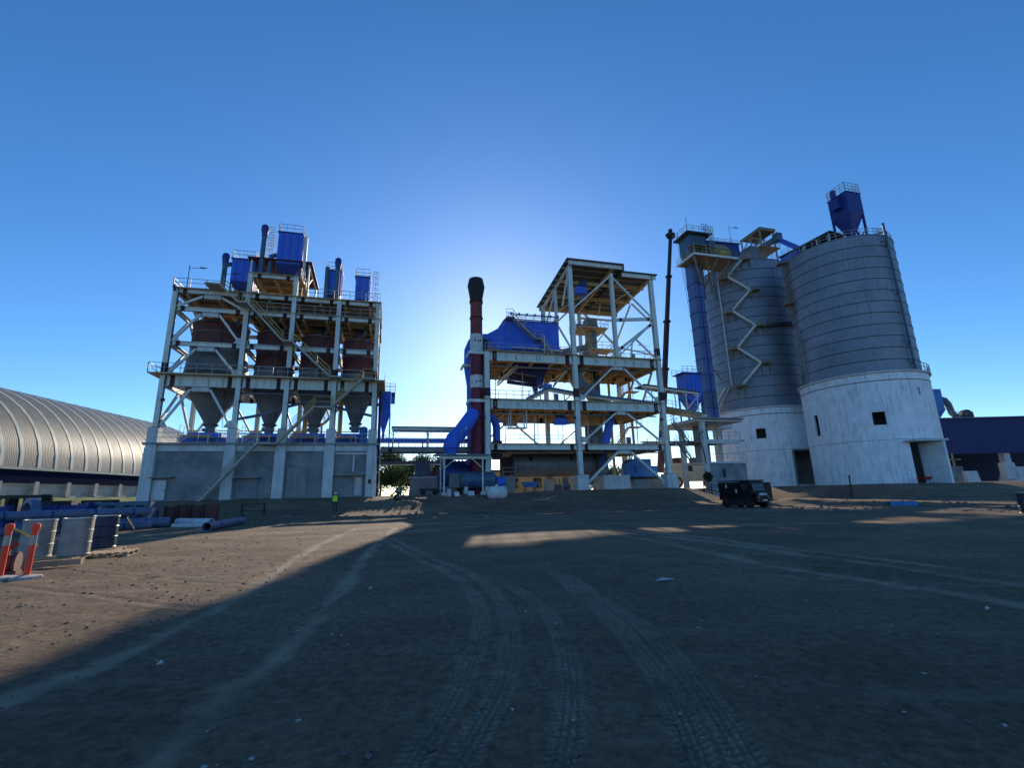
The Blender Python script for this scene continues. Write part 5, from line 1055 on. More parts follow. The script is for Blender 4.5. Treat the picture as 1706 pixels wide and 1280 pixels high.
part('roof_plate', MB().box(45.7, 49.5, 63.8, 66.8, 20.0, 20.12), 'blue_dark', t); part('railing', MB().rail([(45.7, 63.8, 20.12), (49.5, 63.8, 20.12), (49.5, 66.8, 20.12), (45.7, 66.8, 20.12)], 1.0, 0.9), 'rail', t)
for p, q in (((46.4, 64.3, 16), (47.8, 64.3, 14)), ((49.2, 64.3, 16), (47.8, 64.3, 14))): brace(t, p, q, 0.12, 'blue_dark')
# blue bucket elevator and its head house
t = thing('bucket_elevator', 'tall blue panelled bucket elevator against the left silo', 'elevator', (52.1, 66.5, 11.6))
zz = [11.6, 14.6, 17.4, 20.4, 23.2, 26.0, 28.8, 31.6, 34.4, 37.0, 41.0]
for k in range(10):
    part('casing_section', MB().box(51.2, 53.0, 65.5, 67.5, zz[k] + 0.03, zz[k + 1]), 'blue_grey' if k == 1 else 'blue_elev', t)
    part('flange', MB().box(51.1, 53.1, 65.4, 67.6, zz[k] - 0.05, zz[k] + 0.05), 'blue_dark', t)
    part('panel_rib', MB().box(52.02, 52.18, 65.43, 65.5, zz[k] + 0.1, zz[k + 1] - 0.1), 'blue_dark', t)
part('tie_bar', MB().bar((51.2, 65.6, 21.5), (56.6, 68.5, 21.8), 0.1, 0.1).bar((53.0, 65.6, 21.5), (56.0, 67.5, 20.0), 0.1, 0.1), 'black', t)
t = thing('head_house', 'blue elevator head house with overhanging flat roof and braced balcony', 'head house', (52, 65.5, 41))
part('balcony_floor', MB().box(49.8, 58.6, 62.6, 67.6, 40.95, 41.15), 'tan_shaded', t); part('edge_beam', MB().box(49.7, 58.6, 62.45, 62.6, 40.8, 41.2), 'steel', t); part('edge_beam', MB().box(49.55, 49.7, 62.45, 67.6, 40.8, 41.2), 'steel', t)
railing(t, [(49.7, 67.5, 41.15), (49.7, 62.6, 41.15), (58.4, 62.6, 41.15)], 'yellow_rail')
for p, q in (((49.9, 63.0, 40.8), (52.6, 65.4, 36.8)), ((52.2, 62.8, 40.8), (56.2, 67.2, 36.0)), ((57.2, 62.8, 40.8), (56.4, 67.4, 37.4)), ((54.5, 62.8, 40.8), (54.2, 66.5, 37))): brace(t, p, q, 0.24, 'tan_shaded')
for u in (54.2, 56.6): part('support_post', MB().box(u - 0.18, u + 0.18, 66.6, 66.95, 34.6, 40.95), 'duct_grey', t)
casing(t, 50.3, 53.8, 64.2, 67.2, 42.6, 45.7, 'blue_grey', 4, 'house'); part('lower_frame', MB().box(50.4, 53.7, 64.4, 67.0, 41.15, 42.6), 'duct_grey', t)
for a in (50.2, 52.6): part('post', MB().box(a - 0.1, a + 0.1, 63.0, 63.2, 41.15, 42.9), 'tan_shaded', t)
part('canopy', MB().box(49.8, 53.2, 62.8, 64.2, 42.9, 43.0), 'tan_shaded', t)
part('roof_slab', MB().box(49.4, 54.6, 63.4, 67.6, 45.7, 45.95), 'roof_dark', t); part('railing', MB().rail([(49.5, 67.5, 45.95), (49.5, 63.5, 45.95), (54.5, 63.5, 45.95)], 1.1, 1.2), 'rail', t)
part('head_cover', MB().hlathe((50.6, 65.9, 46.0), (1, 0, 0), [(0.9, 0), (0.9, 2.4)], 20), 'bin_grey', t)
part('antenna', MB().bar((49.7, 63.7, 45.95), (49.7, 63.7, 48.6), 0.06, 0.06), 'black', t); part('beacon_frame', MB().rail([(53.0, 64.0, 45.95), (54.3, 64.0, 45.95), (54.3, 65, 45.95)], 2.0, 0.45), 'black', t)
ladder(t, (54.2, 63.6, 41.2), 47.0, (0, -1, 0))
part('machinery', MB().box(54.6, 58.0, 63.4, 66.0, 41.2, 43.0), 'tan_shaded', t); part('machinery_hood', MB().frus(54.4, 58.1, 63.3, 66.1, 43.0, 55.2, 57.4, 64, 65.6, 44.2), 'tan_shaded', t); part('yellow_drive', MB().hlathe((55.0, 63.0, 41.9), (1, 0, 0), [(0.5, 0), (0.6, 0.3), (0.6, 1.3), (0.4, 1.5)], 16), 'yellow_rail', t)
t = thing('silo_gallery', 'dark blue closed gallery from the head house onto the left silo', 'gallery', (59, 67, 42))
part('wall_box', MB().hull([(54.2, 66.2, 42.4), (62.6, 66.2, 42.9), (62.6, 69.0, 42.9), (54.2, 69.0, 42.4)], [(54.2, 66.2, 46.0), (62.6, 66.2, 46.3), (62.6, 69.0, 46.3), (54.2, 69.0, 46.0)]), 'blue_dark', t)
part('roof', MB().hull([(54.0, 66.0, 46.0), (62.8, 66.0, 46.3), (62.8, 69.2, 46.3), (54.0, 69.2, 46.0)], [(54.0, 66.0, 46.15), (62.8, 66.0, 46.45), (62.8, 69.2, 46.45), (54.0, 69.2, 46.15)]), 'roof_dark', t)
part('railing', MB().rail([(55, 66.2, 46.15), (62.5, 66.2, 46.45)], 0.7, 1.5), 'rail', t)
lamp_post('thin lamp pole on the elevator head house balcony', 58.0, 63.0, 41.2, 6.5, 1.4)
# ---------------------------------------------------------------- silos (world coordinates)
def pol(C, phi, r):
    toc = math.atan2(-C[1], -C[0]); a = toc + R(phi); return (C[0] + r * math.cos(a), C[1] + r * math.sin(a))
def ring_wall(mb, C, r0, r1, z0, z1, openings, step=4.0, mat=None):
    """concrete drum wall with real openings; openings = (phi0, phi1, z0, z1)"""
    ph = set(np.arange(-180, 180, step).round(3).tolist()); zs = {z0, z1}
    for a, b, c, d in openings: ph |= {a, b}; zs |= {c, d}
    ph = sorted(ph); zs = sorted(zs); n = len(ph)
    def hole(i, k):
        a = (ph[i] + (ph[(i + 1) % n] + (360 if i == n - 1 else 0))) / 2; z = (zs[k] + zs[k + 1]) / 2
        return any(o[0] < a < o[1] and o[2] < z < o[3] for o in openings)
    idx = {}
    def vtx(i, k, r):
        key = (i % n, k, r)
        if key not in idx: idx[key] = len(mb.v); x, y = pol(C, ph[i % n], r); mb.v.append((x, y, zs[k]))
        return idx[key]
    for i in range(n):
        for k in range(len(zs) - 1):
            if hole(i, k): continue
            for r in (r0, r1): mb.f.append((vtx(i, k, r), vtx(i + 1, k, r), vtx(i + 1, k + 1, r), vtx(i, k + 1, r)))
            for (di, e) in ((-1, 0), (1, 1)):
                if hole((i + di) % n, k): j = i + e; mb.f.append((vtx(j, k, r0), vtx(j, k + 1, r0), vtx(j, k + 1, r1), vtx(j, k, r1)))
            for (dk, e) in ((-1, 0), (1, 1)):
                kk = k + dk
                if kk < 0 or kk >= len(zs) - 1 or hole(i, kk): q = k + e; mb.f.append((vtx(i, q, r0), vtx(i + 1, q, r0), vtx(i + 1, q, r1), vtx(i, q, r1)))
    mb.sm = True
def ringz(C, prof, n=72): return MB().lathe(C[0], C[1], prof, n, False, False)
def silo(label, C, rs, rc, zb, zj, zt, nc, openings):
    t = thing('silo', label, 'silo', (C[0], C[1], zb), 'pair of storage silos', plant=False)
    m = MB(); ring_wall(m, C, rc, rc - 0.3, zb - 1.0, zj - 0.15, openings); part('concrete_base', m, 'silo_concrete', t)
    part('base_cornice', ringz(C, [(rc + 0.02, zj - 0.15), (rc + 0.3, zj - 0.1), (rc + 0.3, zj + 0.12), (rs, zj + 0.14)]), 'concrete', t)
    part('dark_band', ringz(C, [(rc + 0.005, zj - 1.26), (rc + 0.06, zj - 1.24), (rc + 0.06, zj - 1.12), (rc + 0.005, zj - 1.1)]), 'concrete_dark', t)  # raised ring of darker concrete below the cornice
    part('floor', MB().lathe(C[0], C[1], [(rc - 0.25, zb - 0.05), (rc - 0.25, zb + 0.02)], 40), 'concrete_dark', t)
    part('inner_cone', MB().lathe(C[0], C[1], [(1.0, zj - 8.6), (rc - 0.35, zj - 0.6)], 40, True, False), 'concrete_dark', t)
    for z in (zb + 2.9, zb + 5.8, zb + 8.7): part('pour_joint', ringz(C, [(rc + 0.003, z - 0.03), (rc + 0.014, z - 0.02), (rc + 0.014, z + 0.02), (rc + 0.003, z + 0.03)]), 'concrete_dark', t) if not any(o[2] < z < o[3] for o in openings) else None
    h = (zt - zj - 0.14) / nc
    for k in range(nc):
        z = zj + 0.14 + k * h
        part('shell_course', ringz(C, [(rs, z), (rs, z + h)]), 'silo_steel', t)
        if k: part('shell_seam', ringz(C, [(rs, z - 0.07), (rs + 0.05, z - 0.05), (rs + 0.05, z + 0.05), (rs, z + 0.07)]), 'seam', t)
    part('roof_cone', MB().lathe(C[0], C[1], [(rs + 0.08, zt), (rs + 0.08, zt + 0.1), (0.6, zt + 0.9)], 72, False, True), 'silo_steel', t)
    m = MB()
    pts = [Vector((*pol(C, a, rs - 0.1), zt + 0.1)) for a in range(-180, 181, 8)]
    m.rail(pts, 1.05, 1.1, 0.03); part('railing', m, 'rail', t)
    return t
C1 = (53.75, 70.7); C2 = (46.6, 87.0)
s1 = silo('right silo, grey banded steel drum on a tall pale concrete base', C1, 7.5, 8.05, 1.65, 16.8, 37.9, 12,
          [(4.4, 15.0, 9.5, 11.3), (-53.5, -46.5, 8.85, 12.0), (49.5, 52.6, 13.4, 14.5), (29.5, 50.5, 1.65, 7.0)])
s2 = silo('left silo, steel drum with zigzag stairs on a shorter concrete base', C2, 8.0, 8.3, 1.9, 15.0, 42.6, 15,
          [(-8.5, 1.8, 9.7, 11.4), (27.5, 63.0, 1.9, 7.4), (-68, -56, 10.2, 12.4)])
# door frame of the right silo: projecting side wall and lintel
toc1 = math.atan2(-C1[1], -C1[0])
def radial_box(C, phi, r0, r1, half, z0, z1):
    a = math.atan2(-C[1], -C[0]) + R(phi); d = Vector((math.cos(a), math.sin(a), 0)); n = Vector((-d.y, d.x, 0)); c = Vector((C[0], C[1], 0))
    lo = [c + d * r0 - n * half, c + d * r1 - n * half, c + d * r1 + n * half, c + d * r0 + n * half]
    return MB().hull([(p.x, p.y, z0) for p in lo], [(p.x, p.y, z1) for p in lo])
part('door_side_wall', radial_box(C1, 51.2, 6.5, 9.6, 0.2, 1.2, 6.95), 'silo_concrete', s1); part('door_lintel', radial_box(C1, 40.5, 7.4, 9.7, 2.2, 7.0, 7.25), 'concrete', s1)
part('door_side_wall', radial_box(C2, 27.0, 7.2, 8.4, 0.15, 1.5, 7.4), 'concrete_dark', s2); part('door_lintel', radial_box(C2, 45.0, 7.9, 8.7, 2.7, 7.4, 7.65), 'concrete_dark', s2)
# downpipe and brackets on the right silo, balcony hoop, ladder
x, y = pol(C1, 55.5, 7.85); m = MB().tube((x, y, 17.2), (x, y, 39.8), 0.16, None, 10); dp = part('down_pipe', m, 'blue_grey', s1)
for z in (18.6, 21.4, 29.0, 36.8):
    a = pol(C1, 55.5, 7.5); b = pol(C1, 49, 7.5); c = pol(C1, 52, 8.2)
    part('pipe_bracket', MB().bar((b[0], b[1], z), (c[0], c[1], z - 0.2), 0.08, 0.08).bar((a[0], a[1], z - 0.7), (c[0], c[1], z - 0.2), 0.08, 0.08), 'seam', dp)
m = MB(); m.rail([Vector((*pol(C1, a, 8.25), 16.95)) for a in range(58, 121, 7)], 1.1, 1.0, 0.035); part('railing', m, 'rail', s1)
def silo_ladder(parent, C, phi, r, z0, z1, mat='rail'):
    x, y = pol(C, phi, r); a = math.atan2(-C[1], -C[0]) + R(phi); ladder(parent, (x, y, z0), z1, (math.cos(a), math.sin(a), 0), True, mat)
silo_ladder(s1, C1, -62, 7.6, 26, 38.2, 'tan_shaded'); silo_ladder(s1, C1, -58, 7.6, 17.2, 26, 'rail')
for z in (38.0, 30.8): part('ladder_platform', radial_box(C1, -63, 7.4, 8.9, 0.8, z - 0.15, z), 'tan_shaded', s1)
# zigzag stairs around the front of the left silo
S = thing('spiral_stair', 'pale zigzag staircase climbing the front of the left silo', 'staircase', (*pol(C2, 0, 8.3), 15), plant=False)
lv = [(-62, 14.9), (-24, 19.3), (17, 22.8), (-24, 26.1), (17, 29.65), (-24, 33.1), (17, 36.4), (-24, 39.85), (4, 42.6)]
rr_ = 8.5
def arc_flight(p0, p1):
    (a0, z0), (a1, z1) = p0, p1; sg = 1 if a1 > a0 else -1
    b0 = a0 + sg * (10.5 if a0 > -50 else 0); b1 = a1 - sg * 9.5 if a1 != 4 else a1; n = 5
    st, hr, tr = MB(), MB(), MB()
    for k in range(n):
        f0, f1 = k / n, (k + 1) / n
        A = [Vector((*pol(C2, b0 + (b1 - b0) * f, r), z0 + (z1 - z0) * f)) for f in (f0, f1) for r in (rr_ - 0.3, rr_ + 0.7)]
        st.bar(A[1], A[3], 0.08, 0.34); st.bar(A[0], A[2], 0.08, 0.3); hr.bar(A[1] + V(0, 0, 1), A[3] + V(0, 0, 1), 0.05, 0.05); hr.bar(A[1] + V(0, 0, 0.5), A[3] + V(0, 0, 0.5), 0.04, 0.04); hr.bar(A[1], A[1] + V(0, 0, 1), 0.05, 0.05)
        for j in range(3):
            f = (j + 0.5) / 3; tr.bar(A[0].lerp(A[2], f), A[1].lerp(A[3], f), 0.27, 0.04)
    part('stringer', st, 'steel', S); part('handrail', hr, 'rail', S); part('treads', tr, 'bin_grey', S, kind='stuff')
for k in range(len(lv) - 1): arc_flight(lv[k], lv[k + 1])
for (a, z) in lv[1:]:
    s = -1 if a < 0 else 1
    c0, c1 = (a, a + 10.5) if a < 0 else (a - 9.5, a)
    if a == 4: c0, c1 = 2, 12
    m = MB(); n = 3
    for k in range(n):
        q = [Vector((*pol(C2, c0 + (c1 - c0) * f, r), z)) for f in (k / n, (k + 1) / n) for r in (8.0, 9.3)]
        m.hull([q[0] - V(0, 0, 0.22), q[1] - V(0, 0, 0.22), q[3] - V(0, 0, 0.22), q[2] - V(0, 0, 0.22)], [q[0], q[1], q[3], q[2]])
    ld = part('landing', m, 'tan_shaded', S)
    for ang in (c0 + 0.5, c1 - 0.5): part('landing_bracket', MB().bar((*pol(C2, ang, 9.1), z - 0.2), (*pol(C2, ang, 8.0), z - 1.6), 0.12, 0.12).bar((*pol(C2, ang, 8.06), z - 0.2), (*pol(C2, ang, 8.06), z - 1.9), 0.14, 0.12), 'tan_shaded', ld)
    part('landing_rail', MB().rail([Vector((*pol(C2, f, 9.25), z)) for f in np.linspace(c0, c1, 4)], 1.05, 0.7), 'rail', ld)
x, y = pol(C2, -29.3, 8.25); part('conduit', MB().tube((x, y, 19.5), (x, y, 41), 0.13, None, 8), 'white_paint', s2)
m = MB()
for k in range(8):
    q = [Vector((*pol(C2, 17 + 7.2 * (k + e), r), 29.7 + 0.1 * (k + e))) for e in (0, 1) for r in (8.0, 9.0)]
    m.hull([q[0] - V(0, 0, 0.5), q[1] - V(0, 0, 0.5), q[3] - V(0, 0, 0.5), q[2] - V(0, 0, 0.5)], [q[0], q[1], q[3], q[2]])
single('bridge_walkway', 'dark curved walkway linking the stairs of the left silo to the right silo', 'walkway', m, 'seam', (*pol(C2, 45, 8), 29.2), plant=False)
# canopy on the left silo roof
T = thing('roof_canopy', 'dark flat sheet canopy on posts above the left silo roof', 'canopy', (69, 68.5, 42.6))
part('roof_sheet', MB().box(67.6, 71.4, 65.8, 71.2, 50.3, 50.45), 'roof_dark', T)
part('edge_beam', MB().box(67.7, 71.3, 65.85, 66.0, 49.95, 50.3), 'tan_shaded', T); part('edge_beam', MB().box(67.65, 67.8, 66.0, 71.1, 49.95, 50.3), 'tan_shaded', T); part('edge_beam', MB().box(71.2, 71.35, 66.0, 71.1, 49.95, 50.3), 'tan_shaded', T)
for u in (67.9, 71.1):
    for w in (66.2, 68.6, 71.0): part('post', MB().box(u - 0.11, u + 0.11, w - 0.11, w + 0.11, 42.7, 49.95), 'tan_shaded', T)
for p, q in (((67.9, 66.2, 48.0), (67.9, 68.6, 49.9)), ((67.9, 71.0, 48.0), (67.9, 68.6, 49.9)), ((67.9, 66.2, 47.4), (67.9, 71, 47.4)), ((67.9, 68.6, 49.6), (71.1, 68.6, 49.6))): brace(T, p, q, 0.16, 'tan_shaded')
part('deck', MB().box(67.0, 71.6, 65.6, 71.4, 46.2, 46.4), 'tan_shaded', T)
part('machine', MB().box(64.8, 67.2, 66, 69.5, 42.7, 46.2), 'bin_grey', T); part('railing', MB().rail([(67.0, 71.4, 46.4), (67.0, 65.6, 46.4), (71.6, 65.6, 46.4), (71.6, 71.4, 46.4)], 1.1, 1.2), 'rail', T)
t = thing('top_conveyor', 'blue conveyor under the silo canopy dropping down to the right silo', 'conveyor', (70, 66, 43))
part('upper_section', MB().bar((69.6, 71.5, 47.6), (70.6, 65.4, 47.9), 0.9, 0.9), 'blue_grey', t); part('head', MB().box(70.0, 71.2, 64.4, 65.6, 47.2, 48.8), 'blue_grey', t); part('falling_section', MB().bar((70.9, 64.8, 47.4), (71.4, 59.5, 41.8), 0.8, 0.8), 'blue', t)
# gallery and filter on the right silo roof (world coordinates)
t = thing('roof_gallery', 'blue walled conveyor shed with dark roof on the right silo', 'shed', (51, 72, 38.2), plant=False)
gd = Vector((2.9, -7.1, 0)).normalized(); gn = Vector((-gd.y, gd.x, 0)); g0 = Vector((47.9, 75.6, 0))
def gbox(s0, s1, a0, a1, z0, z1): return MB().hull([tuple(g0 + gd * s + gn * a + V(0, 0, z0)) for s, a in ((s0, a0), (s1, a0), (s1, a1), (s0, a1))], [tuple(g0 + gd * s + gn * a + V(0, 0, z1)) for s, a in ((s0, a0), (s1, a0), (s1, a1), (s0, a1))])
part('end_wall', gbox(0, 3.2, 0, 3.4, 38.0, 41.0), 'blue', t); part('back_wall', gbox(3.2, 8.5, 3.2, 3.4, 38.4, 41.0), 'blue_dark', t); part('roof', gbox(-0.2, 9.0, -0.3, 3.7, 41.0, 41.15), 'roof_dark', t)
for s in (4.2, 6.4, 8.4): part('post', gbox(s, s + 0.16, 0.05, 0.2, 38.3, 41.0), 'steel', t)
part('brace', MB().bar(g0 + gd * 3.3 + V(0, 0, 38.4), g0 + gd * 4.2 + V(0, 0, 40.8), 0.12, 0.12), 'steel', t); part('machinery', gbox(4.0, 8.0, 1.0, 2.6, 38.3, 39.6), 'bin_grey', t)
part('roof_rail', MB().rail([g0 + gd * 0.3 + V(0, 0, 41.15), g0 + gd * 3.0 + V(0, 0, 41.15)], 1.0, 1.4), 'rail', t)
t = thing('dust_filter', 'dark blue dust filter on legs with railed top, on the right silo roof', 'dust filter', (55.4, 68, 38.4), plant=False)
fr = R(15); fd = Vector((math.cos(fr), math.sin(fr), 0)); fn = Vector((-fd.y, fd.x, 0)); fc = Vector((55.3, 68.4, 0))
def fbox(a0, a1, b0, b1, z0, z1, A=None): 
    A = A or (a0, a1, b0, b1)
    P = lambda a, b, z: tuple(fc + fd * a + fn * b + V(0, 0, z))
    return MB().hull([P(a0, b0, z0), P(a1, b0, z0), P(a1, b1, z0), P(a0, b1, z0)], [P(A[0], A[2], z1), P(A[1], A[2], z1), P(A[1], A[3], z1), P(A[0], A[3], z1)])
part('casing', fbox(-1.5, 1.5, -1.6, 1.6, 44.2, 47.6), 'blue_dark', t); part('cap', fbox(-1.6, 1.6, -1.7, 1.7, 47.6, 47.72), 'blue_dark', t)
part('hopper', fbox(-0.3, 0.3, -0.3, 0.3, 40.4, 44.2, (-1.5, 1.5, -1.6, 1.6)), 'blue_dark', t); part('outlet', fbox(-0.25, 0.25, -0.25, 0.25, 38.6, 40.4), 'blue_dark', t)
for a in (-1.35, 1.35):
    for b in (-1.45, 1.45): part('leg', fbox(a - 0.14, a + 0.14, b - 0.14, b + 0.14, 38.2, 44.4), 'blue_dark', t)
P = lambda a, b, z: fc + fd * a + fn * b + V(0, 0, z)
for a0, a1 in ((-1.35, 1.35), (1.35, -1.35)): part('leg_brace', MB().bar(P(a0, -1.45, 38.8), P(a1, -1.45, 41.2), 0.1, 0.1), 'blue_dark', t); part('leg_brace', MB().bar(P(1.35, a0, 38.8), P(1.35, a1, 41.2), 0.1, 0.1), 'blue_dark', t)
part('railing', MB().rail([P(-1.5, -1.6, 47.72), P(1.5, -1.6, 47.72), P(1.5, 1.6, 47.72), P(-1.5, 1.6, 47.72), P(-1.5, -1.6, 47.72)], 1.6, 0.8, 0.03, (1.0, 0.66, 0.33)), 'rail', t)
part('fan_box', fbox(-2.3, -1.5, -0.6, 0.6, 45.2, 47.2), 'blue_dark', t); part('fan_motor', fbox(-2.4, -1.9, -0.3, 0.3, 47.2, 48.6), 'blue_dark', t)
part('exhaust_pipe', MB().path([P(1.4, 0.8, 44.0), P(4.3, 1.6, 41.8), (60.0, 67.4, 40.8), (60.1, 67.2, 38.0)], 0.2, 10), 'blue_dark', t)
part('ladder_rack', MB().rail([(57.6, 66.4, 38.3), (59.6, 66.9, 38.3)], 2.6, 0.5, 0.025, (1, 0.8, 0.6, 0.4, 0.2)), 'rail', t)
# ---------------------------------------------------------------- crane behind the mill tower
t = thing('mobile_crane', 'cream mobile crane with dark telescopic boom raised behind the mill tower', 'crane', (50, 73.5, 1.7))
b0 = V(47.6, 76, 4.6); b1 = V(55.2, 76, 53.3); bd = b1 - b0
for k, (f0, f1, s, mt) in enumerate(((0, 0.40, 0.9, 'roof_maroon'), (0.38, 0.60, 0.76, 'primer'), (0.58, 0.80, 0.64, 'primer'), (0.78, 0.985, 0.54, 'black'))):
    part('boom_section', MB().bar(b0 + bd * f0, b0 + bd * f1, s, s, (0, 1, 0)), mt, t)
    part('boom_collar', MB().bar(b0 + bd * (f1 - 0.006), b0 + bd * (f1 + 0.003), s + 0.3, s + 0.3, (0, 1, 0)), 'black', t)
part('boom_head', MB().box(54.5, 55.9, 75.5, 76.5, 52.4, 53.4).box(54.9, 55.5, 75.7, 76.3, 53.4, 54.3), 'black', t); part('sheave', MB().hlathe((54.2, 75.6, 52.7), (0, 1, 0), [(0.4, 0), (0.4, 0.3)], 14), 'black', t)
part('hoist_rope', MB().bar((56.4, 75.5, 52.6), (58.5, 75.2, 20), 0.05, 0.05).bar((56.2, 75.6, 52.6), (58.0, 75.3, 20), 0.05, 0.05), 'black', t)
part('carrier', MB().box(47.5, 58.5, 72.2, 74.8, 2.9, 3.9), 'cream_paint', t); part('superstructure', MB().hull([(47.2, 72.3, 3.9), (56.5, 72.3, 3.9), (56.5, 74.7, 3.9), (47.2, 74.7, 3.9)], [(47.8, 72.4, 6.0), (55.8, 72.4, 6.2), (55.8, 74.6, 6.2), (47.8, 74.6, 6.0)]), 'cream_paint', t)
part('cab_window', MB().box(50.2, 51.6, 72.25, 72.36, 4.6, 5.6), 'glass', t)
for k, (u, c) in enumerate(((48.9, 'rust_bin'), (52.3, 'primer'))): part('roof_box', MB().box(u, u + 1.4, 72.8, 74, 6.1, 7.0), c, t)
for u in (48.5, 56.2):
    for w in (72.1, 74.3):
        wh = part('wheel', MB().hlathe((u, w + 0.6, 2.75), (0, -1, 0), [(0.7, 0), (0.95, 0.1), (0.95, 0.5), (0.65, 0.56)], 26), 'dusty_tyre', t); part('rim', MB().hlathe((u, w, 2.75), (0, -1, 0), [(0.45, -0.1), (0.45, 0.06), (0.22, 0.07), (0.2, 0.16)], 20), 'cream_paint', wh)
# small fenced valve yard in front of the platform
t = thing('pipe_fence', 'dark pipe railing around a valve pit below the loading platform', 'fence', (43, 55.5, 0.2))
part('rails', MB().rail([(41.6, 56.2, gzp(41.6, 56.2)), (43.2, 55.2, gzp(43.2, 55.2)), (45.6, 55.2, gzp(45.6, 55.2))], 1.9, 0.9, 0.05, (1.0, 0.6)), 'black', t); part('pit_wall', MB().box(43.2, 45.0, 55.6, 57.4, -0.2, 1.5), 'concrete', t)
t = thing('shrub', 'small dark shrub growing behind the pipe railing', 'shrub', (43.0, 57.0, 0.3))
def leafy(n, c, r, size, seed, flat=1.0):
    rs = random.Random(seed); m = MB()
    for _ in range(n):
        while True:
            p = V(rs.uniform(-1, 1), rs.uniform(-1, 1), rs.uniform(-1, 1))
            if 0.25 < p.length < 1: break
        p = V(c[0] + p.x * r[0], c[1] + p.y * r[1], c[2] + p.z * r[2])
        a = V(rs.gauss(0, 1), rs.gauss(0, 1), rs.gauss(0, 1)).normalized(); b = a.cross(V(rs.gauss(0, 1), rs.gauss(0, 1), rs.gauss(0, 1))).normalized(); s = size * rs.uniform(0.6, 1.3)
        m.add([p - a * s, p + b * s * 0.5, p + a * s, p - b * s * 0.5], [(0, 1, 2, 3)])
    return m
part('foliage', leafy(260, (43.0, 57.0, 3.2), (0.7, 0.5, 0.7), 0.22, 5), 'leaf_dark', t); part('stem', MB().tube((43, 57, 0.2), (43, 57, 3.2), 0.06, 0.03, 6), 'bark', t)
# ---------------------------------------------------------------- warehouse on the right (world coordinates)
t = thing('warehouse', 'long dark blue sheeted warehouse open below, at the right edge', 'warehouse', (95, 84, 1.6), plant=False)
part('fascia', MB().box(72.0, 135, 80.0, 80.3, 6.3, 12.3), 'warehouse_blue', t); part('side_cladding', MB().box(72.0, 72.3, 80.3, 115, 6.3, 12.3), 'warehouse_blue', t); part('roof', MB().hull([(71.6, 79.6, 12.3), (135, 79.6, 12.3), (135, 115, 13.5), (71.6, 115, 13.5)], [(71.6, 79.6, 12.45), (135, 79.6, 12.45), (135, 115, 13.65), (71.6, 115, 13.65)]), 'roof_blue', t)
part('back_wall', MB().box(72, 135, 114.5, 115, 1.2, 12.3), 'warehouse_blue', t)
for x in (73.0, 83.4, 94.5, 106, 118): part('pillar', MB().box(x - 0.5, x + 0.5, 80.3, 81.3, 1.2, 6.35), 'concrete', t); part('pillar_base', MB().frus(x - 1.1, x + 1.1, 79.7, 81.9, 1.0, x - 0.7, x + 0.7, 80.1, 81.5, 3.2), 'concrete_dark', t)
part('annex_wall', MB().box(70.6, 73.5, 78.2, 80.0, 1.2, 4.2), 'block_wall', t); part('annex_frame', MB().box(70.6, 70.8, 78.2, 80, 4.2, 6.3).box(72.2, 72.4, 78.2, 78.4, 4.2, 6.3).box(70.6, 73.5, 78.2, 78.4, 5.2, 5.4), 'tan_shaded', t)
part('floor', MB().box(72, 135, 79.9, 114.5, 1.2, 1.72), 'concrete_dark', t)
for k, (x, y, s, h) in enumerate(((74.3, 78.2, 1.1, 1.7), (80.2, 77.6, 0.9, 2.9), (81.8, 77.3, 1.0, 2.2), (83.4, 76.9, 1.1, 1.5), (79.8, 75.9, 0.9, 0.35))):
    z = gz(x, y); single('concrete_block', ('short pale concrete block at the left end of the blue warehouse', 'tallest leaning concrete slab before the blue warehouse', 'middle concrete block beside the tall slab at the warehouse', 'low concrete block next to the warehouse pillar', 'flat concrete slab lying before the warehouse blocks')[k], 'concrete block',
        MB().frus(x - s, x + s, y - 0.6, y + 0.6, z - 0.2, x - s * 0.9 - 0.15, x + s * 0.8, y - 0.5, y + 0.5, z + h), 'concrete', (x, y, z), 'loose concrete blocks by the warehouse', False)
t = thing('dust_filter', 'pale blue dust filter with grey duct behind the right silo', 'dust filter', (78, 86, 10), plant=False)
part('casing', MB().box(76.5, 79.4, 85.2, 87.5, 14.6, 18.6), 'blue_bright', t); part('hopper', MB().frus(77.6, 78.2, 86, 86.6, 12.5, 76.5, 79.4, 85.2, 87.5, 14.6), 'blue_bright', t); part('head', MB().hlathe((77.2, 86.3, 19.0), (1, 0, 0), [(0.6, 0), (0.6, 1.0)], 14), 'bin_grey', t)
part('duct', MB().path([(79.6, 86, 16.8), (80.4, 86, 16.6), (80.9, 86, 15.8), (81.2, 86, 14.2), (82.2, 86, 13.2), (83.5, 86, 13.0)], 0.55, 12), 'duct_grey', t)
part('railing', MB().rail([(79.5, 85.4, 14.6), (80.6, 85.4, 13.4), (84.5, 85.4, 13.2)], 1.0, 1.2), 'rail', t); part('fan', MB().hlathe((83.6, 86.2, 13.6), (0, -1, 0), [(1.1, 0), (1.1, 0.7)], 20), 'black', t)
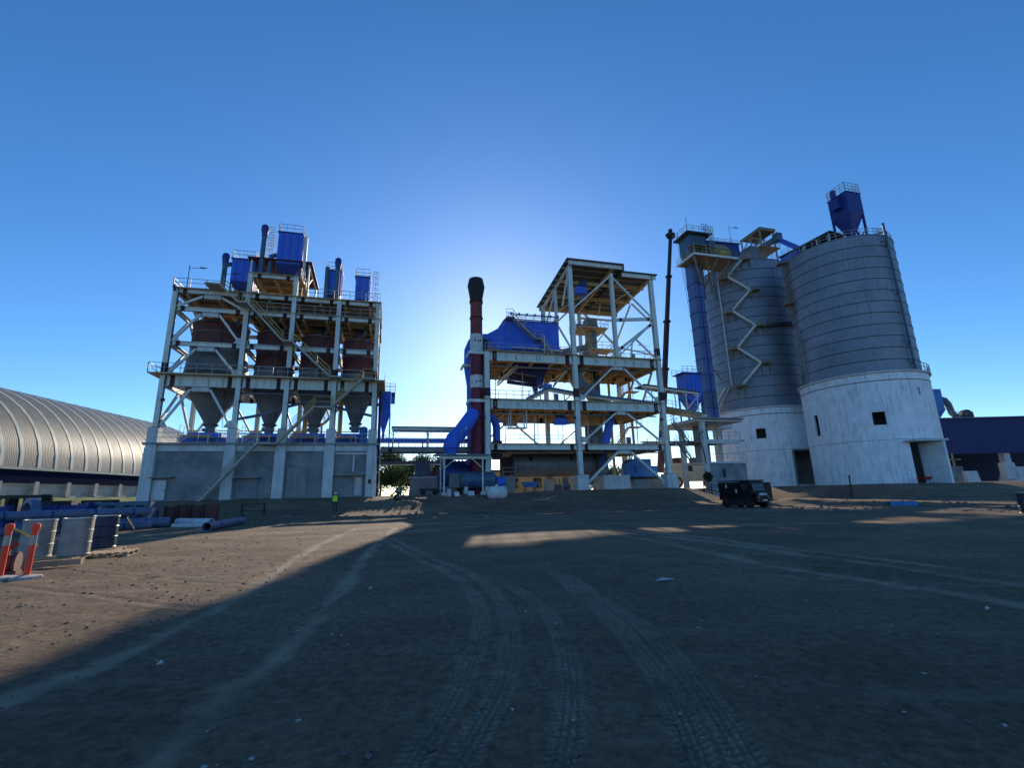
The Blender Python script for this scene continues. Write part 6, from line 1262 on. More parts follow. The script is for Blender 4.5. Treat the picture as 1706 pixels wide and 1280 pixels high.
# ---------------------------------------------------------------- arched storage shed on the left (world coordinates)
t = thing('arched_shed', 'long arched metal storage shed with pale roof strips behind the yard', 'shed', (-86, 85, 1.6), plant=False)
ax = Vector((math.sin(R(-6)), math.cos(R(-6)), 0)); nx = Vector((-ax.y, ax.x, 0))    # nx points away from the yard (left)
e0 = Vector((-85, 78, 0)); HW, RISE, ZE = 21.0, 17.0, 8.0
def arch(s0, s1, off, thick, th0, th1, n=22):
    vs = []; fs = []
    for s in (s0, s1):
        for r in (off + thick, off):
            for k in range(n + 1):
                th = R(th0 + (th1 - th0) * k / n); p = e0 + ax * s + nx * (HW - (HW + r) * math.cos(th)); vs.append((p.x, p.y, ZE + (RISE + r) * math.sin(th)))
    m = n + 1
    for k in range(n):
        fs += [(k, k + 1, 2 * m + k + 1, 2 * m + k), (m + k + 1, m + k, 3 * m + k, 3 * m + k + 1), (k + 1, k, m + k, m + k + 1), (2 * m + k, 2 * m + k + 1, 3 * m + k + 1, 3 * m + k)]
    fs += [(0, 2 * m, 3 * m, m), (n, m + n, 3 * m + n, 2 * m + n)]
    b = MB(); b.sm = True; return b.add(vs, fs)
sp = 3.6
for k in range(-5, 18):
    s = k * sp
    part('roof_panel', arch(s + 0.34, s + sp - 0.34, 0.0, 0.12, 0, 180), 'shed_metal', t)
    part('roof_strip', arch(s - 0.34, s + 0.34, 0.02, 0.14, 0, 180), 'shed_strip', t)
    q = e0 + ax * s; part('gutter_bracket', MB().bar(q + V(0, 0, ZE - 0.5) - nx * 0.5, q + V(0, 0, ZE + 0.1) - nx * 0.3, 0.14, 0.14), 'bin_grey', t)
S0, S1 = -5 * sp - 1, 18 * sp
def sbox(s0, s1, a0, a1, z0, z1):
    c = [e0 + ax * s + nx * a for s, a in ((s0, a0), (s1, a0), (s1, a1), (s0, a1))]; return MB().hull([(p.x, p.y, z0) for p in c], [(p.x, p.y, z1) for p in c])
part('gutter', sbox(S0, S1, -0.75, -0.1, 7.55, 7.95), 'shed_strip', t); part('fascia', sbox(S0, S1, -0.5, -0.2, 5.35, 7.52), 'fascia_navy', t); part('fascia', sbox(S0, S1, 2 * HW, 2 * HW + 0.3, 1.2, 8.0), 'fascia_navy', t)
part('side_wall', sbox(S0, S1, 0.2, 0.5, 1.0, 5.2), 'wall_plaster', t); part('wall_cap', sbox(S0, S1, 0.0, 0.7, 5.0, 5.3), 'concrete', t)
for k in range(-2, 8):
    s = k * 7.0; part('wall_pillar', sbox(s - 0.45, s + 0.45, -0.55, 0.2, 1.0, 5.6), 'wall_plaster', t); part('pillar_foot', sbox(s - 0.45, s + 1.9, -0.75, -0.56, 1.0, 3.1), 'wall_plaster', t)
p_ = [e0 + ax * S1 + nx * (HW - HW * math.cos(R(a))) + V(0, 0, ZE + RISE * math.sin(R(a))) for a in range(0, 181, 12)]
m = MB(); m.add([tuple(p) for p in p_] + [tuple(e0 + ax * S1 + nx * 2 * HW + V(0, 0, 1)), tuple(e0 + ax * S1 + V(0, 0, 1))], [tuple(range(len(p_) + 2))]); part('gable', m, 'shed_metal', t)
c = [e0 + ax * s + nx * a for s, a in ((-30, -1.0), (60, -1.0), (60, -11), (-30, -11))]
gm = MB(); N = 40
for i in range(N + 1):
    for j in range(7):
        p = e0 + ax * (-20 + 60 * i / N) - nx * (0.9 + 6.0 * j / 6); gm.v.append((p.x, p.y, 2.75 - 1.5 * j / 6 + 0.12 * math.sin(i * 1.3 + j)))
for i in range(N):
    for j in range(6): a = i * 7 + j; gm.f.append((a, a + 7, a + 8, a + 1))
gm.sm = True
g = bpy.data.objects.new('grass_verge', mesh_of('grass_verge', gm, 'grass', (0, 0, 0))); col.objects.link(g); tag(g, 'sunlit green grass strip along the arched shed', 'grass', kind='stuff')
# ---------------------------------------------------------------- black truck
def wthing(name, label, cat, x, y, rot, group=None, z=None):
    z = gz(x, y) if z is None else z
    t = thing(name, label, cat, (0, 0, 0), group, plant=False); t.location = (x, y, z); t.rotation_euler = (0, 0, R(rot)); return t
t = wthing('truck', 'black boxy off-road truck parked below the silos, cab facing the yard', 'truck', 19.0, 40.0, 292)
part('chassis', MB().box(-1.7, 1.75, -0.45, 0.45, 0.45, 0.62), 'black', t)
part('side_skirt', MB().box(-0.7, 0.7, -0.84, -0.74, 0.2, 0.62), 'black', t); part('side_skirt', MB().box(-0.7, 0.7, 0.74, 0.84, 0.2, 0.62), 'black', t)
part('cargo_body', MB().box(-1.8, 0.35, -0.85, 0.85, 0.62, 2.05), 'black_paint', t)
cb = part('cab', MB().hull([(0.37, -0.82, 0.62), (1.55, -0.82, 0.62), (1.55, 0.82, 0.62), (0.37, 0.82, 0.62)], [(0.37, -0.76, 2.12), (1.32, -0.76, 2.12), (1.32, 0.76, 2.12), (0.37, 0.76, 2.12)]), 'black_paint', t)
part('windscreen', MB().hull([(1.50, -0.62, 1.35), (1.51, 0.62, 1.35), (1.53, 0.62, 1.35), (1.53, -0.62, 1.35)], [(1.40, -0.6, 1.92), (1.40, 0.6, 1.92), (1.43, 0.6, 1.92), (1.43, -0.6, 1.92)]), 'glass', cb)
part('side_window', MB().box(0.6, 1.2, -0.86, -0.80, 1.35, 1.9), 'glass', cb)
part('roof_cap', MB().box(-1.85, 1.36, -0.88, 0.88, 2.12, 2.2), 'black', t)
part('bonnet', MB().box(1.55, 1.85, -0.7, 0.7, 0.62, 1.2), 'black_paint', t)
part('grille', MB().box(1.85, 1.88, -0.42, 0.42, 0.98, 1.16), 'tarp', t)
for s in (-1, 1): part('headlight', MB().hlathe((1.84, s * 0.52, 0.85), (1, 0, 0), [(0.1, 0), (0.1, 0.05)], 14), 'bin_grey', t)
part('bumper', MB().box(1.86, 2.0, -0.85, 0.85, 0.5, 0.68), 'black', t); part('number_plate', MB().box(2.0, 2.02, -0.22, 0.22, 0.56, 0.66), 'white_paint', t)
part('open_door', MB().hull([(1.2, 0.84, 0.75), (1.2, 1.75, 0.75), (1.26, 1.75, 0.75), (1.26, 0.84, 0.75)], [(1.2, 0.84, 2.0), (1.2, 1.7, 2.0), (1.26, 1.7, 2.0), (1.26, 0.84, 2.0)]), 'black_paint', t)
for (a, b, z) in ((-1.0, -0.865, 1.6), (0.0, -0.865, 1.2)): part('sticker', MB().box(a, a + 0.14, b - 0.01, b, z, z + 0.3), 'white_paint', t)
for x in (-1.15, 1.15):
    for s in (-1, 1):
        w_ = part('wheel', MB().hlathe((x, s * 0.62, 0.40), (0, s, 0), [(0.3, 0), (0.41, 0.04), (0.41, 0.24), (0.3, 0.28)], 22), 'rubber', t); part('rim', MB().hlathe((x, s * 0.86, 0.40), (0, s, 0), [(0.22, 0), (0.22, 0.05), (0.1, 0.06)], 16), 'black', w_)
# ---------------------------------------------------------------- worker
def skin_mesh(name, verts, edges, radii, mat, parent, sub=2):
    me = bpy.data.meshes.new(name); me.from_pydata(verts, edges, []); o = bpy.data.objects.new(name, me); col.objects.link(o); o.parent = parent
    md = o.modifiers.new('skin', 'SKIN'); md.use_smooth_shade = True
    for i, r in enumerate(radii): me.skin_vertices[0].data[i].radius = r if isinstance(r, tuple) else (r, r)
    me.skin_vertices[0].data[0].use_root = True
    s = o.modifiers.new('sub', 'SUBSURF'); s.levels = s.render_levels = sub
    me.materials.append(MAT[mat]); BASE[o] = (0, 0, 0); return o
t = wthing('person', 'worker in lime vest, dark trousers and white helmet walking away', 'person', -17.0, 45.6, 8)
vs = [(0, 0, 0.96), (0, 0.01, 1.18), (0, 0.01, 1.40), (0, 0.0, 1.50), (0, -0.02, 1.60), (0, -0.02, 1.72),
      (-0.19, 0, 1.42), (-0.25, 0.02, 1.15), (-0.24, -0.08, 0.90), (0.19, 0, 1.42), (0.25, 0.03, 1.15), (0.24, 0.1, 0.92),
      (-0.10, 0, 0.88), (-0.11, -0.10, 0.50), (-0.11, -0.05, 0.10), (-0.11, -0.20, 0.05), (0.10, 0, 0.88), (0.11, 0.10, 0.50), (0.11, 0.2, 0.10), (0.11, 0.06, 0.06),
      (-0.235, -0.12, 0.80), (0.235, 0.14, 0.82)]
es = [(0, 1), (1, 2), (2, 3), (3, 4), (4, 5), (2, 6), (6, 7), (7, 8), (2, 9), (9, 10), (10, 11), (0, 12), (12, 13), (13, 14), (14, 15), (0, 16), (16, 17), (17, 18), (18, 19), (8, 20), (11, 21)]
rd = [(0.16, 0.11), (0.15, 0.11), (0.17, 0.11), 0.06, 0.085, 0.07, 0.065, 0.05, 0.04, 0.065, 0.05, 0.04, 0.095, 0.07, 0.05, 0.045, 0.095, 0.07, 0.05, 0.045, 0.035, 0.035]
body = skin_mesh('body', vs, es, rd, 'cloth_navy', t)
part('vest', MB().hull([(-0.20, -0.15, 0.95), (0.20, -0.15, 0.95), (0.20, 0.15, 0.95), (-0.20, 0.15, 0.95)], [(-0.22, -0.15, 1.22), (0.22, -0.15, 1.22), (0.22, 0.15, 1.22), (-0.22, 0.15, 1.22)]).hull([(-0.22, -0.15, 1.22), (0.22, -0.15, 1.22), (0.22, 0.15, 1.22), (-0.22, 0.15, 1.22)], [(-0.17, -0.12, 1.49), (0.17, -0.12, 1.49), (0.17, 0.11, 1.49), (-0.17, 0.11, 1.49)]), 'hivis', t)
part('head', MB().lathe(0, -0.02, [(0.055, 1.49), (0.085, 1.56), (0.095, 1.64), (0.08, 1.72)], 16), 'skin', t)
part('helmet', MB().lathe(0, -0.02, [(0.155, 1.665), (0.15, 1.68), (0.125, 1.70), (0.115, 1.77), (0.07, 1.82), (0.01, 1.83)], 18), 'white_paint', t)
# ---------------------------------------------------------------- delineator posts, drums, pallets
t0 = wthing('delineator_post', 'orange bollard post with reflective bands, right one of the pair', 'bollard', -11.05, 11.2, 20, 'orange bollards at the left edge')
part('post', MB().lathe(0, 0, [(0.062, 0.05), (0.058, 1.08)], 16), 'orange', t0)
for z0, z1 in ((0.72, 0.93),): part('reflective_band', MB().lathe(0, 0, [(0.064, z0), (0.063, z1)], 16, False, False), 'reflective', t0)
part('cap', MB().lathe(0, 0, [(0.075, 1.05), (0.085, 1.12), (0.075, 1.18), (0.03, 1.20)], 16), 'orange', t0)
part('base', MB().lathe(0, 0, [(0.30, 0.0), (0.28, 0.05), (0.10, 0.08)], 8), 'stone_pale', t0)
t1 = copy_tree(t0, (-11.5, 11.05, gz(-11.5, 11.05)), R(50), label='orange bollard post with reflective bands and a rope, left one of the pair')
p = Vector((-11.05, 11.2, gz(-11.05, 11.2))); q = Vector((-11.5, 11.05, gz(-11.5, 11.05)))
single('rope', 'pale yellow rope hanging from the left orange bollard post', 'rope', MB().path([q + V(0.06, 0, 1.1), q + V(0.2, 0.15, 0.98), q + V(0.32, 0.3, 0.82), q + V(0.38, 0.35, 0.66)], 0.022, 6), 'yellow', tuple(q), plant=False)
dr = wthing('steel_drum', 'grey steel drum, middle one of the three on pallets', 'drum', -12.95, 14.4, 10, 'steel drums on pallets')
def drum(t, mat):
    r, h = 0.36, 1.03
    part('shell', MB().lathe(0, 0, [(r, 0.16), (r, 0.16 + h)], 32), mat, t)
    for z in (0.18, 0.16 + h * 0.34, 0.16 + h * 0.67, 0.14 + h): part('hoop', MB().lathe(0, 0, [(r, z - 0.025), (r + 0.012, z), (r, z + 0.025)], 32, False, False), mat, t)
    part('lid', MB().lathe(0, 0, [(r + 0.012, 0.155 + h), (r + 0.012, 0.18 + h), (r - 0.02, 0.18 + h), (r - 0.03, 0.165 + h)], 32, False, True), 'drum_rim', t)
drum(dr, 'drum_grey')
copy_tree(dr, (-13.75, 14.05, gz(-13.75, 14.05)), R(40), label='grey steel drum nearest the orange bollards')
d3 = wthing('steel_drum', 'dark blue steel drum with white label, right one of the three', 'drum', -14.0, 16.6, 0, 'steel drums on pallets'); drum(d3, 'drum_blue')
part('label_sheet', MB().lathe(0, 0, [(0.363, 0.80), (0.363, 1.0)], 8, False, False, -128, -100), 'white_paint', d3)
def pallet(label, x, y, rot):
    t = wthing('pallet', label, 'pallet', x, y, rot, 'wooden pallets under the drums')
    for k in range(6): part('top_board', MB().box(-0.6, 0.6, -0.56 + k * 0.2, -0.44 + k * 0.2, 0.12, 0.145), 'wood', t)
    for a in (-0.55, 0, 0.55):
        part('stringer_board', MB().box(a - 0.05, a + 0.05, -0.58, 0.58, 0.10, 0.12), 'wood', t)
        for b in (-0.5, 0, 0.5): part('block', MB().box(a - 0.05, a + 0.05, b - 0.07, b + 0.07, 0.025, 0.10), 'wood', t)
    for b in (-0.5, 0, 0.5): part('bottom_board', MB().box(-0.6, 0.6, b - 0.05, b + 0.05, 0.0, 0.025), 'wood', t)
    return t
pallet('wooden pallet under the two grey drums', -13.2, 14.25, 15); pallet('wooden pallet under the dark blue drum', -14.0, 16.5, 25); pallet('empty wooden pallet end sticking out beside the drums', -12.75, 15.5, 115)
dr2 = wthing('steel_drum', 'dark blue drum with pale sunlit side at the right edge of the yard', 'drum', 26.35, 25.0, 0, 'steel drums on pallets'); drum(dr2, 'drum_blue'); dr2.location.z -= 0.16
t = wthing('valve_assembly', 'rusty red pump assembly lying behind the left bollard', 'pump', -12.35, 11.9, 30)
part('body', MB().hlathe((-0.35, 0, 0.25), (1, 0, 0), [(0.12, 0), (0.2, 0.08), (0.2, 0.5), (0.12, 0.6)], 16), 'stack_red', t); part('flange', MB().hlathe((0.2, 0, 0.25), (1, 0, 0), [(0.26, 0), (0.26, 0.06)], 16), 'rust_bin', t); part('pipe', MB().path([(0, 0, 0.4), (0, 0.05, 0.6), (0.15, 0.1, 0.72)], 0.08, 10), 'stack_red', t); part('foot', MB().box(-0.4, 0.3, -0.2, 0.2, 0, 0.08), 'rust_bin', t)
single('timber', 'pale timber plank lying behind the orange bollards', 'plank', MB().bar((-13.0, 12.6, gz(-13, 12.6) + 0.1), (-11.6, 13.2, gz(-11.6, 13.2) + 0.12), 0.16, 0.14), 'wood', (-12.3, 12.9, 0), plant=False)
# ---------------------------------------------------------------- stored pipes and steel on the left
def lying_pipe(label, a, b, r, mat, z=None, bands=4, wall=0.04):
    a, b = V(a[0], a[1], 0), V(b[0], b[1], 0)
    za = gz(a.x, a.y) + r if z is None else z; zb = gz(b.x, b.y) + r if z is None else z; a.z, b.z = za, zb; c = (a + b) / 2
    t = thing('steel_pipe', label, 'pipe', (c.x, c.y, min(za, zb) - r), 'stored pipes left of the yard', plant=False)
    d = (b - a).normalized(); L = (b - a).length; n = 22
    part('tube', MB().hlathe(a, b - a, [(r - wall, 0), (r, 0), (r, L), (r - wall, L), (r - wall, 0)], n, False), mat, t)
    part('inside', MB().hlathe(a + d * L * 0.5, d, [(r - wall, 0), (r - wall, 0.02)], n), 'black', t)
    for k in range(bands): f = (k + 0.5) / bands; part('weld_band', MB().hlathe(a + d * L * f, d, [(r, -0.05), (r + 0.015, -0.03), (r + 0.015, 0.03), (r, 0.05)], n, False), 'blue_dark' if 'white' not in mat else 'tarp', t)
    return t
lying_pipe('long blue pipe raised on black trestles at the left edge', (-27.5, 20.0), (-21.9, 29.0), 0.22, 'pipe_blue', 1.08, 6)
lying_pipe('thick blue pipe on the ground behind the trestles', (-30.5, 26.0), (-22.2, 31.2), 0.31, 'pipe_blue', bands=4)
lying_pipe('blue pipe on the ground nearest the trestles', (-28, 24.0), (-22.4, 29.9), 0.23, 'pipe_blue', bands=3)
lying_pipe('white pipe lying before the rusty plates', (-22.2, 31.9), (-19.5, 31.2), 0.24, 'pipe_white', bands=1)
lying_pipe('thin pale pipe beside the white pipe', (-20.9, 29.6), (-18.7, 30.3), 0.13, 'pipe_white', bands=1)
lying_pipe('grey-blue pipe pointing away from the yard', (-17.0, 26.8), (-18.9, 33.6), 0.25, 'pipe_blue', bands=2)
for k, (x, y) in enumerate(((-22.6, 27.9), (-24.2, 25.3), (-25.7, 22.9))):
    t = wthing('trestle', ('black pipe trestle nearest the pipe end', 'black pipe trestle in the middle under the raised pipe', 'black pipe trestle at the left under the raised pipe')[k], 'trestle', x, y, 122, 'trestles under the raised pipe')
    for s in (-1, 1):
        part('leg', MB().bar((0, s * 0.1, 0.86), (0, s * 0.55, 0), 0.07, 0.07), 'black', t); part('leg', MB().bar((0.5, s * 0.1, 0.86), (0.5, s * 0.55, 0), 0.07, 0.07), 'black', t)
    part('top_bar', MB().box(-0.1, 0.6, -0.2, 0.2, 0.80, 0.86), 'black', t)
def steel_item(label, x, y, rot, L, w, h, mat, kind):
    t = wthing('steel_duct' if kind == 0 else 'lattice_girder' if kind == 1 else 'flange_ring', label, 'steel parts', x, y, rot, 'blue steel parts stored on the left')
    if kind == 0:
        part('body', MB().box(-L / 2, L / 2, -w / 2, w / 2, 0.1, h), mat, t)
        for s in (-L / 2, 0, L / 2): part('flange', MB().box(s - 0.06, s + 0.06, -w / 2 - 0.1, w / 2 + 0.1, 0.0, h + 0.1), mat, t)
        part('cover', MB().box(-L * 0.3, L * 0.2, -w * 0.3, w * 0.3, h, h + 0.25), 'black', t)
    elif kind == 1:
        for s in (-1, 1):
            part('chord', MB().bar((-L / 2, s * w / 2, h), (L / 2, s * w / 2, h), 0.14, 0.2), mat, t); part('chord', MB().bar((-L / 2, s * w / 2, 0.1), (L / 2, s * w / 2, 0.1), 0.14, 0.2), mat, t)
        for k in range(5): u = -L / 2 + L * k / 4; part('stud', MB().box(u - 0.06, u + 0.06, -w / 2, w / 2, 0.0, h + 0.12), mat, t)
    else:
        part('ring', MB().hlathe((0, 0, h), (1, 0, 0), [(h * 0.75, 0), (h, 0), (h, w), (h * 0.75, w), (h * 0.75, 0)], 26, False), mat, t); part('foot', MB().box(-0.05, w + 0.05, -0.4, 0.4, 0, 0.1), 'wood', t)
steel_item('blue box duct with flanges at the far left', -29.8, 26.6, 35, 2.6, 1.4, 1.5, 'blue_dark', 0)
steel_item('large blue flange ring leaning among the stored steel', -27.6, 27.2, 60, 1, 0.4, 0.95, 'pipe_blue', 2)
steel_item('dark blue box duct behind the raised pipe', -27.8, 29.6, 20, 2.8, 1.3, 1.5, 'blue_dark', 0)
steel_item('blue steel lattice frame behind the stored pipes', -25.3, 31.2, 15, 3.2, 1.0, 1.55, 'blue_grey', 1)
steel_item('black steel frame stack behind the stored pipes', -33.0, 31.5, 20, 3.6, 1.2, 2.1, 'black', 1)
steel_item('grey-green box duct right of the stored blue steel', -29.5, 34.5, 15, 3.8, 1.5, 1.6, 'blue_grey', 0)
steel_item('dark steel frame beside the bin tower corner', -29.5, 39.5, 10, 4.5, 1.2, 1.0, 'bin_grey', 1)
steel_item('small blue flange ring at the left frame edge', -27.6, 23.2, 20, 1, 0.3, 0.5, 'blue', 2)
single('red_tank', 'small round red fuel can among the stored steel', 'can', MB().lathe(-31.2, 36.5, [(0.2, 1.3), (0.26, 1.38), (0.26, 1.6), (0.18, 1.72)], 16), 'orange', (-31.2, 36.5, 1.2), plant=False)
for k in range(4):
    x, y = -25.0 + k * 1.02, 35.2 - k * 0.15
    t = wthing('rusty_plate', ('leftmost rusty brown steel shell standing by the tower', 'second rusty brown steel shell standing by the tower', 'third rusty brown steel shell standing by the tower', 'rightmost rusty brown steel shell standing by the tower')[k], 'steel parts', x, y, 15, 'rusty steel shells')
    part('curved_plate', MB().lathe(0, 0.4, [(0.52, 0), (0.52, 1.25 + 0.1 * (k % 2)), (0.48, 1.25 + 0.1 * (k % 2)), (0.48, 0)], 14, False, False, 190, 350), 'rust_bin', t); part('end_rib', MB().box(-0.52, -0.44, 0.0, 0.4, 0, 1.28), 'rust_bin', t)
t = wthing('work_trestle', 'thin black work trestle before the block wall', 'trestle', -23.3, 43.0, 12)
for a in (-0.9, 0.9):
    for s in (-1, 1): part('leg', MB().bar((a, 0, 1.1), (a, s * 0.4, 0), 0.06, 0.06), 'black', t)
part('top_bar', MB().bar((-1.1, 0, 1.1), (1.1, 0, 1.1), 0.08, 0.08), 'black', t); part('brace', MB().bar((-0.9, 0, 0.5), (0.9, 0, 0.5), 0.05, 0.05), 'black', t)
# ---------------------------------------------------------------- small things in the yard
t = wthing('tyre', 'black tyre lying in the gap beside the bin tower', 'tyre', -12.4, 50.4, 65); part('tread', MB().hlathe((0, 0.1, 0.3), (0, -1, 0), [(0.16, 0), (0.3, 0.03), (0.3, 0.17), (0.16, 0.2)], 20), 'rubber', t); part('hub', MB().hlathe((0, -0.06, 0.3), (0, -1, 0), [(0.1, 0), (0.1, 0.05)], 12), 'white_paint', t)
t = wthing('low_trailer', 'low dark flat trailer before the concrete plinth', 'trailer', -10.2, 57.2, 15); part('bed', MB().box(-1.2, 1.2, -0.5, 0.5, 0.45, 0.75), 'black', t); part('drawbar', MB().bar((1.2, 0, 0.5), (2.0, 0, 0.4), 0.1, 0.1), 'black', t)
for a in (-0.7, 0.7):
    for s in (-0.5, 0.4): part('wheel', MB().hlathe((a, s + 0.1, 0.28), (0, -1, 0), [(0.28, 0), (0.28, 0.18)], 16), 'rubber', t)
t = wthing('steel_box', 'blue open steel box lying on the ground before the right silo', 'box', 28.7, 36.0, -25); part('panel', MB().box(-0.8, 0.8, -0.35, 0.35, 0.0, 0.06).box(-0.8, 0.8, -0.35, -0.28, 0.06, 0.36).box(-0.8, 0.8, 0.28, 0.35, 0.06, 0.36).box(0.73, 0.8, -0.28, 0.28, 0.06, 0.36), 'blue_bright', t); part('end_mouth', MB().box(-0.82, -0.78, -0.28, 0.28, 0.06, 0.34), 'black', t)
t = wthing('wheelbarrow', 'small red wheelbarrow at the doorway of the right silo', 'wheelbarrow', 51.8, 60.6, 20); part('tray', MB().frus(-0.5, 0.5, -0.35, 0.35, 0.35, -0.8, 0.8, -0.5, 0.5, 0.75), 'red_paint', t); part('wheel', MB().hlathe((-0.9, 0.06, 0.22), (0, -1, 0), [(0.22, 0), (0.22, 0.12)], 14), 'rubber', t)
for s in (-0.3, 0.3): part('handle', MB().bar((-0.9, s * 0.3, 0.3), (1.3, s, 0.6), 0.05, 0.05), 'black', t); part('leg', MB().bar((0.5, s, 0.4), (0.5, s, 0), 0.05, 0.05), 'black', t)
t = wthing('prop', 'thin steel prop leaning beside the left edge of the right silo', 'prop', 40.6, 58.2, 0); part('post', MB().bar((0, 0, 0), (0.1, 0, 2.8), 0.12, 0.12), 'black', t); part('strut', MB().bar((-0.6, 0, 0), (0.05, 0, 1.2), 0.08, 0.08), 'black', t)
for k, (x0, y0, x1, y1) in enumerate(((3.0, 54.0, 3.9, 54.6), (2.6, 53.5, 3.9, 53.9), (3.6, 54.8, 4.9, 56.2), (1.9, 53.2, 3.3, 53.5), (4.2, 55.4, 4.8, 56.2))):
    single('timber', ('longest pale plank on the bank left of the mill mound', 'lower pale plank on the bank by the air tank', 'upper pale plank on the bank edge', 'pale plank lying flat by the tank pad', 'topmost pale plank on the mound crest')[k], 'plank', MB().bar((x0, y0, gz(x0, y0) + 0.1), (x1, y1, gz(x1, y1) + 0.12), 0.12, 0.08), 'wood', (x0, y0, gz(x0, y0)), 'pale planks on the bank', False)
for k, (x, y, s) in enumerate(((2.68, 9.1, 0.17), (-2.6, 8.9, 0.03), (5.9, 6.4, 0.035), (-3.6, 5.2, 0.03), (-20.3, 43.4, 0.4))):
    z = gz(x, y); single('paper_scrap', ('white sharp scrap of sheet on the dark ground right of centre', 'tiny pale scrap by the left dusty track', 'tiny pale scrap at the right of the yard', 'tiny pale scrap in the near left foreground', 'pale flat sheet on the ground before the block wall')[k], 'scrap', MB().hull([(x - s, y - s * 0.3, z + 0.02), (x + s, y, z + 0.03), (x - 0.1 * s, y + 0.4 * s, z + 0.03)], [(x - s, y - s * 0.3, z + 0.035), (x + s, y, z + 0.04), (x - 0.1 * s, y + 0.4 * s, z + 0.06)]), 'tarp', (x, y, z), plant=False)
# ---------------------------------------------------------------- loose stones
def stones(name, label, n, rmin, rmax, smin, smax, seed, a0=-52, a1=52, pale=False):
    rs = np.random.RandomState(seed); base = np.array([(0.53, 0, 0.85), (-0.53, 0, 0.85), (0.53, 0, -0.4), (-0.53, 0, -0.4), (0, 0.85, 0.53), (0, 0.85, -0.3), (0, -0.85, 0.53), (0, -0.85, -0.3), (0.85, 0.53, 0), (-0.85, 0.53, 0), (0.85, -0.53, 0), (-0.85, -0.53, 0)])
    F = [(0, 1, 6), (0, 4, 1), (0, 6, 10), (0, 10, 8), (0, 8, 4), (1, 4, 9), (1, 9, 11), (1, 11, 6), (4, 8, 5), (4, 5, 9), (6, 7, 10), (6, 11, 7), (2, 8, 10), (2, 10, 7), (2, 5, 8), (3, 9, 5), (3, 11, 9), (3, 7, 11), (2, 7, 3), (2, 3, 5)]
    r = rmin * (rmax / rmin) ** rs.rand(n); a = np.radians(a0 + (a1 - a0) * rs.rand(n)); x = r * np.sin(a); y = r * np.cos(a); z = terrain(x, y); s = smin * (smax / smin) ** (rs.rand(n) ** 2.2)
    V_ = (base[None] * (0.7 + 0.6 * rs.rand(n, 12, 1))) * s[:, None, None] * np.stack([0.8 + 0.6 * rs.rand(n), 0.8 + 0.6 * rs.rand(n), 0.45 + 0.4 * rs.rand(n)], 1)[:, None, :]
    c, q = np.cos(rs.rand(n) * 6.3)[:, None], np.sin(rs.rand(n) * 6.3)[:, None]
    X = V_[:, :, 0] * c - V_[:, :, 1] * q + x[:, None]; Y = V_[:, :, 0] * q + V_[:, :, 1] * c + y[:, None]; Z = V_[:, :, 2] + z[:, None] + 0.2 * s[:, None]
    P_ = np.stack([X, Y, Z], -1).reshape(-1, 3); FF = (np.array(F)[None] + 12 * np.arange(n)[:, None, None]).reshape(-1, 3)
    me = bpy.data.meshes.new(name); me.from_pydata(P_.tolist(), [], FF.tolist()); me.materials.append(MAT['stone_pale' if pale else 'stone'])
    o = bpy.data.objects.new(name, me); col.objects.link(o); tag(o, label, 'stones', kind='stuff')
stones('gravel', 'loose dark stones scattered over the yard', 5000, 2.6, 45, 0.003, 0.018, 11)
stones('pale_gravel', 'pale stone chips scattered over the yard', 700, 2.8, 40, 0.003, 0.018, 12, pale=True)
stones('clods', 'clods and chips on the sunlit left part of the yard', 2200, 8, 34, 0.006, 0.034, 15, -52, -14)
stones('rubble', 'rough rubble along the banks of the yard', 1500, 38, 62, 0.04, 0.17, 13, -46, 48)
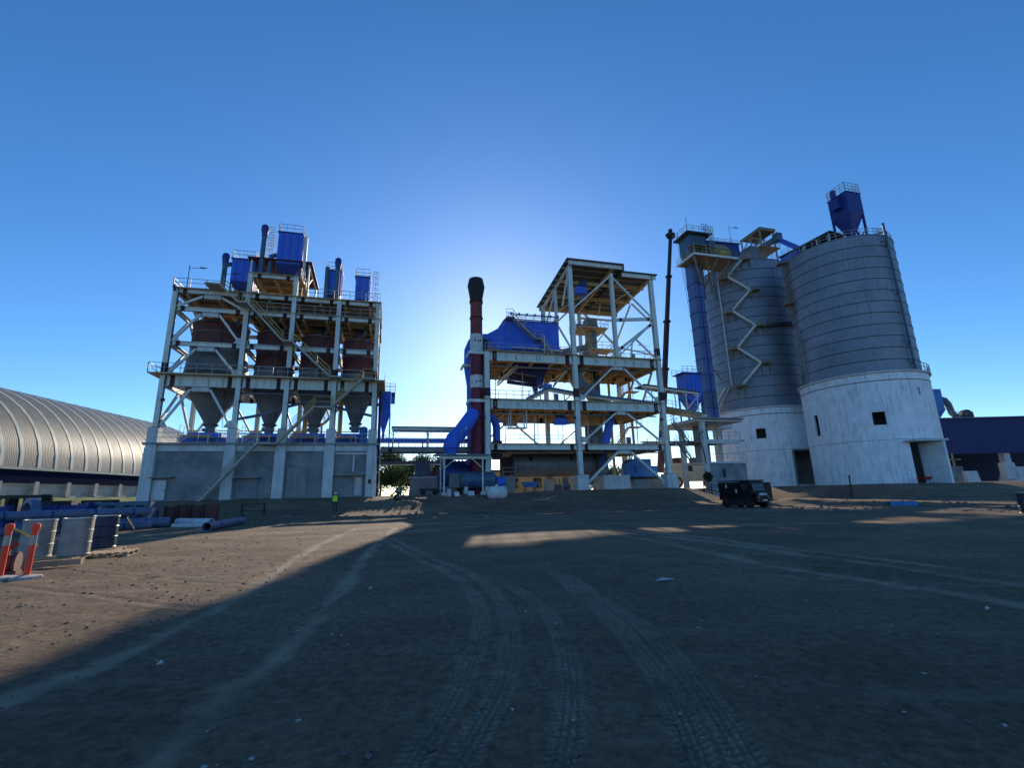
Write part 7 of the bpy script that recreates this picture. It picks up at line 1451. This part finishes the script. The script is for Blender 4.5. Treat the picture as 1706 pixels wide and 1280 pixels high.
# ---------------------------------------------------------------- trees
def tree(label, x, y, h, r, seed, mat='leaf', n=8500):
    z = gz(x, y); t = thing('tree', label, 'tree', (x, y, z), 'trees behind the plant', plant=False); rs = random.Random(seed)
    m = MB().path([(x, y, z - 0.2), (x + 0.1, y, z + h * 0.25), (x - 0.1, y + 0.1, z + h * 0.5), (x, y, z + h * 0.8)], [0.2 * h / 7, 0.15 * h / 7, 0.1 * h / 7, 0.03], 9); lobes = []
    for k in range(15):
        a = rs.uniform(0, 6.28); f = rs.uniform(0.25, 0.7); q = V(x + math.cos(a) * r * rs.uniform(0.45, 0.8), y + math.sin(a) * r * rs.uniform(0.45, 0.8), z + h * rs.uniform(0.16, 0.92)); m.path([(x, y, z + h * f * 0.8), ((x + q.x) / 2, (y + q.y) / 2, z + h * f * 0.5 + q.z * 0.2 + (q.z - z) * 0.25), tuple(q)], [0.07, 0.05, 0.02], 6); lobes.append((q, rs.uniform(0.3, 0.5) * r))
    part('trunk', m, 'bark', t); f = MB()
    for _ in range(n):
        c, lr = rs.choice(lobes); d = V(rs.gauss(0, 1), rs.gauss(0, 1), rs.gauss(0, 0.8)).normalized() * lr * (rs.random() ** 0.45); p = c + d
        a = V(rs.gauss(0, 1), rs.gauss(0, 1), rs.gauss(0, 1)).normalized(); b = a.cross(V(rs.gauss(0, 1), rs.gauss(0, 1), rs.gauss(0, 1))).normalized(); s = rs.uniform(0.15, 0.32) * (h / 8)
        f.add([p - a * s, p + b * s * 0.45, p + a * s, p - b * s * 0.45], [(0, 1, 2, 3)])
    part('crown', f, mat, t)
def wtree(label, u, w, *a, **k): p = W(u, w); tree(label, p.x, p.y, *a, **k)
wtree('leafy tree seen left in the gap beside the bin tower', -1.0, 88, 7.4, 4.2, 1); wtree('leafy tree seen in the middle of the gap below the conveyor', 4.2, 90, 7.0, 4.2, 2); wtree('dark tree seen right in the gap behind the concrete plinth', 8.5, 93, 6.6, 4.0, 3, mat='leaf_dark'); wtree('small tree behind the yellow stair', 2.0, 82, 4.8, 3.0, 4, n=6000)
wtree('low tree behind the right edge of the mill tower', 46.5, 100, 8.5, 3.4, 6); tree('dark tree top above the blue warehouse roof', 99, 122, 15.5, 4.2, 8, 'leaf_dark'); wtree('sparse tree behind the loading platform', 53, 108, 7.5, 3.6, 9)
wtree('tree behind the left part of the bin tower', -36, 118, 7.0, 4.0, 10, mat='leaf_dark')
